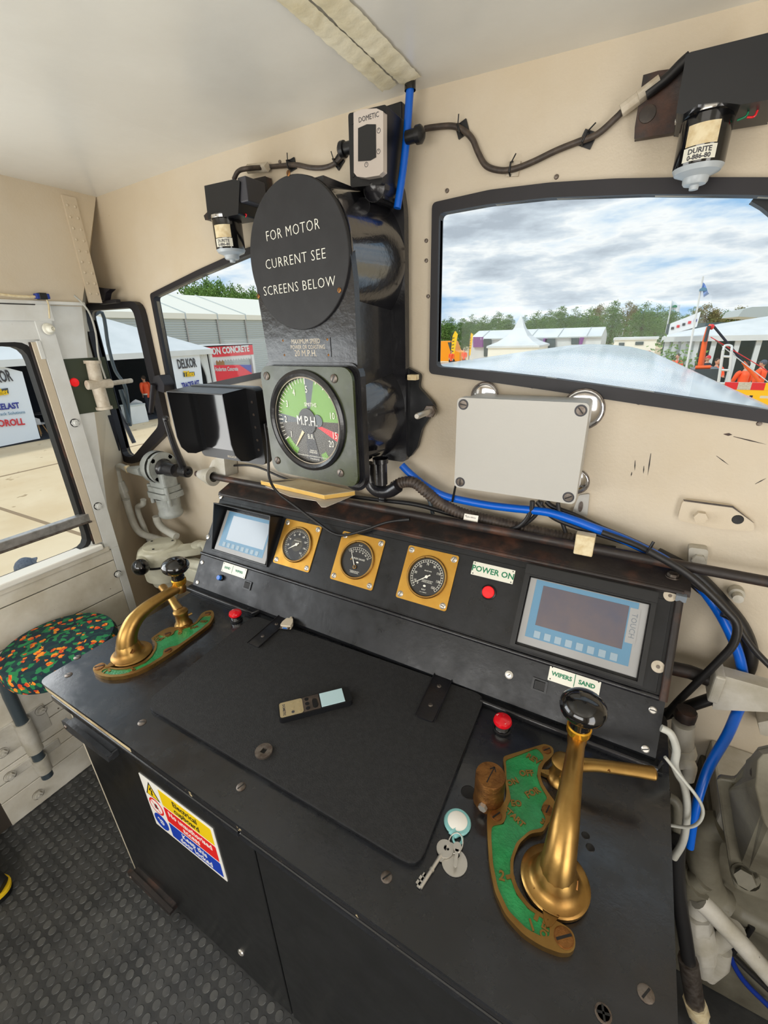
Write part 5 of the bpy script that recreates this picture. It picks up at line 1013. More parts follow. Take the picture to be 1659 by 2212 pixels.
# driver's brake valve behind the left lever
bc = Vector((-1.6638,0.93,0.8715))
g = thing('brake_valve', 'cream cast brake valve with black ball handle, behind the left end of the console', 'valve', T(*bc)); rel = lambda P: [tuple(Vector(p)-bc) for p in P]
m = MB(); m.lathe([(.07, -.075), (.088, -.065), (.094, -.02), (.094, .0), (.086, .018), (.072, .026), (0, .027)], 'castcream', None, 36); m.lathe([(.068, .026), (.066, .034), (0, .035)], 'castcream', None, 32)
m.lathe([(.095, -.040), (.096, -.030)], 'black', None, 36); m.build('valve_head', g)
m = MB(); m.lathe([(.085, -.05), (.082, -.115), (.066, -.122), (.06, -.15), (.05, -.155), (0, -.156)], 'castcream', None, 32); m.ball((.03, -.02, -.19), .034, 'castcream', n=14); m.build('valve_base', g)
hb = Vector((-1.6023,0.8,0.8746))-bc
m = MB(); m.tube([(-.05, -.05, -.02), tuple(hb+Vector((-.015, .012, .004)))], [.03, .018], 'castcream', 12); m.build('handle_arm', g)
m = MB(); m.ball(tuple(hb), .033, 'bakelite', n=28); m.build('ball_knob', g)
m = MB(); m.prism([tuple(p) for p in roundpoly([(.02, .02), (.05, -.06), (.16, .06), (.18, .10), (.13, .12)], .02)], -.01, .02, 'castcream'); m.lathe([(.03, .0), (.03, .03), (.02, .036), (0, .037)], 'castcream', T(.14, .085, 0), 20)
m.tube([(.14, .085, .02), (.20, .08, .04), (.27, .04, .035), (.30, .02, .02)], [.02, .024, .026, .024], 'castcream', 8, 3, flat=.6); m.build('link_arm', g, .003)
m = MB(); m.box((.10, -.02, -.09), (.33, .06, -.025), 'castcream'); m.tube([(.10, -.0, -.03), (.30, .0, -.0)], .022, 'castcream', 8); m.build('side_bracket', g, .004)
for a in (60, 180, 300): m = MB(); m.lathe([(.005, .0351), (.005, .036), (0, .0361)], 'black', T(.052*math.cos(R(a)), .052*math.sin(R(a)), 0), 8); m.build('cover_screw', g)
# side wiper motor and its pipe on the corner window
g = thing('air_wiper_motor', 'worn white cylindrical wiper motor in front of the tall corner window', 'wiper motor', T(*(-1.8,0.9287,1.5524))); o0 = Vector((-1.8,0.9287,1.5524)); rel = lambda P: [tuple(Vector(p)-o0) for p in P]
for nm, ys in (('upper_cylinder', ((200,782), (207,826))), ('lower_cylinder', ((211,838), (222,882)))): pass
a, b, c, d = rel([(-1.8,0.9312,1.6409),(-1.8,0.9254,1.5528),(-1.8,0.9269,1.5458),(-1.8,0.9284,1.4618)])
for nm, (p, q_) in (('upper_cylinder', (a, b)), ('lower_cylinder', (d, c))):
    m = MB(); p, q_ = Vector(p), Vector(q_); u = (q_-p); m.tube([p, p+u*.12], .029, 'tapewhite', 20); m.tube([p+u*.12, q_], .023, 'tapewhite', 20); m.build(nm, g)
m = MB(); p, q_ = rel([(-1.79,0.8844,1.5574),(-1.79,0.9731,1.5549)]); m.tube([p, q_], .017, 'tapewhite', 14); m.tube([q_, tuple(Vector(q_)+Vector((-.03, .10, 0)))], .009, 'tapewhite', 10); m.build('cross_fitting', g)
m = MB(); m.tube(rel([(-1.785,0.9225,1.8586),(-1.785,0.9435,1.8344),(-1.785,0.9601,1.797),(-1.785,0.9625,1.7346),(-1.785,0.9505,1.6545),(-1.785,0.9542,1.5741)]), .0035, 'cablewhite', 8, 4); m.build('thin_air_pipe', g)
# fittings of the tall opening window
for k, (px, dx) in enumerate((([(-2.0449,1.7471),(-1.9896,1.7455),(-1.9897,1.6422),(-2.0428,1.6372)], 0), ([(-2.0627,1.3923),(-2.0191,1.4054),(-2.0371,1.2395),(-2.0733,1.2298)], 0))):
    m = MB(); m.prism(px, 1.045, 1.07, 'frameblack', AX); m.build('window_hinge', W7, .003)
a = (-1.8269,1.8814); m = MB(); m.prism(roundpoly([(a[0]-.06, a[1]+.02), (a[0]-.01, a[1]+.012), (a[0]+.055, a[1]+.005), (a[0]+.02, a[1]-.006), (a[0]+.0, a[1]-.03), (a[0]-.02, a[1]-.03), (a[0]-.03, a[1]-.002)], .006), 1.05, 1.072, 'frameblack', AX); m.box((a[0]-.05, 1.055, a[1]-.042), (a[0]+.06, 1.075, a[1]-.030), 'frameblack'); m.build('window_catch', W7, .003)
a = Vector((-1.6154,1.05,1.5481)); b = Vector((-1.6746,1.035,1.4415)); m = MB(); m.prism(roundpoly([(-.035, -.02), (.03, -.032), (.042, .0), (.02, .035), (-.015, .028)], .008), -.045, .0, 'frameblack', frame(a, (1, 0, 0), (0, -1, 0))); m.tube([a+Vector((-.01, -.008, 0)), b], [.014, .011], 'frameblack', 10, flat=.7); m.build('window_clamp', W7, .003)
m = MB(); m.tube([(-1.79,0.6834,1.8532),(-1.79,0.7548,1.8478),(-1.79,0.8213,1.8496)], .004, 'labelcream', 6, 4); m.tube([(-1.79,0.8336,1.8446),(-1.79,0.8344,1.8235),(-1.79,0.8254,1.7832)], .0025, 'labelcream', 6, 4); solo(m, 'thin_wire', 'thin cream wire running along the top of the door header', 'wire')
m = MB(); a = Vector((-1.79,0.8217,1.851)); m.box(a-Vector((.01, .02, .008)), a+Vector((.012, .02, .008)), 'darkblue'); m.box(a-Vector((.012, .012, .010)), a+Vector((.013, .012, .010)), 'plasticblack'); solo(m, 'wire_clip', 'small dark blue wire clip above the door header', 'clip', .002)
# small brackets on the wall
g = thing('wall_lug', 'cream lug plate with bolt and round hole at right of front wall', 'bracket', T((0.187,1.3153)[0], 1.11, (0.187,1.3153)[1])); ox, oz = (0.187,1.3153)
q = [(0.1207,1.2925),(0.1214,1.3427),(0.2109,1.3418),(0.2538,1.3108),(0.257,1.2926),(0.1924,1.2867)]; m = MB(); m.prism(roundpoly([(a-ox, b-oz) for a, b in q], .012), -.014, -.0002, 'cream', AX); m.build('lug_plate', g, .004)
p = (0.16,1.3106); m = MB(); hexbolt(m, frame((p[0]-ox, -.014, p[1]-oz), (1, 0, 0), (0, -1, 0)), .013, .014, 'cream'); m.build('bolt_head', g, .002)
m = MB(); m.prism([(a-ox, b-oz) for a, b in [(0.1218,1.3437),(0.2103,1.3431),(0.2531,1.3123),(0.2496,1.3139),(0.2101,1.3394),(0.1242,1.3399)]], -.0155, -.0142, 'cablebrown', AX); m.build('rusty_edge', g)
p = (0.2249,1.3143); m = MB(); m.lathe([(.0105, 0), (.0095, .0012), (0, .0008)], 'black', frame((p[0]-ox, -.014, p[1]-oz), (1, 0, 0), (0, -1, 0)), 18); m.build('round_hole', g)
q = [(-0.089,1.3178),(-0.0661,1.3254),(-0.0629,1.2659),(-0.0985,1.2696)]; m = MB(); m.prism(roundpoly(q, .004), 1.101, 1.1098, 'boxgrey', AX); p = (-0.0809,1.2894); m.prism(circ(p[0], p[1], .005, 14, .014), 1.0985, 1.1008, 'dullsteel', AX); solo(m, 'slotted_bracket', 'pale metal bracket with a slot below the junction box corner', 'bracket', .001)
q = [(0.1528,1.2367),(0.1896,1.2389),(0.1953,1.1844),(0.1631,1.1857)]; m = MB(); m.prism(roundpoly(q, .008), 1.085, 1.1098, 'fitgrey', AX); p = (0.1764,1.2116); hexbolt(m, WY(p[0], p[1], .025), .014, .01, 'fitgrey'); solo(m, 'rod_bracket', 'cream upright bracket with a bolt behind the rod at right', 'bracket', .003)
p = (0.2619,1.141); m = MB(); m.lathe([(.015, 0), (.015, .02), (.010, .022), (.010, .04), (0, .041)], 'fitgrey', WY(*p, 0.0002), 14); solo(m, 'wall_stud', 'stubby cream stud in the wall beside the bundled cables', 'stud')
# notebook and papers on the rod
g = thing('notebook', 'thick yellow-edged notebook lying on the rod under the speedometer', 'notebook', T(*(-0.9198,1.0433,1.23))); o0 = Vector((-0.9198,1.0433,1.23)); q = [(a-o0.x, b-o0.y) for a, b, c in [(-1.0908,1.0098,1.242),(-0.982,1.0817,1.242),(-0.7314,1.0602,1.242),(-0.7971,0.9865,1.242)]]
m = MB(); m.prism(q, -.0, .013, 'paperyellow'); m.build('page_block', g, .001); m = MB(); m.prism(q, .0131, .0145, 'paper'); m.build('cover', g)
q2 = [(-1.0789,0.9988,1.247),(-0.9739,1.0729,1.247),(-1.016,1.0238,1.247)]; m = MB(); m.add([(p[0]-o0.x, p[1]-o0.y, .0152) for p in q2], [(0, 1, 2)], 'cablebrown'); m.build('dark_flap', g)
m = MB(); q = [(-1.0676,1.006,1.226),(-0.9102,1.0598,1.226),(-0.7366,1.0665,1.226),(-0.7567,0.9398,1.226),(-0.7687,0.934,1.226),(-0.8155,0.9681,1.226),(-0.9179,0.9624,1.226)]; m.prism([(p[0], p[1]) for p in q], 1.2275, 1.2285, 'paperwhite'); solo(m, 'loose_paper', 'pale loose sheet with a turned corner under the notebook', 'paper')

for k, (a, b, w_) in enumerate((*[(p, q, .0011) for p, q in (((0.016,1.4162), (0.0191,1.3923)), ((0.0354,1.4054), (0.0375,1.388)), ((0.0141,1.3883), (0.014,1.3782)))], ((0.0436,1.4354), (0.0464,1.3848), .0012), ((0.1657,1.4895), (0.1779,1.4895), .003), ((0.181,1.4859), (0.2354,1.4747), .0012), ((0.1618,1.443), (0.1868,1.4258), .0009), ((0.2382,1.3922), (0.2519,1.4062), .0009))):
    m = MB(); a, b = Vector(a), Vector(b); u = (b-a).normalized(); n = Vector((-u.y, u.x))*w_; m.prism([tuple(a-u*w_), tuple(a-n*.4), tuple((a+b)/2-n), tuple(b), tuple((a+b)/2+n), tuple(a+n*.4)], 1.1094, 1.1101, 'rustblack', AX); tag(m.build('wall_scratch'), 'dark scratch in the paint of the front wall', kind='structure')

# ---------------------------------------------------------------- stool on the left wall
sc_ = Vector((-1.61, .47, .75))
g = thing('stool', 'swivel stool with orange-spotted green fabric seat on the left wall, beside the desk', 'stool', T(-1.61, .47, 0))
m = MB(); m.lathe([(.150, .665), (.168, .672), (.174, .69), (.174, .728), (.167, .745), (.12, .753), (0, .756)], 'moquette', None, 48); m.lathe([(.15, .665), (0, .664)], 'black', None, 40); m.build('seat', g)
px, py = -1.755+1.61, .325-.47
m = MB(); m.tube([(px+.01, py+.004, .66), (px, py, .56), (px, py, .30), (px-.0, py, .145)], .0195, 'slate', 16); m.tube([(px, py, .60), (px*.5, py*.5, .645), (0, 0, .66)], .017, 'slate', 12, 4); m.build('post', g)
for z0, z1, r in ((.285, .43, .0255), (.175, .245, .0245)):
    m = MB(); m.lathe([(.02, z0), (r, z0), (r, z1), (.02, z1)], 'fitgrey', T(px, py, 0), 20); m.box((-.205, py-.075, z0+.02), (-.19, py+.085, z1-.01), 'fitgrey'); m.box((-.2, py-.02, z0+.01), (px, py+.02, z1-.01), 'fitgrey'); m.build('clamp_bracket', g, .004)
for y, z in ((.07, .40), (-.075, .33), (-.085, .22), (-.04, .06)): m = MB(); M = frame((-.187, py+y, z), (0, 1, 0), (1, 0, 0)); m.lathe([(.02, 0), (.02, .003)], 'dullsteel', M, 16); hexbolt(m, M, .013, .012, 'fitgrey'); m.lathe([(.006, .012), (.006, .018), (0, .018)], 'fitgrey', M, 10); m.build('bolt', g)
# boot toe at the left edge of the picture
p = Vector((-1.5588,0.072,0.05)); g = thing('boot', 'toe of a black boot with a bright yellow sole edge at the left border', 'boot', T(p.x-.095, p.y-.06, 0) @ RZ(35))
m = MB(); out_ = [(-.15, -.036), (0, -.045), (.07, -.048), (.11, -.034), (.128, 0), (.11, .034), (.07, .048), (0, .045), (-.15, .036), (-.17, 0)]
m.prism(roundpoly(out_, .02), .002, .02, 'black'); m.build('sole', g, .003)
m = MB(); m.prism(roundpoly([(x*1.012, y*1.03) for x, y in out_], .02), .02, .030, 'yellowflag'); m.build('yellow_edge', g, .002)
m = MB(); m.tube([(.115, 0, .045), (.08, 0, .055), (.03, 0, .066), (-.04, 0, .085), (-.10, 0, .11), (-.12, 0, .17), (-.12, 0, .24)], [.022, .040, .046, .048, .052, .055, .055], 'rubberdark', 16, 4, flat=.85); m.build('upper', g)

# ---------------------------------------------------------------- pipework and gear case right of the desk
YQ = .80
g = thing('gear_case', 'grey-beige cast gear case with bolted flange at the right edge, below the blue hose', 'gear case', T(*(0.3343,0.85,0.7202))); o0 = Vector((0.3343,0.85,0.7202)); rel = lambda P: [tuple(Vector(p)-o0) for p in P]
def solid(m, A, B, q):
    n = len(A); m.add(A+B, [list(range(n))[::-1], list(range(n, 2*n))]+[(i, (i+1) % n, n+(i+1) % n, n+i) for i in range(n)], q)
fl = ((515,570), (560,900), (618,1270), (645,1345), (760,1385), (900,1425), (1000,1300), (1000,420), (800,380), (640,560))
A = rel([(0.2601,0.83,0.8584),(0.2656,0.83,0.8664),(0.2864,0.83,0.8739),(0.3013,0.83,0.9649),(0.3344,0.83,1.0017),(0.4379,0.83,0.5915),(0.4086,0.83,0.5824),(0.3738,0.83,0.5767),(0.3527,0.83,0.5802),(0.3365,0.83,0.6182),(0.2924,0.83,0.755)])
nv = Vector((-.25, -.85, .45)).normalized()*.02
m = MB(); solid(m, [tuple(Vector(p)-nv*1.6) for p in A], A, 'gearbeige'); m.build('flange', g, .006)
B0 = rel([(0.2819,0.825,0.8492),(0.2934,0.825,0.8911),(0.2894,0.825,0.9376),(0.2995,0.825,0.9693),(0.3324,0.825,1.0059),(0.4187,0.825,0.6639),(0.3898,0.825,0.6563),(0.3587,0.825,0.66),(0.3443,0.825,0.6696),(0.3127,0.825,0.7546)]); B1 = rel([(0.2681,0.7,1.0053),(0.2646,0.7,1.0241),(0.2578,0.7,1.0607),(0.2606,0.7,1.0758),(0.2855,0.7,1.0973),(0.3319,0.7,0.9133),(0.3032,0.7,0.9281),(0.2946,0.7,0.9404),(0.2879,0.7,0.9541),(0.2772,0.7,0.983)])
m = MB(); solid(m, B0, B1, 'gearbeige'); m.build('domed_cover', g, .012, 3)
for px in [(0.3559,0.82,0.6428)]: m = MB(); q = Vector(px)-o0; M = frame(q, (1, 0, 0), nv); m.lathe([(.024, -.01), (.024, .004)], 'gearbeige', M, 18); m.prism(circ(0, 0, .018, 6), .003, .018, 'gearbeige', M); m.build('flange_bolt', g, .001)
q = Vector((0.284,0.735,0.9998))-o0; m = MB(); m.lathe([(.016, 0), (.014, .002), (.011, .001), (0, .001)], 'rustblack', frame(q, (1, 0, 0), (-.2, -.8, .3)), 16); m.build('plug_hole', g)
def pipe(pts, r, q, name, label, cat='pipe', n=12, sm=4, group='pipes right of the desk'):
    m = MB(); m.tube(pts, r, q, n, sm); return solo(m, name, label, cat, 0, group)
pipe([(0.1465,0.8,0.9669),(0.1639,0.8,0.9605),(0.1796,0.8,0.9269),(0.1842,0.8,0.8878),(0.195,0.8,0.8646),(0.2073,0.8,0.8467),(0.2216,0.8,0.803),(0.2321,0.8,0.7456),(0.2378,0.8,0.6866),(0.233,0.8,0.6285)], .0072, 'cablewhite', 'white_cable', 'thick white cable snaking down beside the right edge of the desk', 'cable')
pipe([(0.1617,0.78,0.9176),(0.1817,0.78,0.8969),(0.2003,0.78,0.8774),(0.2216,0.78,0.8557),(0.2384,0.78,0.8329),(0.2456,0.78,0.8073),(0.2425,0.78,0.7776),(0.2293,0.78,0.7569),(0.2037,0.78,0.7432)], .0032, 'cablewhite', 'white_cable', 'thin pale cable looping out over the thick white cable', 'cable')
pipe([(0.2036,0.85,0.7386),(0.2171,0.85,0.7336),(0.2271,0.85,0.7063),(0.2366,0.85,0.6575),(0.2425,0.85,0.6174)], [.011, .011, .0125, .0135, .0135], 'gearbeige', 'pipe', 'short brownish gooseneck pipe between the desk edge and the white cable')
pipe([(0.2351,0.82,0.6592),(0.2486,0.82,0.5805),(0.2769,0.82,0.4649),(0.3076,0.82,0.3616),(0.3319,0.82,0.2776)], .0155, 'cable', 'rubber_hose', 'black rubber hose running down along the right side of the desk', 'hose')
m = MB(); m.tube([(0.3296,0.82,0.2816),(0.3727,0.82,0.137)], .0215, 'dullsteel', 10); m.tube([(0.3727,0.82,0.137),(0.386,0.82,0.1024)], .026, 'labelcream', 8); m.tube([(0.386,0.82,0.1024),(0.4106,0.82,0.0362)], .021, 'cablewhite', 12); solo(m, 'hose_fitting', 'brownish metal hose fitting at the lower right corner of the desk', 'fitting')
m = MB(); m.lathe([(0, .02), (.020, .02), (.022, .012), (.022, -.004), (.02, -.006)], 'rustblack', T(*(0.2094,0.95,0.8834)), 10); m.tube([(0.2106,0.95,0.8658),(0.2206,0.95,0.8009)], .0225, 'fitgrey', 16); m.tube([(0.2193,0.95,0.8001),(0.2284,0.95,0.7764)], .027, 'fitgrey', 12); m.tube([(0.219,0.93,0.7638),(0.2308,0.93,0.7737),(0.2411,0.93,0.768),(0.2438,0.93,0.7302)], .0145, 'fitgrey', 12, 4); solo(m, 'pipe_union', 'cream pipe stub with a rusty cap nut behind the console end', 'fitting')
pipe([(0.3181,0.9,0.6581),(0.301,0.9,0.6419),(0.2987,0.9,0.6025),(0.3088,0.9,0.5445),(0.3303,0.9,0.4768),(0.3506,0.9,0.4362),(0.375,0.9,0.4178)], [.030, .031, .032, .032, .032, .034, .036], 'gearbeige', 'pipe', 'fat dark beige bent pipe left of the gear case')
m = MB(); m.tube([(0.2855,0.88,0.4259),(0.3047,0.88,0.4658),(0.3204,0.88,0.4958)], [.026, .026, .022], 'gearbeige', 14); m.tube([(0.2995,0.88,0.4548),(0.311,0.88,0.4779)], .034, 'gearbeige', 8); solo(m, 'pipe_union', 'dark beige horizontal pipe union touching the desk side', 'fitting')
pipe([(0.3186,0.86,0.449),(0.3419,0.86,0.4336),(0.4002,0.86,0.3859),(0.4554,0.86,0.3365),(0.5001,0.86,0.2949)], [.022, .0215, .0205, .02, .02], 'fitgrey', 'pipe', 'pale grey pipe slanting down to the right in front of the valve')
pipe([(0.3911,0.95,0.3678),(0.4189,0.95,0.3511),(0.4544,0.95,0.3498),(0.4945,0.95,0.3484)], [.034, .03, .029, .029], 'gearbeige', 'pipe', 'thicker grey pipe slanting below the gear case flange')
g = thing('pipe_valve', 'chunky off-white valve body at lower right behind the black hose', 'valve', T(*(0.3586,0.9,0.2691))); o1 = Vector((0.3586,0.9,0.2691)); rl = lambda P: [tuple(Vector(p)-o1) for p in P]
for nm, pts, r in (('elbow_top', [(0.3303,0.9,0.4345),(0.3341,0.9,0.3947),(0.3367,0.9,0.3524)], [.028, .030, .027]), ('upper_nut', [(0.3342,0.9,0.3498),(0.3455,0.9,0.3022)], .037), ('valve_body', [(0.348,0.9,0.305),(0.3657,0.9,0.2496)], [.034, .04]), ('lower_nut', [(0.3645,0.9,0.2481),(0.3778,0.9,0.2071)], .037), ('bonnet', [(0.3778,0.9,0.2071),(0.3949,0.9,0.1401)], [.033, .026]), ('outlet', [(0.4113,0.9,0.1235),(0.4171,0.9,0.198),(0.4097,0.9,0.2598)], [.016, .022, .02])):
    m = MB(); m.tube(rl(pts), r, 'fitgrey', 8 if 'nut' in nm else 16); m.build(nm, g, .003 if 'nut' in nm else 0)
m = MB(); m.tube(rl([(0.389,0.9,0.2136),(0.4037,0.9,0.2871),(0.4152,0.9,0.3535)]), [.017, .019, .022], 'fitgrey', 12); m.build('branch', g)
for k, (pts, q, lb) in enumerate((([(0.4248,0.92,0.2421),(0.4531,0.92,0.1838),(0.4874,0.92,0.1397),(0.5449,0.92,0.098)], 'darkblue', 'dark blue cable hanging at the lower right corner'), ([(0.4258,0.93,0.2147),(0.4503,0.93,0.2015),(0.4867,0.93,0.1747),(0.5355,0.93,0.1435)], 'cable', 'black cable hanging beside the dark blue one at lower right'), ([(0.4484,0.92,0.357),(0.4447,0.92,0.2864),(0.4382,0.92,0.2229)], 'cable', 'short black cable between the two slanting pipes'))): pipe(pts, .0065, q, 'loom_cable', lb, 'cable', 8, 4, 'cables at lower right')
# channel on the wall and two black bars
m = MB(); q = [(0.2587,0.9844),(0.3425,0.9841),(0.3753,0.9825),(0.3879,0.9329),(0.3538,0.9241),(0.2684,0.8875),(0.2638,0.8871),(0.2552,0.954)]; m.prism(q, 1.0, 1.035, 'fitgrey', AX); m.box((q[0][0]-.012, .985, q[0][1]-.07), (q[0][0]+.008, 1.042, q[0][1]+.004), 'fitgrey'); solo(m, 'steel_channel', 'beige steel channel on the wall at right, crossed by the blue hose', 'channel', .006)
m = MB(); m.tube([(0.171,1.03,0.9436),(0.2103,1.03,0.9474),(0.261,1.03,0.9401)], .0165, 'rustblack', 12); solo(m, 'black_bar', 'black bar from the console end into the beige channel', 'bar', 0, 'black bars beside the console')
m = MB(); m.tube([(0.1813,1.02,0.8051),(0.2275,1.02,0.8596),(0.2673,1.02,0.9066)], .0165, 'cable', 12, flat=.7); solo(m, 'black_bar', 'flat black bar below, sloping up to the beige channel', 'bar', 0, 'black bars beside the console')
m = MB(); a = (0.3097,0.7036); m.box((a[0], .90, a[1]-.06), (1.06, 1.11, a[1]), 'fitgrey'); m.box((a[0]-.01, .94, .0), (1.06, 1.11, a[1]-.06), 'gearbeige'); struct(m, 'trim_7', 'painted ledge along the foot of the front wall', bev=.006)
m = MB(); q = [(0.3661,0.84),(0.3877,0.861),(0.3999,0.8115),(0.3777,0.8084)]; m.prism(q, 1.06, 1.1098, 'fitgrey', AX); solo(m, 'wall_block', 'small cream block on the wall at the right border below the channel', 'block', .004)

# ---------------------------------------------------------------- outside: ground, locomotive nose, show ground
GZ = -1.4
m = MB(); m.box((-90, -30, GZ-.2), (90, 110, GZ), 'concrete'); o = m.build('ground'); tag(o, 'pale concrete ground outside the cab', kind='structure')
for k, (p, q_, w_) in enumerate((((-13.9163,4.1825), (-13.9053,5.6481), .05), ((-11.1006,3.1442), (-9.1922,3.1933), .04))):
    m = MB(); a, b = Vector(p), Vector(q_); u = (b-a).normalized(); n = Vector((-u.y, u.x))*w_; a = a-u*8; b = b+u*8; m.prism([tuple(a-n), tuple(b-n), tuple(b+n), tuple(a+n)], GZ, GZ+.003, 'joint'); tag(m.build('ground_joint'), 'dark joint between the concrete slabs', kind='structure')
# nose of the locomotive ahead of the windows
sec = [(-.98, -1.3), (-.97, -.52), (-.90, -.30), (-.78, -.165), (-.6, -.085), (-.4, -.032), (-.2, -.008), (0, 0), (.2, -.008), (.4, -.032), (.6, -.085), (.78, -.165), (.90, -.30), (.97, -.52), (.98, -1.3)]
m = MB(); st = [(1.17, 1.575, 1.7), (3, 1.558, 1.42), (5.6, 1.533, 1.0), (5.9, 1.50, .985), (6.1, 1.38, .95), (6.15, 1.2, .9)]
vs = []
for y, z, s_ in st: vs += [(-.57+x*s_, y, z+(dz if dz > -1 else -2.6)*s_) for x, dz in sec]
n = len(sec); m.add(vs, [(i*n+j, i*n+j+1, (i+1)*n+j+1, (i+1)*n+j) for i in range(len(st)-1) for j in range(n-1)], 'bonnetpaint', True); m.add(vs[-n:], [list(range(n))], 'bonnetpaint')
nose = tag(m.build('locomotive_nose'), 'pale blue rounded nose of the locomotive stretching ahead of the right window', 'locomotive')
# wiper arm outside the tall window, wiper boss at the upper right
g = thing('outside_wiper', 'grey wiper arm and blade outside the tall corner window', 'wiper', T(*(-2.1601,1.2,1.5392))); o2 = Vector((-2.1601,1.2,1.5392)); rl = lambda P: [tuple(Vector(p)-o2) for p in P]
m = MB(); m.tube([(0, -.06, .25)]+rl([(-2.1685,1.22,1.8276),(-2.1857,1.22,1.6888),(-2.1803,1.22,1.5773),(-2.1317,1.22,1.4994),(-2.1726,1.22,1.3168)]), .008, 'slate', 8, 4); m.build('arm', g); m = MB(); m.tube(rl([(-2.2238,1.2,1.4244),(-2.1809,1.2,1.3431),(-2.1411,1.2,1.2369)]), .011, 'logodark', 6, flat=.6); m.build('blade', g); m = MB(); m.tube(rl([(-2.1567,1.21,1.4925),(-2.1506,1.21,1.4191),(-2.1614,1.21,1.3349)]), .012, 'slate', 8, flat=.5); m.build('link', g)
m = MB(); q = [(0.1172,1.9053),(0.1216,1.9127),(0.144,1.9157),(0.1588,1.8737),(0.1361,1.8929)]; m.prism(q, 1.155, 1.18, 'frameblack', AX); solo(m, 'wiper_boss', 'black wiper spindle boss outside the right window at its upper right', 'wiper boss', .003)

def make_person(name, label, x, y, h, rz, top, legs, hair='hair', arms=((.25, .0), (.25, .0)), group=None):
    g = thing(name, label, 'person', T(x, y, GZ) @ RZ(rz), group); k = h/1.75
    def tb(nm, pts, r, q, flat=1, n=12): m = MB(); m.tube([tuple(c*k for c in p) for p in pts], [a*k for a in r], q, n, 3, flat=flat); return m
    m = MB()
    m.add(*(lambda b: (b.v, b.f))(tb('', [(0, 0, .86), (0, 0, 1.0), (0, 0, 1.2), (0, 0, 1.38), (0, 0, 1.46), (0, 0, 1.53), (0, .0, 1.6)], [.14, .14, .155, .16, .09, .055, .05], 'skin', .75, 16)), 'skin', True)
    m.ball((0, .01*k, 1.64*k), (.075*k, .092*k, .112*k), 'skin', n=16); m.ball((0, .10*k, 1.63*k), (.014*k, .02*k, .02*k), 'skin', n=8)
    for s_ in (-1, 1):
        m.ball((s_*.077*k, 0, 1.64*k), (.012*k, .02*k, .03*k), 'skin', n=8)
        a, f = arms[0 if s_ < 0 else 1]; el = (s_*(.21+a*.12), f*.10, 1.16); ha = (s_*(.22-a*.2), .06+f*.32, 1.16-.24+f*.30)
        c = tb('', [(s_*.15, 0, 1.42), (s_*.2, 0, 1.36), el, ha], [.055, .055, .042, .03], 'skin'); m.add(c.v, c.f, 'skin', True)
        hv = Vector(ha)*k; d = (Vector(ha)-Vector(el)).normalized()
        for t_ in range(4): m.tube([hv+Vector(((t_-1.5)*.018*k, 0, 0)), hv+d*.07*k+Vector(((t_-1.5)*.02*k, .008*k, 0)), hv+d*.12*k+Vector(((t_-1.5)*.019*k, .03*k, 0))], [.011*k, .0095*k, .008*k], 'skin', 6)
        m.tube([hv, hv+d*.03*k+Vector((-s_*.035*k, .02*k, 0)), hv+d*.06*k+Vector((-s_*.045*k, .03*k, 0))], [.012*k, .01*k, .008*k], 'skin', 6)
    m.build('body', g)
    m = tb('', [(0, 0, .80), (0, 0, .98), (0, 0, 1.2), (0, 0, 1.36), (0, 0, 1.47)], [.165, .168, .178, .185, .085], top, .74, 18)
    for s_ in (-1, 1):
        a, f = arms[0 if s_ < 0 else 1]; c = tb('', [(s_*.13, 0, 1.42), (s_*.2, 0, 1.37), (s_*(.21+a*.12), f*.10, 1.16), (s_*(.22-a*.12), .04+f*.22, 1.02+f*.18)], [.07, .072, .058, .048], top); m.add(c.v, c.f, top, True)
    v = m.build('jacket', g)
    if top == 'hivis':
        m = MB(); m.lathe([(.180*k, .93*k), (.1835*k, .985*k)], 'strip', Matrix.Diagonal((1, .745, 1, 1)), 20); m.build('reflective_strip', g)
    m = MB()
    for s_ in (-1, 1):
        c = tb('', [(s_*.085, 0, .92), (s_*.09, 0, .75), (s_*.095, .01, .48), (s_*.10, -.005, .08)], [.10, .092, .068, .055], legs); m.add(c.v, c.f, legs, True)
    m.build('trousers', g)
    for s_ in (-1, 1): m = MB(); m.tube([(s_*.10*k, -.06*k, .045*k), (s_*.10*k, .06*k, .05*k), (s_*.105*k, .17*k, .035*k)], [.045*k, .048*k, .035*k], 'black', 10, 3); m.build('shoe', g)
    m = MB(); m.ball((0, -.012*k, 1.672*k), (.085*k, .100*k, .095*k), hair, n=16)
    if hair in ('capblue', 'logored'): m.box((-.06*k, .06*k, 1.675*k), (.06*k, .155*k, 1.688*k), hair)
    m.build('cap' if hair in ('capblue', 'logored') else 'hair', g); return g
hp = (-3.9,1.1273,0.0808)
make_person('person', 'person in a grey-blue cap standing close below the side window', hp[0]-.02, hp[1], hp[2]-.03+1.4+.12, 60, 'darkcloth', 'darkcloth', 'capblue', ((.1, 0), (.1, 0)))

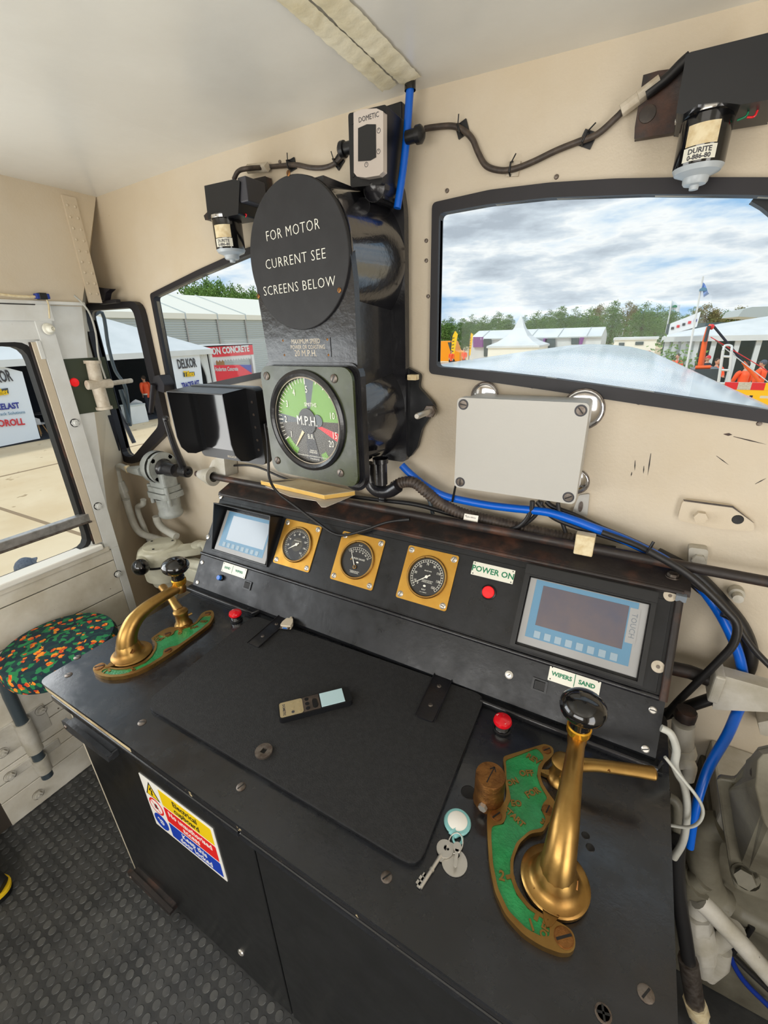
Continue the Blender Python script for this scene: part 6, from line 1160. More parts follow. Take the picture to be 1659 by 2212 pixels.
# ---------------------------------------------------------------- the white stand tent at left with its two banner walls
def gx(p): return Vector(p)
def text_fit(m, s, p, q, size, mt, up, bold=0, ext=.004):
    """write s between two points of a vertical board"""
    a, b = Vector(p), Vector(q); u = (b-a).normalized(); n = u.cross(Vector(up)).normalized(); tb = MB(); tb.text(s, size, mt, I4, ext, bold=bold*size)
    xs = [v.x for v in tb.v]; w_ = max(xs)-min(xs); k = (b-a).length/w_; c = (a+b)/2; mid = (max(xs)+min(xs))/2; v = n.cross(u)
    m.add([c+u*((t.x-mid)*k)+v*t.y+n*(t.z+ext) for t in tb.v], tb.f, mt)
TX = -18.0
g = thing('stand_tent', 'white gabled exhibition tent with logo banners, seen through the left windows', 'tent', T(TX-2, 7, GZ)); tt = T(-TX+2, -7, -GZ)
y0, y1 = 3.2, (-18,14.7502,1.0697)[1]; ze = (-18,14.0767,1.1028)[2]+.2; zr = (-18,12.5076,2.3753)[2]
yc = (y0+y1)/2-2
m = MB(); m.M = tt; Lr = [(TX+.15, y0-6, ze), (TX+.15, y1, ze), (TX-8, y1, ze), (TX-8, y0-6, ze)]; ap = zr+.9
m.add(Lr+[(TX-4, y0-2, ap), (TX-4, y1-4.2, ap)], [(0, 1, 5, 4), (1, 2, 5), (2, 3, 4, 5), (3, 0, 4)], 'pvc'); m.box((TX-8, y0-6, ze-.22), (TX+.17, y1+.02, ze), 'pvc'); m.build('roof', g)
m = MB(); m.M = tt; m.box((TX-.05, y1-.14, GZ), (TX+.06, y1, ze-.2), 'pvc'); m.build('corner_pole', g)
m = MB(); m.M = tt
for k in range(5): m.tube([(TX-.1-.03*k, y1-.25-.09*k, ze-.2), (TX-.12, y1-.22-.03*k, ze-1.2), (TX-.1-.02*k, y1-.2-.05*k, GZ)], .07, 'pvc', 8, 3)
m.build('side_curtain', g)
m = MB(); m.M = tt; m.box((TX-8, y0-6, GZ), (TX-7.9, y1, ze-.2), 'tentdark'); m.box((TX-8, y0-6, GZ+.01), (TX, y1, GZ+.03), 'tentdark'); m.box((TX-7.9, y1-.06, GZ), (TX-.1, y1-.03, ze-.2), 'tentdark'); m.build('dark_interior', g)
def banner(label, c0, c1, c2, c3, logos):
    """c0..c3 corners in space: top left, top right, bottom right, bottom left"""
    g = thing('logo_banner', label, 'banner', T(*c3), 'printed logo banners'); tr = -Vector(c3); P = [Vector(c)+tr for c in (c0, c1, c2, c3)]
    u = (P[1]-P[0]).normalized(); n = u.cross(Vector((0, 0, 1))).normalized()
    m = MB(); solid(m, [tuple(p-n*.05) for p in P], [tuple(p) for p in P], 'banner'); m.build('board', g)
    for s_, p, q_, sz, mt, bd in logos: m = MB(); text_fit(m, s_, Vector(p)+tr, Vector(q_)+tr, sz, mt, (0, 0, 1), bd); m.build('logo', g)
    return g, tr, n
g1, tr, n = banner('white logo banner with blue and red lettering, behind the left side window', *[Vector(p) for p in [(-18,5.8309,1.3739),(-18,7.006,0.8981),(-18,6.8813,-1.3263),(-18,4.9715,-1.3684)]],
  [('DELKOR', *[(-17.97,5.835,0.7581),(-17.97,6.6641,0.7957)], .5, 'logodark', .02), ('TRACKELAST', *[(-17.97,5.4741,-0.1011),(-17.97,6.5996,-0.1498)], .26, 'logoblue', .03), ('Resilient Track Solutions', *[(-17.97,5.4056,-0.3204),(-17.97,6.6912,-0.3789)], .14, 'hmiblue', 0), ('ASTROROLL', *[(-17.97,5.3196,-0.5959),(-17.97,6.585,-0.6886)], .3, 'logored', .03)])
m = MB(); q = [(-17.96,6.08,0.407),(-17.96,6.4497,0.4378),(-17.96,6.4224,0.2644),(-17.96,6.036,0.2246)]; m.add([tuple(Vector(p)+tr) for p in q], [(0, 1, 2, 3)], 'slate'); text_fit(m, 'Tiflex', Vector((-17.95,6.0744,0.3215))+tr, Vector((-17.95,6.4116,0.325))+tr, .28, 'yellowflag', (0, 0, 1), .03); m.build('logo_block', g1)
g2, tr, n = banner('white logo banner with stacked logos, seen at the lower left of the left front window', *[Vector(p) for p in [(-18,12.6162,1.1177),(-18,14.0973,1.0816),(-18,13.9395,-0.8662),(-18,12.3508,-0.8209)]],
  [('DELKOR', *[(-17.97,12.8422,0.7197),(-17.97,13.8158,0.7342)], .55, 'logodark', .02), ('TRACKELAST', *[(-17.97,12.836,-0.1911),(-17.97,13.7912,-0.1472)], .32, 'logoblue', .03)])
m = MB(); q = [(-17.96,13.0346,0.371),(-17.96,13.6212,0.3632),(-17.96,13.604,0.181),(-17.96,13.0162,0.1931)]; m.add([tuple(Vector(p)+tr) for p in q], [(0, 1, 2, 3)], 'slate'); text_fit(m, 'Tiflex', Vector((-17.95,13.0322,0.2917))+tr, Vector((-17.95,13.5951,0.2841))+tr, .34, 'yellowflag', (0, 0, 1), .03); m.build('logo_block', g2)
def shell_chair(label, p, rz):
    g = thing('shell_chair', label, 'chair', T(p[0], p[1], GZ) @ RZ(rz), 'white shell chairs in the tent')
    m = MB(); m.prism(circ(0, 0, .24, 20, .22), .43, .46, 'shell', top=circ(0, 0, .26, 20, .24)); n = 12
    vs = [(.25*math.cos(R(a)), .23*math.sin(R(a)), z) for a in range(20, 161, 14) for z in (.45, .80-.16*abs(a-90)/70)]; m.add(vs, [(2*i, 2*i+2, 2*i+3, 2*i+1) for i in range(len(vs)//2-1)], 'shell', True); m.build('seat_shell', g)
    for a in (45, 135, 225, 315): m = MB(); m.tube([(.12*math.cos(R(a)), .12*math.sin(R(a)), .43), (.24*math.cos(R(a)), .24*math.sin(R(a)), 0)], .016, 'wood', 8); m.build('leg', g)
shell_chair('white shell chair with wooden legs under a table, seen in the side window', (-18.9, (-18.9,7.2982,-0.7773)[1]+.0), 200)
shell_chair('white shell chair seen through the tall corner window', (-19.2, (-19.2,11.301,-0.9723)[1]), 240)
g = thing('round_table', 'small round table with dark top inside the tent', 'table', T(-19.5, (-19.5,7.8248,0.0377)[1], GZ)); m = MB(); m.lathe([(0, .70), (.38, .70), (.38, .73), (0, .73)], 'logodark', None, 24); m.build('tabletop', g); m = MB(); m.lathe([(.22, 0), (.2, .02), (.03, .04), (.03, .70)], 'steel', None, 16); m.build('pedestal', g)
g = thing('display_crate', 'white box standing on the ground, seen through the tall corner window', 'box', T(*(-17.9618,10.3961,-1.4))); m = MB(); m.box((-.3, -.35, 0), (.3, .35, .75), 'pvc'); m.build('crate_body', g, .02); m = MB(); m.box((-.31, -.36, .70), (.31, .36, .76), 'panelgrey'); m.build('crate_lid', g, .01)
make_person('person', 'person in orange vest glimpsed through the tall corner window', -19.2, (-19.2,11.8811,-0.2433)[1], 1.72, 100, 'hivis', 'darkcloth')

# red stand next to it
y0, y1 = (-18.5,15.1129,0.8413)[1], (-18.5,17.9384,1.0334)[1]; zt, zb = (-18.5,16.5154,1.4301)[2], (-18.5,16.404,0.9018)[2]
g = thing('red_stand', 'stand with red fascia reading ON CONCRETE and white posts', 'stand', T(-18.5, (y0+y1)/2, GZ)); tr = Vector((18.5, -(y0+y1)/2, -GZ))
m = MB(); m.M = T(*tr); m.box((-18.6, y0-1.4, zb), (-18.5, y1, zt), 'concretered'); m.box((-22, y0-1.4, zt-.05), (-18.5, y1, zt+.03), 'pvc'); m.build('fascia', g)
m = MB(); text_fit(m, 'ON CONCRETE', Vector((-18.47,15.1861,1.157))+tr, Vector((-18.47,17.6434,1.2085))+tr, (zt-zb)*.8, 'pvc', (0, 0, 1), .04); m.build('fascia_lettering', g)
m = MB(); m.M = T(*tr)
n = 16
for k in range(n): a = y0+(y1-y0)*k/n; b = y0+(y1-y0)*(k+1)/n; m.prism([(a, zb), (b, zb), (b, zb-.14), ((a+b)/2, zb-.24), (a, zb-.14)], -18.56, -18.54, 'pvc', SX)
m.build('scalloped_valance', g)
for y in (y0+.15, y1-.1): m = MB(); m.M = T(*tr); m.box((-18.6, y-.08, GZ), (-18.48, y+.08, zb), 'pvc'); m.build('post', g)
m = MB(); m.M = T(*tr); m.box((-21, y0, GZ), (-20.9, y1, zb), 'wood'); m.box((-20.89, y0+.9, -.2), (-20.85, y1-.9, .45), 'signblue'); m.build('back_panel', g)
q = [Vector(p) for p in [(-18.3,14.9927,0.5496),(-18.3,17.485,0.4009),(-18.3,17.3629,-1.0784),(-18.3,14.6998,-1.0228)]]; g = thing('poster_wall', 'red counter poster with a blue corner in front of the red stand', 'poster', T(*q[3])); tr = -q[3]
m = MB(); solid(m, [tuple(p+tr-Vector((.08, 0, 0))) for p in q], [tuple(p+tr) for p in q], 'posterred'); m.build('board', g)
m = MB(); m.add([tuple(Vector(p)+tr) for p in [(-18.28,16.6369,0.4589),(-18.28,17.4659,0.4023),(-18.28,17.4161,-0.0193)]], [(0, 1, 2)], 'posterblue'); m.build('blue_corner', g)
m = MB(); text_fit(m, 'Anderton Concrete', Vector((-18.28,15.0437,0.3523))+tr, Vector((-18.28,16.5027,0.2632))+tr, .28, 'pvc', (0, 0, 1), .02); m.build('poster_lettering', g)

# big hall behind
XH = -32.0; ye0, ye1 = 2, (-32,34.7921,3.1486)[1]; zE = (-32,24.3319,3.2745)[2]; zE0 = (-32,24.4268,3.6738)[2]; zT = (-38,32.5316,5.6082)[2]
g = thing('exhibition_hall', 'long white-roofed exhibition hall with grey ribbed walls behind the stands', 'building', T(XH-8, 12, GZ)); tr = T(-XH+8, -12, -GZ)
m = MB(); m.M = tr; m.box((XH-14, ye0-12, GZ), (XH, ye1+34, zE), 'panelgrey')
for k in range(26): z = GZ+.18+k*(zE-GZ-.2)/26; m.box((XH, ye0-12, z), (XH+.05, ye1+34, z+.07), 'panelgrey')
m.build('ribbed_wall', g)
m = MB(); m.M = tr; m.add([(XH+.2, ye0-12, zE0), (XH+.2, ye1+34, zE0), (XH-6, ye1+34, zT), (XH-6, ye0-12, zT), (XH-14, ye1+34, zE0), (XH-14, ye0-12, zE0)], [(0, 1, 2, 3), (3, 2, 4, 5), (1, 4, 2), (0, 3, 5)], 'pvccream'); m.box((XH-.2, ye0-12, zE), (XH+.22, ye1+34, zE0), 'pvccream'); m.build('roof', g)
for k, (x, y) in enumerate(((398, 690), (467, 692), (528, 695), (345, 688))):
    p = (-32,24.2398,3.2402) if k == 0 else ((-32,27.3329,3.2029) if k == 1 else ((-32,30.4619,3.1179) if k == 2 else (-32,22.1404,3.2803)))
    m = MB(); m.M = tr; m.box((XH+.04, p[1]-.06, GZ), (XH+.14, p[1]+.06, zE), 'alum'); m.tube([(XH+.23, p[1], zE), (XH+.23, p[1], zE0+.02), (XH-6, p[1], zT+.03)], .05, 'panelgrey', 6); m.build('frame_rib', g)

# trees
PROTO = {}
def tree(label, x, y, zt, w_, leaf, seed, group):
    h = zt-GZ; g = thing('tree', label, 'tree', T(x, y, GZ), group); key = (leaf, w_, seed % 4)
    if key not in PROTO:
        rnd = random.Random(seed); m = MB(); m.tube([(0, 0, 0), (.1, 0, 3.2), (0, .1, 6.4)], [.22, .16, .06], 'bark', 8, 3); tk = m.build('trunk', g); vs = []; fs = []
        tips = [(0, 0, 1)]+[(rnd.uniform(-.55, .55), rnd.uniform(-.4, .4), rnd.uniform(.72, .95)) for _ in range(5)]
        for k in range(620):
            tx, ty, tz = tips[rnd.randrange(6)]; t_ = rnd.random()**.8; zz = 8*tz*(.16+.82*t_); wr = w_*.55*(math.sin(math.pi*(.12+.86*t_))**.7)
            a = rnd.uniform(0, 6.283); r = wr*rnd.random()**.5; c = Vector((tx*w_*.8+r*math.cos(a), ty*w_*.8+r*math.sin(a), zz))
            for q in range(11):
                p = c+Vector((rnd.gauss(0, 1), rnd.gauss(0, 1), rnd.gauss(0, 1)))*w_*.075; s_ = w_*rnd.uniform(.026, .048)
                u = Vector((rnd.gauss(0, 1), rnd.gauss(0, 1), rnd.gauss(0, 1))).normalized(); v = u.orthogonal().normalized(); i = len(vs)
                vs += [p-u*s_, p+v*s_*.7, p+u*s_, p-v*s_*.7]; fs.append((i, i+1, i+2, i+3))
        m = MB(); m.add(vs, fs, leaf); PROTO[key] = (tk, m.build('foliage', g))
        tk.scale.z = PROTO[key][1].scale.z = h/8
    else:
        for o in PROTO[key]: c = o.copy(); COL.objects.link(c); c.parent = g; c.scale.z = h/8
    return g
rt = random.Random(5)
kinds = ['dense green tree', 'dark green tree', 'rust-tinged tree']
spots = [(-25.04,60.0,3.36),(-29.48,74.0,4.11),(-24.84,67.0,3.55),(-28.32,81.0,4.47),(-19.4,60.0,3.57),(-21.48,74.0,4.57),(-17.96,67.0,3.75),(-18.96,81.0,3.92),(-12.69,60.0,3.8),(-13.66,74.0,4.45),(-10.93,67.0,4.45),(-11.09,81.0,4.78),(-6.71,60.0,3.91),(-6.83,74.0,4.82),(-4.63,67.0,4.76),(-3.7,81.0,5.29),(-1.14,60.0,4.17),(0.27,74.0,4.43),(1.72,67.0,3.89),(4.67,81.0,3.97),(4.6,60.0,3.68),(7.76,74.0,3.39),(8.25,67.0,3.45),(12.06,81.0,3.37),(-50.0,38.63,8.09),(-64.0,51.72,10.62),(-57.0,48.13,10.1),(-50.0,43.97,8.79),(-64.0,58.69,10.53),(-57.0,54.53,9.34),(-50.0,49.95,8.3)]
where = ['leftmost in the right window', 'second from the left in the right window', 'behind the yellow flags', 'behind the left end of the white marquee', 'left of the pagoda tent', 'behind the pagoda tent spire', 'right of the pagoda spire', 'above the white marquee, third right of the spire', 'above the white marquee, fourth right of the spire', 'above the white marquee, fifth right of the spire', 'above the right third of the marquee', 'near the right end of the marquee', 'above the right end of the marquee', 'just right of the marquee', 'above the site cabin, left of its middle', 'above the site cabin', 'above the site cabin, right of its middle', 'just left of the short flag', 'directly behind the short flag', 'between the two flags', 'behind the tall flagpole', 'above the banner on the glass marquee', 'left of the curved hall roof', 'behind the curved hall roof',
 'leftmost above the hall roof in the left window', 'second from left above the hall roof', 'tallest above the hall roof in the left window', 'fourth from left above the hall roof', 'fifth from left above the hall roof', 'sixth from left above the hall roof', 'last above the hall roof, beside the speedometer']
for k, (x, y, z) in enumerate(spots):
    left = k >= 24; kind = 0 if left else (k*7+k//3) % 3 if k > 12 else (k % 2)
    tree(kinds[kind]+' '+where[k], x, y, z, 2.9 if left else 2.3, ['leaf', 'leafdark', 'leafrust'][kind], k, 'trees behind the hall' if left else 'trees on the horizon')

# ---------------------------------------------------------------- right window: marquees, flags, vehicles
YM = 50.0
a, b = [(-17.6006,1.5291),(-4.1876,1.5105)]; zb_ = GZ; ztop = ((-10.8696,1.7546))[1]
xa, xb = a[0], b[0]; zev = (-10.7887,0.9461)[1]
g = thing('long_marquee', 'long low white marquee with ridged roof left of centre in the right window', 'marquee', T((xa+xb)/2, YM, GZ)); tr = T(-(xa+xb)/2, -YM, -GZ)
m = MB(); m.M = tr; m.box((xa, YM, GZ), (xb, YM+6, zev), 'pvc'); m.build('walls', g)
m = MB(); m.M = tr; m.add([(xa, YM-.2, zev), (xb, YM-.2, zev), (xb, YM+3, ztop), (xa, YM+3, ztop), (xb, YM+6.2, zev), (xa, YM+6.2, zev)], [(0, 1, 2, 3), (3, 2, 4, 5), (1, 4, 2), (0, 3, 5)], 'pvc'); m.box((xa, YM-.22, zev-.12), (xb, YM-.1, zev), 'panelgrey'); m.build('roof', g)
for k in range(5):
    x = xa+(xb-xa)*(k+.5)/5; m = MB(); m.M = tr; m.tube([(x, YM-.25, zev-.1), (x, YM-.25, zev+.03), (x, YM+3, ztop+.03)], .05, 'panelgrey', 6); m.build('roof_rib', g)
for c, q in (([(-17.1692,1.1369),(-16.0541,1.1118),(-15.9901,0.0594),(-17.1134,0.0732)], 'purple'), ([(-15.9374,0.9195),(-15.1043,0.9023),(-14.9812,-0.9145),(-15.8246,-0.9121)], 'windowdark'), ([(-9.4462,0.7852),(-8.4433,0.7644),(-8.3392,-0.1241),(-9.3477,-0.1126)], 'windowdark'), ([(-6.9449,0.82),(-6.2514,0.805),(-6.1706,0.1993),(-6.8666,0.2098)], 'windowdark'), ([(-9.6164,0.8354),(-9.2029,0.8266),(-9.329,-0.109),(-9.6072,-0.1058)], 'purple'), ([(-6.116,0.8469),(-5.7323,0.8385),(-5.8575,0.1978),(-6.1582,0.2023)], 'purple')):
    m = MB(); m.M = tr; m.prism(c, YM-.25, YM-.05, q, AX); m.build('dark_opening' if q == 'windowdark' else 'purple_panel', g)
p = (-11.1057,-0.7712); pt = (-11.4086,3.0447); pe = [(-13.8856,0.2298),(-8.9381,0.4183)]
cx_ = (pe[0][0]+pe[1][0])/2; hw = (pe[1][0]-pe[0][0])/2; ze_ = (pe[0][1]+pe[1][1])/2
g = thing('pagoda_tent', 'white pagoda tent with a sharp concave spire in front of the long marquee', 'tent', T(cx_, 47, GZ)); h = pt[1]-GZ; e_ = ze_-GZ
m = MB(); rs = [(1.02, e_), (.7, e_+.12*(h-e_)), (.42, e_+.30*(h-e_)), (.2, e_+.58*(h-e_)), (.08, e_+.85*(h-e_)), (.01, h)]
vs = []
for r, z in rs: vs += [(-hw*r, -hw*r, z), (hw*r, -hw*r, z), (hw*r, hw*r, z), (-hw*r, hw*r, z)]
m.add(vs, [(i*4+j, i*4+(j+1) % 4, i*4+4+(j+1) % 4, i*4+4+j) for i in range(5) for j in range(4)], 'pvc'); m.box((-hw*1.02, -hw*1.02, e_-.18), (hw*1.02, hw*1.02, e_), 'pvc'); m.build('spire_roof', g)
m = MB(); m.box((-hw*.97, -hw*.97, 0), (hw*.97, hw*.97, e_-.1), 'pvccream'); m.build('walls', g)
# yellow flags, orange van, cabin
for k, (q, lb) in enumerate((([(-16.7056,1.8451),(-16.4057,1.5027),(-16.6019,0.321),(-16.8497,-0.9796),(-17.0916,-1.1567),(-17.0381,0.2402),(-16.929,1.3474)], 'large yellow feather flag beside the orange van'), ([(-16.1473,1.6297),(-15.8906,1.447),(-15.9871,0.4275),(-16.0855,-0.6122),(-16.2373,-0.6117),(-16.253,0.7452)], 'smaller yellow feather flag at the end of the long marquee'))):
    Yf = 43 if k == 0 else 46; g = thing('feather_flag', lb, 'flag', T(q[4][0], Yf, GZ), 'yellow feather flags'); ox = q[4][0]
    m = MB(); m.prism([(x-ox, z-GZ) for x, z in q], -.02, .02, 'yellowflag', AX); m.build('flag_cloth', g); m = MB(); m.tube([(0, 0, 0), (0, 0, q[-1][1]-GZ), (q[0][0]-ox, 0, q[0][1]-GZ)], .035, 'logodark', 6); m.build('flag_pole', g)
    for k2 in range(5):
        m = MB(); u = .24+.11*k2; x_, z_ = (q[0][0]+q[-1][0])/2*(1-u)+(q[3][0]+q[5 if k == 0 else 4][0])/2*u-ox, (q[0][1]*(1-u)+q[3][1]*u)-GZ; m.prism([(x_-.13, z_-.05), (x_+.10, z_-.02), (x_+.13, z_+.05), (x_-.05, z_+.03)], -.035, -.022, 'logodark', AX); m.build('flag_mark', g)
q = [(-19.4094,0.8742),(-16.5834,0.6017),(-16.5255,-0.7395),(-19.3716,-1.014)]; g = thing('orange_van', 'orange panel van behind the large yellow flag', 'van', T(q[1][0], 45, GZ)); ox = q[1][0]; zt = q[0][1]-GZ
m = MB(); m.prism(roundpoly([(-4.2, .35), (0, .35), (0, 1.2), (-.5, 1.35), (-.9, zt), (-4.2, zt)], .15), -.9, .9, 'vanorange', AX); m.build('van_body', g, .05)
m = MB(); m.prism([(-.98, 1.3), (-.55, 1.3), (-.92, zt-.12), (-1.3, zt-.12)], -.92, .92, 'windowdark', AX); m.build('cab_glass', g)
for x in (-3.4, -.8):
    for y in (-.85, .85): m = MB(); m.lathe([(.33, -.1), (.33, .1), (0, .1), (0, -.1), (.33, -.1)], 'rubberdark', frame((x, y, .33), (1, 0, 0), (0, 1, 0)), 18); m.build('wheel', g)
q = [(-2.6503,0.8124),(0.4671,0.7816),(0.7291,-0.6453),(-2.4104,-0.7115)]; g = thing('site_cabin', 'flat-roofed white site cabin right of the long marquee', 'cabin', T((q[0][0]+q[1][0])/2, 44, GZ)); ox = (q[0][0]+q[1][0])/2; hw = (q[1][0]-q[0][0])/2; zt = q[0][1]-GZ
m = MB(); m.box((-hw, 0, 0), (hw, 2.6, zt), 'pvccream'); m.build('cabin_body', g, .03); m = MB(); m.box((-hw-.1, -.1, zt-.14), (hw+.1, 2.7, zt+.04), 'pvc'); m.build('cabin_roof', g)
for u, w_, z0_, z1_, qq in ((-.62, .35, .9, zt-.35, 'windowdark'), (.22, .5, zt-.55, zt-.3, 'windowdark'), (.5, .8, .3, 1.2, 'brick')): m = MB(); m.box((u*hw-w_*.6, -.06, z0_), (u*hw+w_*.6, .02, z1_), qq); m.build('cabin_window' if qq == 'windowdark' else 'brick_panel', g)
# big glass-sided marquee on the right
q = [(0.6753,1.1707),(5.5857,1.0981),(6.0071,-0.5471),(0.8932,-0.406)]; x0, x1 = q[0][0], q[1][0]; ze_ = q[0][1]; zr_ = (3.756,1.9822)[1]
g = thing('glass_marquee', 'large white marquee with glass sides at the right of the right window', 'marquee', T((x0+x1)/2, 27, GZ)); tr = T(-(x0+x1)/2, -27, -GZ)
m = MB(); m.M = tr; xm = (3.448,1.8593)[0]
rA, rB, rC = [(0.9002,1.2601),(3.2,1.7309),(6.4462,2.2477)]; m.add([(x0-.2, 26.8, ze_), (x1+3, 26.8, ze_), (rC[0]+4, 31, rC[1]+.5), (rA[0], 31, rA[1]), (rB[0], 31, rB[1])], [(0, 1, 2, 4), (0, 4, 3)], 'pvc'); m.box((x0-.2, 26.7, ze_-.22), (x1+3, 26.85, ze_+.02), 'pvc'); m.build('roof', g)
m = MB(); m.M = tr; m.box((x0, 30.9, GZ), (x1+3, 31, ze_+.6), 'windowdark'); m.box((x0, 27, GZ), (x1+3, 31, GZ+.05), 'windowdark'); m.build('interior', g)
for c in [(0.7467,0.4791),(1.1012,0.4764),(1.4523,0.3661),(1.9858,0.3633),(2.6578,0.2545),(3.5546,0.2519),(4.3313,0.2497),(5.3246,0.2469)]: m = MB(); m.M = tr; m.box((c[0]-.10, 26.85, GZ), (c[0]+.10, 27.05, ze_-.2), 'pvc'); m.build('post', g)
for i, c in enumerate([(0.9246,0.4778),(1.257,0.4752),(1.7206,0.3647),(2.3036,0.3616),(3.1108,0.2532),(3.9378,0.2508),(4.8338,0.2483)]): m = MB(); m.M = tr; w_ = (.35, .35, .6, .75, 1.3, 1.0, 1.5)[i]; m.box((c[0]-w_*.45, 26.93, GZ), (c[0]+w_*.45, 26.96, ze_-.25), 'windowglass' if i > 2 else 'panelgrey'); m.build('side_panel', g)
q = [(0.6962,1.779),(1.8037,2.2495),(1.7778,1.6012),(0.6994,1.2664)]; g = thing('roof_banner', 'long white banner with small logos above the marquee eaves', 'banner', T(q[3][0], 26.3, q[3][1])); ox, oz = q[3]
m = MB(); m.prism([(x-ox, z-oz) for x, z in q], -.03, .03, 'banner', AX); m.build('banner_sheet', g)
for k, qq in enumerate(('logodark', 'logored', 'slate', 'logored', 'logoblue')): m = MB(); u = (k+.6)/5.2; p = Vector(q[0])*(1-u)*.5+Vector(q[1])*u*.5+Vector(q[3])*(1-u)*.5+Vector(q[2])*u*.5; m.box((p.x-ox-.06, -.06, p.y-oz-.06), (p.x-ox+.06, -.035, p.y-oz+.06), qq); m.build('small_logo', g)
q = [(4.4241,2.0753),(4.6021,2.4791),(4.9991,2.586),(7.0232,2.5543),(7.2143,1.8083)]; m = MB(); m.prism(q, 36, 44, 'panelgrey', AX); solo(m, 'curved_roof', 'grey curved hall roof showing above the glass marquee', 'roof')
def flag(label, base, top, cl, Y, q, mark):
    g = thing('flag', label, 'flag', T(base[0], Y, GZ), 'flags on poles'); m = MB(); m.tube([(0, 0, 0), (top[0]-base[0], 0, top[1]-GZ)], [.05, .03], 'pvc', 8); m.build('pole', g)
    m = MB(); n = 8; vs = []
    for k in range(n+1):
        for (a, b) in ((cl[0], cl[1]), (cl[3], cl[2])): u = k/n; vs.append((a[0]*(1-u)+b[0]*u-base[0], .12*math.sin(u*7), a[1]*(1-u)+b[1]*u-GZ+.06*math.sin(u*6)))
    m.add(vs, [(2*k, 2*k+2, 2*k+3, 2*k+1) for k in range(n)], q, True); m.build('flag_cloth', g)
    m = MB(); c = [(x*.25+cl[0][0]*.75-base[0], z*.25+cl[0][1]*.75-GZ) for x, z in cl]; m.prism([(cl[0][0]*.6+cl[2][0]*.4-base[0]+dx, cl[0][1]*.5+cl[2][1]*.5-GZ+dz) for dx, dz in ((-.12, -.05), (.12, -.06), (.12, .03), (0, .09), (-.12, .03))], -.14, .14, mark, AX); m.build('flag_emblem', g)
flag('pale flag with a green emblem on the shorter pole', (0.7662,1.3662), (0.7256,3.0583), [(0.7166,2.9849),(1.183,2.8359),(1.2102,2.4642),(0.7796,2.5348)], 33, 'banner', 'green')
flag('pale blue flag on the tall leaning pole', (1.6357,0.3216), (1.4484,3.5274), [(1.4792,3.305),(1.8027,2.8899),(1.6405,2.7624),(1.5015,3.0472)], 24, 'sheetblue', 'hmiblue')
# bush, people in orange vests, rail crane, ladder, barriers
g = thing('bush', 'green bush in front of the site cabin', 'bush', T(*(0.9483,26,0.4178)[:2], GZ)); rnd = random.Random(9); vs = []; fs = []
for k in range(1600):
    c = Vector((rnd.gauss(0, .55), rnd.gauss(0, .4), abs(rnd.gauss(.8, .55)))); u = Vector((rnd.gauss(0, 1), rnd.gauss(0, 1), rnd.gauss(0, 1))).normalized(); v = u.orthogonal().normalized(); s_ = .10; i = len(vs); vs += [c-u*s_, c+v*s_*.6, c+u*s_, c-v*s_*.6]; fs.append((i, i+1, i+2, i+3))
m = MB(); m.add(vs, fs, 'leaf'); m.build('foliage', g); m = MB(); m.tube([(0, 0, 0), (0, 0, 1.2)], .05, 'bark', 6); m.build('stem', g)
for k, (c, Yp, rz, top, hair, lb) in enumerate((((1.2483,0.6038), 25.5, 150, 'hivis', 'hair', 'person in an orange vest standing left of the leaning flagpole'), ((2.4323,0.4531), 22, 200, 'hivis', 'hair', 'person in an orange vest left of the ladder'), ((2.2853,0.4716), 24, 120, 'darkcloth', 'logored', 'person in dark clothes and red cap behind the orange crane post'), ((3.0655,0.5353), 20, 20, 'hivis', 'hair', 'person in an orange vest seen from behind, over the yellow barriers'), ((3.6692,0.5711), 21, 60, 'hivis', 'capblue', 'person in an orange vest at the right border of the right window'), ((-15.0241,-0.5905), 38, 180, 'hivis', 'hair', 'small far person in orange below the large yellow flag'), ((-14.5677,-0.1886), 40, 180, 'hivis', 'hair', 'small far person in orange in front of the long marquee'))):
    make_person('person', lb, c[0], Yp, max(1.62, min(1.85, c[1]-GZ+.02)), rz, top, 'darkcloth', hair, ((.3, .7), (.2, .5)) if k in (1, 3) else ((.2, 0), (.2, .3)), 'people in orange vests' if top == 'hivis' else None)
b = (1.5378,0.3793); g = thing('rail_crane', 'small orange lifting crane with dark jib on a grey trolley', 'crane', T(b[0], 18, GZ)); ox = b[0]; rl = lambda P: [(p[0]-ox, p[1]-18, p[2]-GZ) for p in P]
m = MB(); q = rl([(1.3517,18,0.363),(2.0514,18,0.3982),(2.1072,18,0.142),(2.0938,18,-0.1918),(1.2754,18,-0.2154)]); m.prism([(p[0], p[2]) for p in q], -.5, .5, 'slate', AX); m.build('trolley_deck', g, .02)
m = MB(); m.tube(rl([(1.5663,18,0.4228),(1.5239,18,1.1575),(1.5227,18,1.6224)]), [.09, .075, .05], 'orangepaint', 4); m.build('mast', g); m = MB(); m.tube(rl([(1.5218,17.9,1.1879),(1.5325,17.9,1.6491)]), .045, 'slate', 8); m.build('ram', g)
m = MB(); m.tube(rl([(1.5169,18,1.6496),(1.6611,18,1.591)]), .065, 'orangepaint', 8); m.ball(rl([(1.6072,18,1.6197)])[0], .085, 'red', n=10); m.build('jib_head', g)
m = MB(); m.tube(rl([(1.6495,18,1.6452),(2.6401,18,0.5693)]), .034, 'darkcloth', 8); m.tube(rl([(2.6401,18,0.5693),(3.1763,18,-0.0062)]), .05, 'orangepaint', 8); m.build('jib_arm', g)
m = MB(); m.tube(rl([(1.4104,17.7,0.4146),(1.8107,17.7,0.4321)]), .06, 'orangepaint', 6); m.build('base_beam', g)
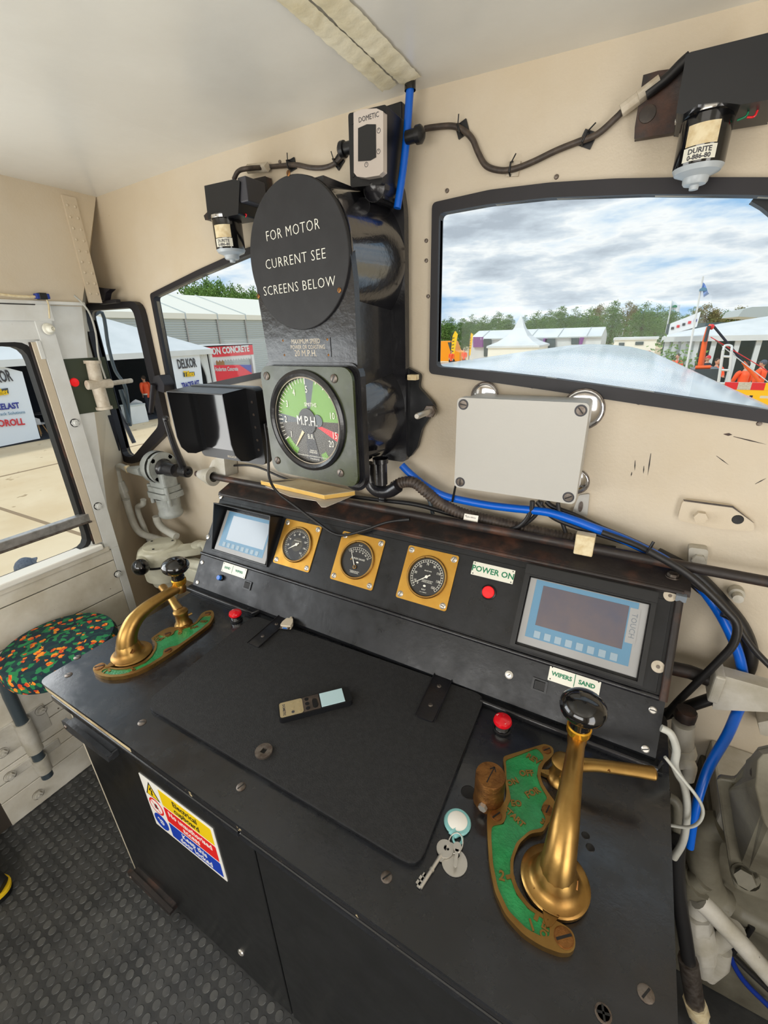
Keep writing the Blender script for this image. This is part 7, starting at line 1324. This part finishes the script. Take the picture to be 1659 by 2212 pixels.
for s_ in (0, 1): m = MB(); p = rl([(1.6848,17.6,0.1273),(1.1402,17.6,0.0442)])[s_]; m.lathe([(.33, -.1), (.33, .1), (.2, .11), (0, .1), (0, -.1), (.33, -.1)], 'rubberdark', frame((p[0], p[1], .34), (1, 0, 0), (0, 1, 0)), 20); m.build('wheel', g)
for k, (p, lb) in enumerate((([(1.6289,17.8,1.3244),(3.0307,17.8,0.4754),(3.8165,17.8,-0.0525)], 'red guy rope from the crane, upper one'), ([(1.9624,17.6,1.0546),(3.3175,17.6,0.0231)], 'white guy rope below the red one'), ([(1.7587,17.7,1.2295),(2.3878,17.7,0.7506),(3.0779,17.7,0.2127)], 'grey rope nearest the crane mast'))): m = MB(); m.tube(p, .012, ('red', 'pvc', 'dullsteel')[k], 6); solo(m, 'guy_rope', lb, 'rope', 0, 'guy ropes')
b = (1.9182,0.2611); g = thing('step_ladder', 'white aluminium step ladder among the people in orange', 'ladder', T(b[0], 15, GZ)); ox = b[0]; P = [(p[0]-ox, p[1]-15, p[2]-GZ) for p in [(1.7151,15,1.0463),(1.895,15,1.0333),(2.0286,15,0.2158),(1.7925,15,0.234)]]
k0 = (P[0][2])/max(.1, P[0][2]-P[3][2])
ext_ = lambda a, b: tuple(Vector(a)+(Vector(b)-Vector(a))*(a[2]/(a[2]-b[2])))
L0, L1 = ext_(P[0], P[3]), ext_(P[1], P[2])
for a, b in ((P[0], L0), (P[1], L1)): m = MB(); m.tube([a, b], .035, 'pvc', 6); m.build('stile', g)
for t_ in [.06+.14*i for i in range(7)]: m = MB(); m.tube([Vector(P[0]).lerp(Vector(L0), t_), Vector(P[1]).lerp(Vector(L1), t_)], .028, 'pvc', 6); m.build('rung', g)
m = MB(); m.tube([P[0], tuple(Vector(P[0])+Vector((.02, .05, .12))), tuple(Vector(P[1])+Vector((-.02, .05, .12))), P[1]], .03, 'pvc', 6, 3); m.build('top_hoop', g)
zb1 = (2.0507,0.4416)[1]; xb0 = (1.6803,0.4118)[0]
def barrier(x, label):
    g = thing('barrier', label, 'barrier', T(x, 13, GZ), 'yellow barriers'); h = zb1-GZ
    m = MB(); m.holes(roundpoly([(0, .12), (.98, .12), (.98, h-.16), (0, h-.16)], .06), [roundpoly([(a, h-.34), (a+.18, h-.34), (a+.18, h-.28), (a, h-.28)], .02) for a in (.10, .40, .70)], -.03, .03, 'barrieryellow', AX); m.build('barrier_panel', g)
    for k in range(4): m = MB(); m.box((.245*k, -.035, h-.16), (.245*k+.245, .035, h), ('red', 'tapewhite', 'red', 'barrieryellow')[k]); m.build('reflective_band', g)
    for u in (.12, .86): m = MB(); m.box((u-.04, -.28, 0), (u+.04, .28, .12), 'rubberdark'); m.build('foot', g)
    m = MB(); m.prism(circ(.49, h-.55, .10, 16), -.036, -.031, 'pvc', AX); m.build('emblem', g)
for k, lb in enumerate(('yellow barrier with red and white band, leftmost of the row', 'yellow barrier with red and white band, second in the row', 'yellow barrier with red and white band, at the right border')): barrier(xb0+1.0*k, lb)
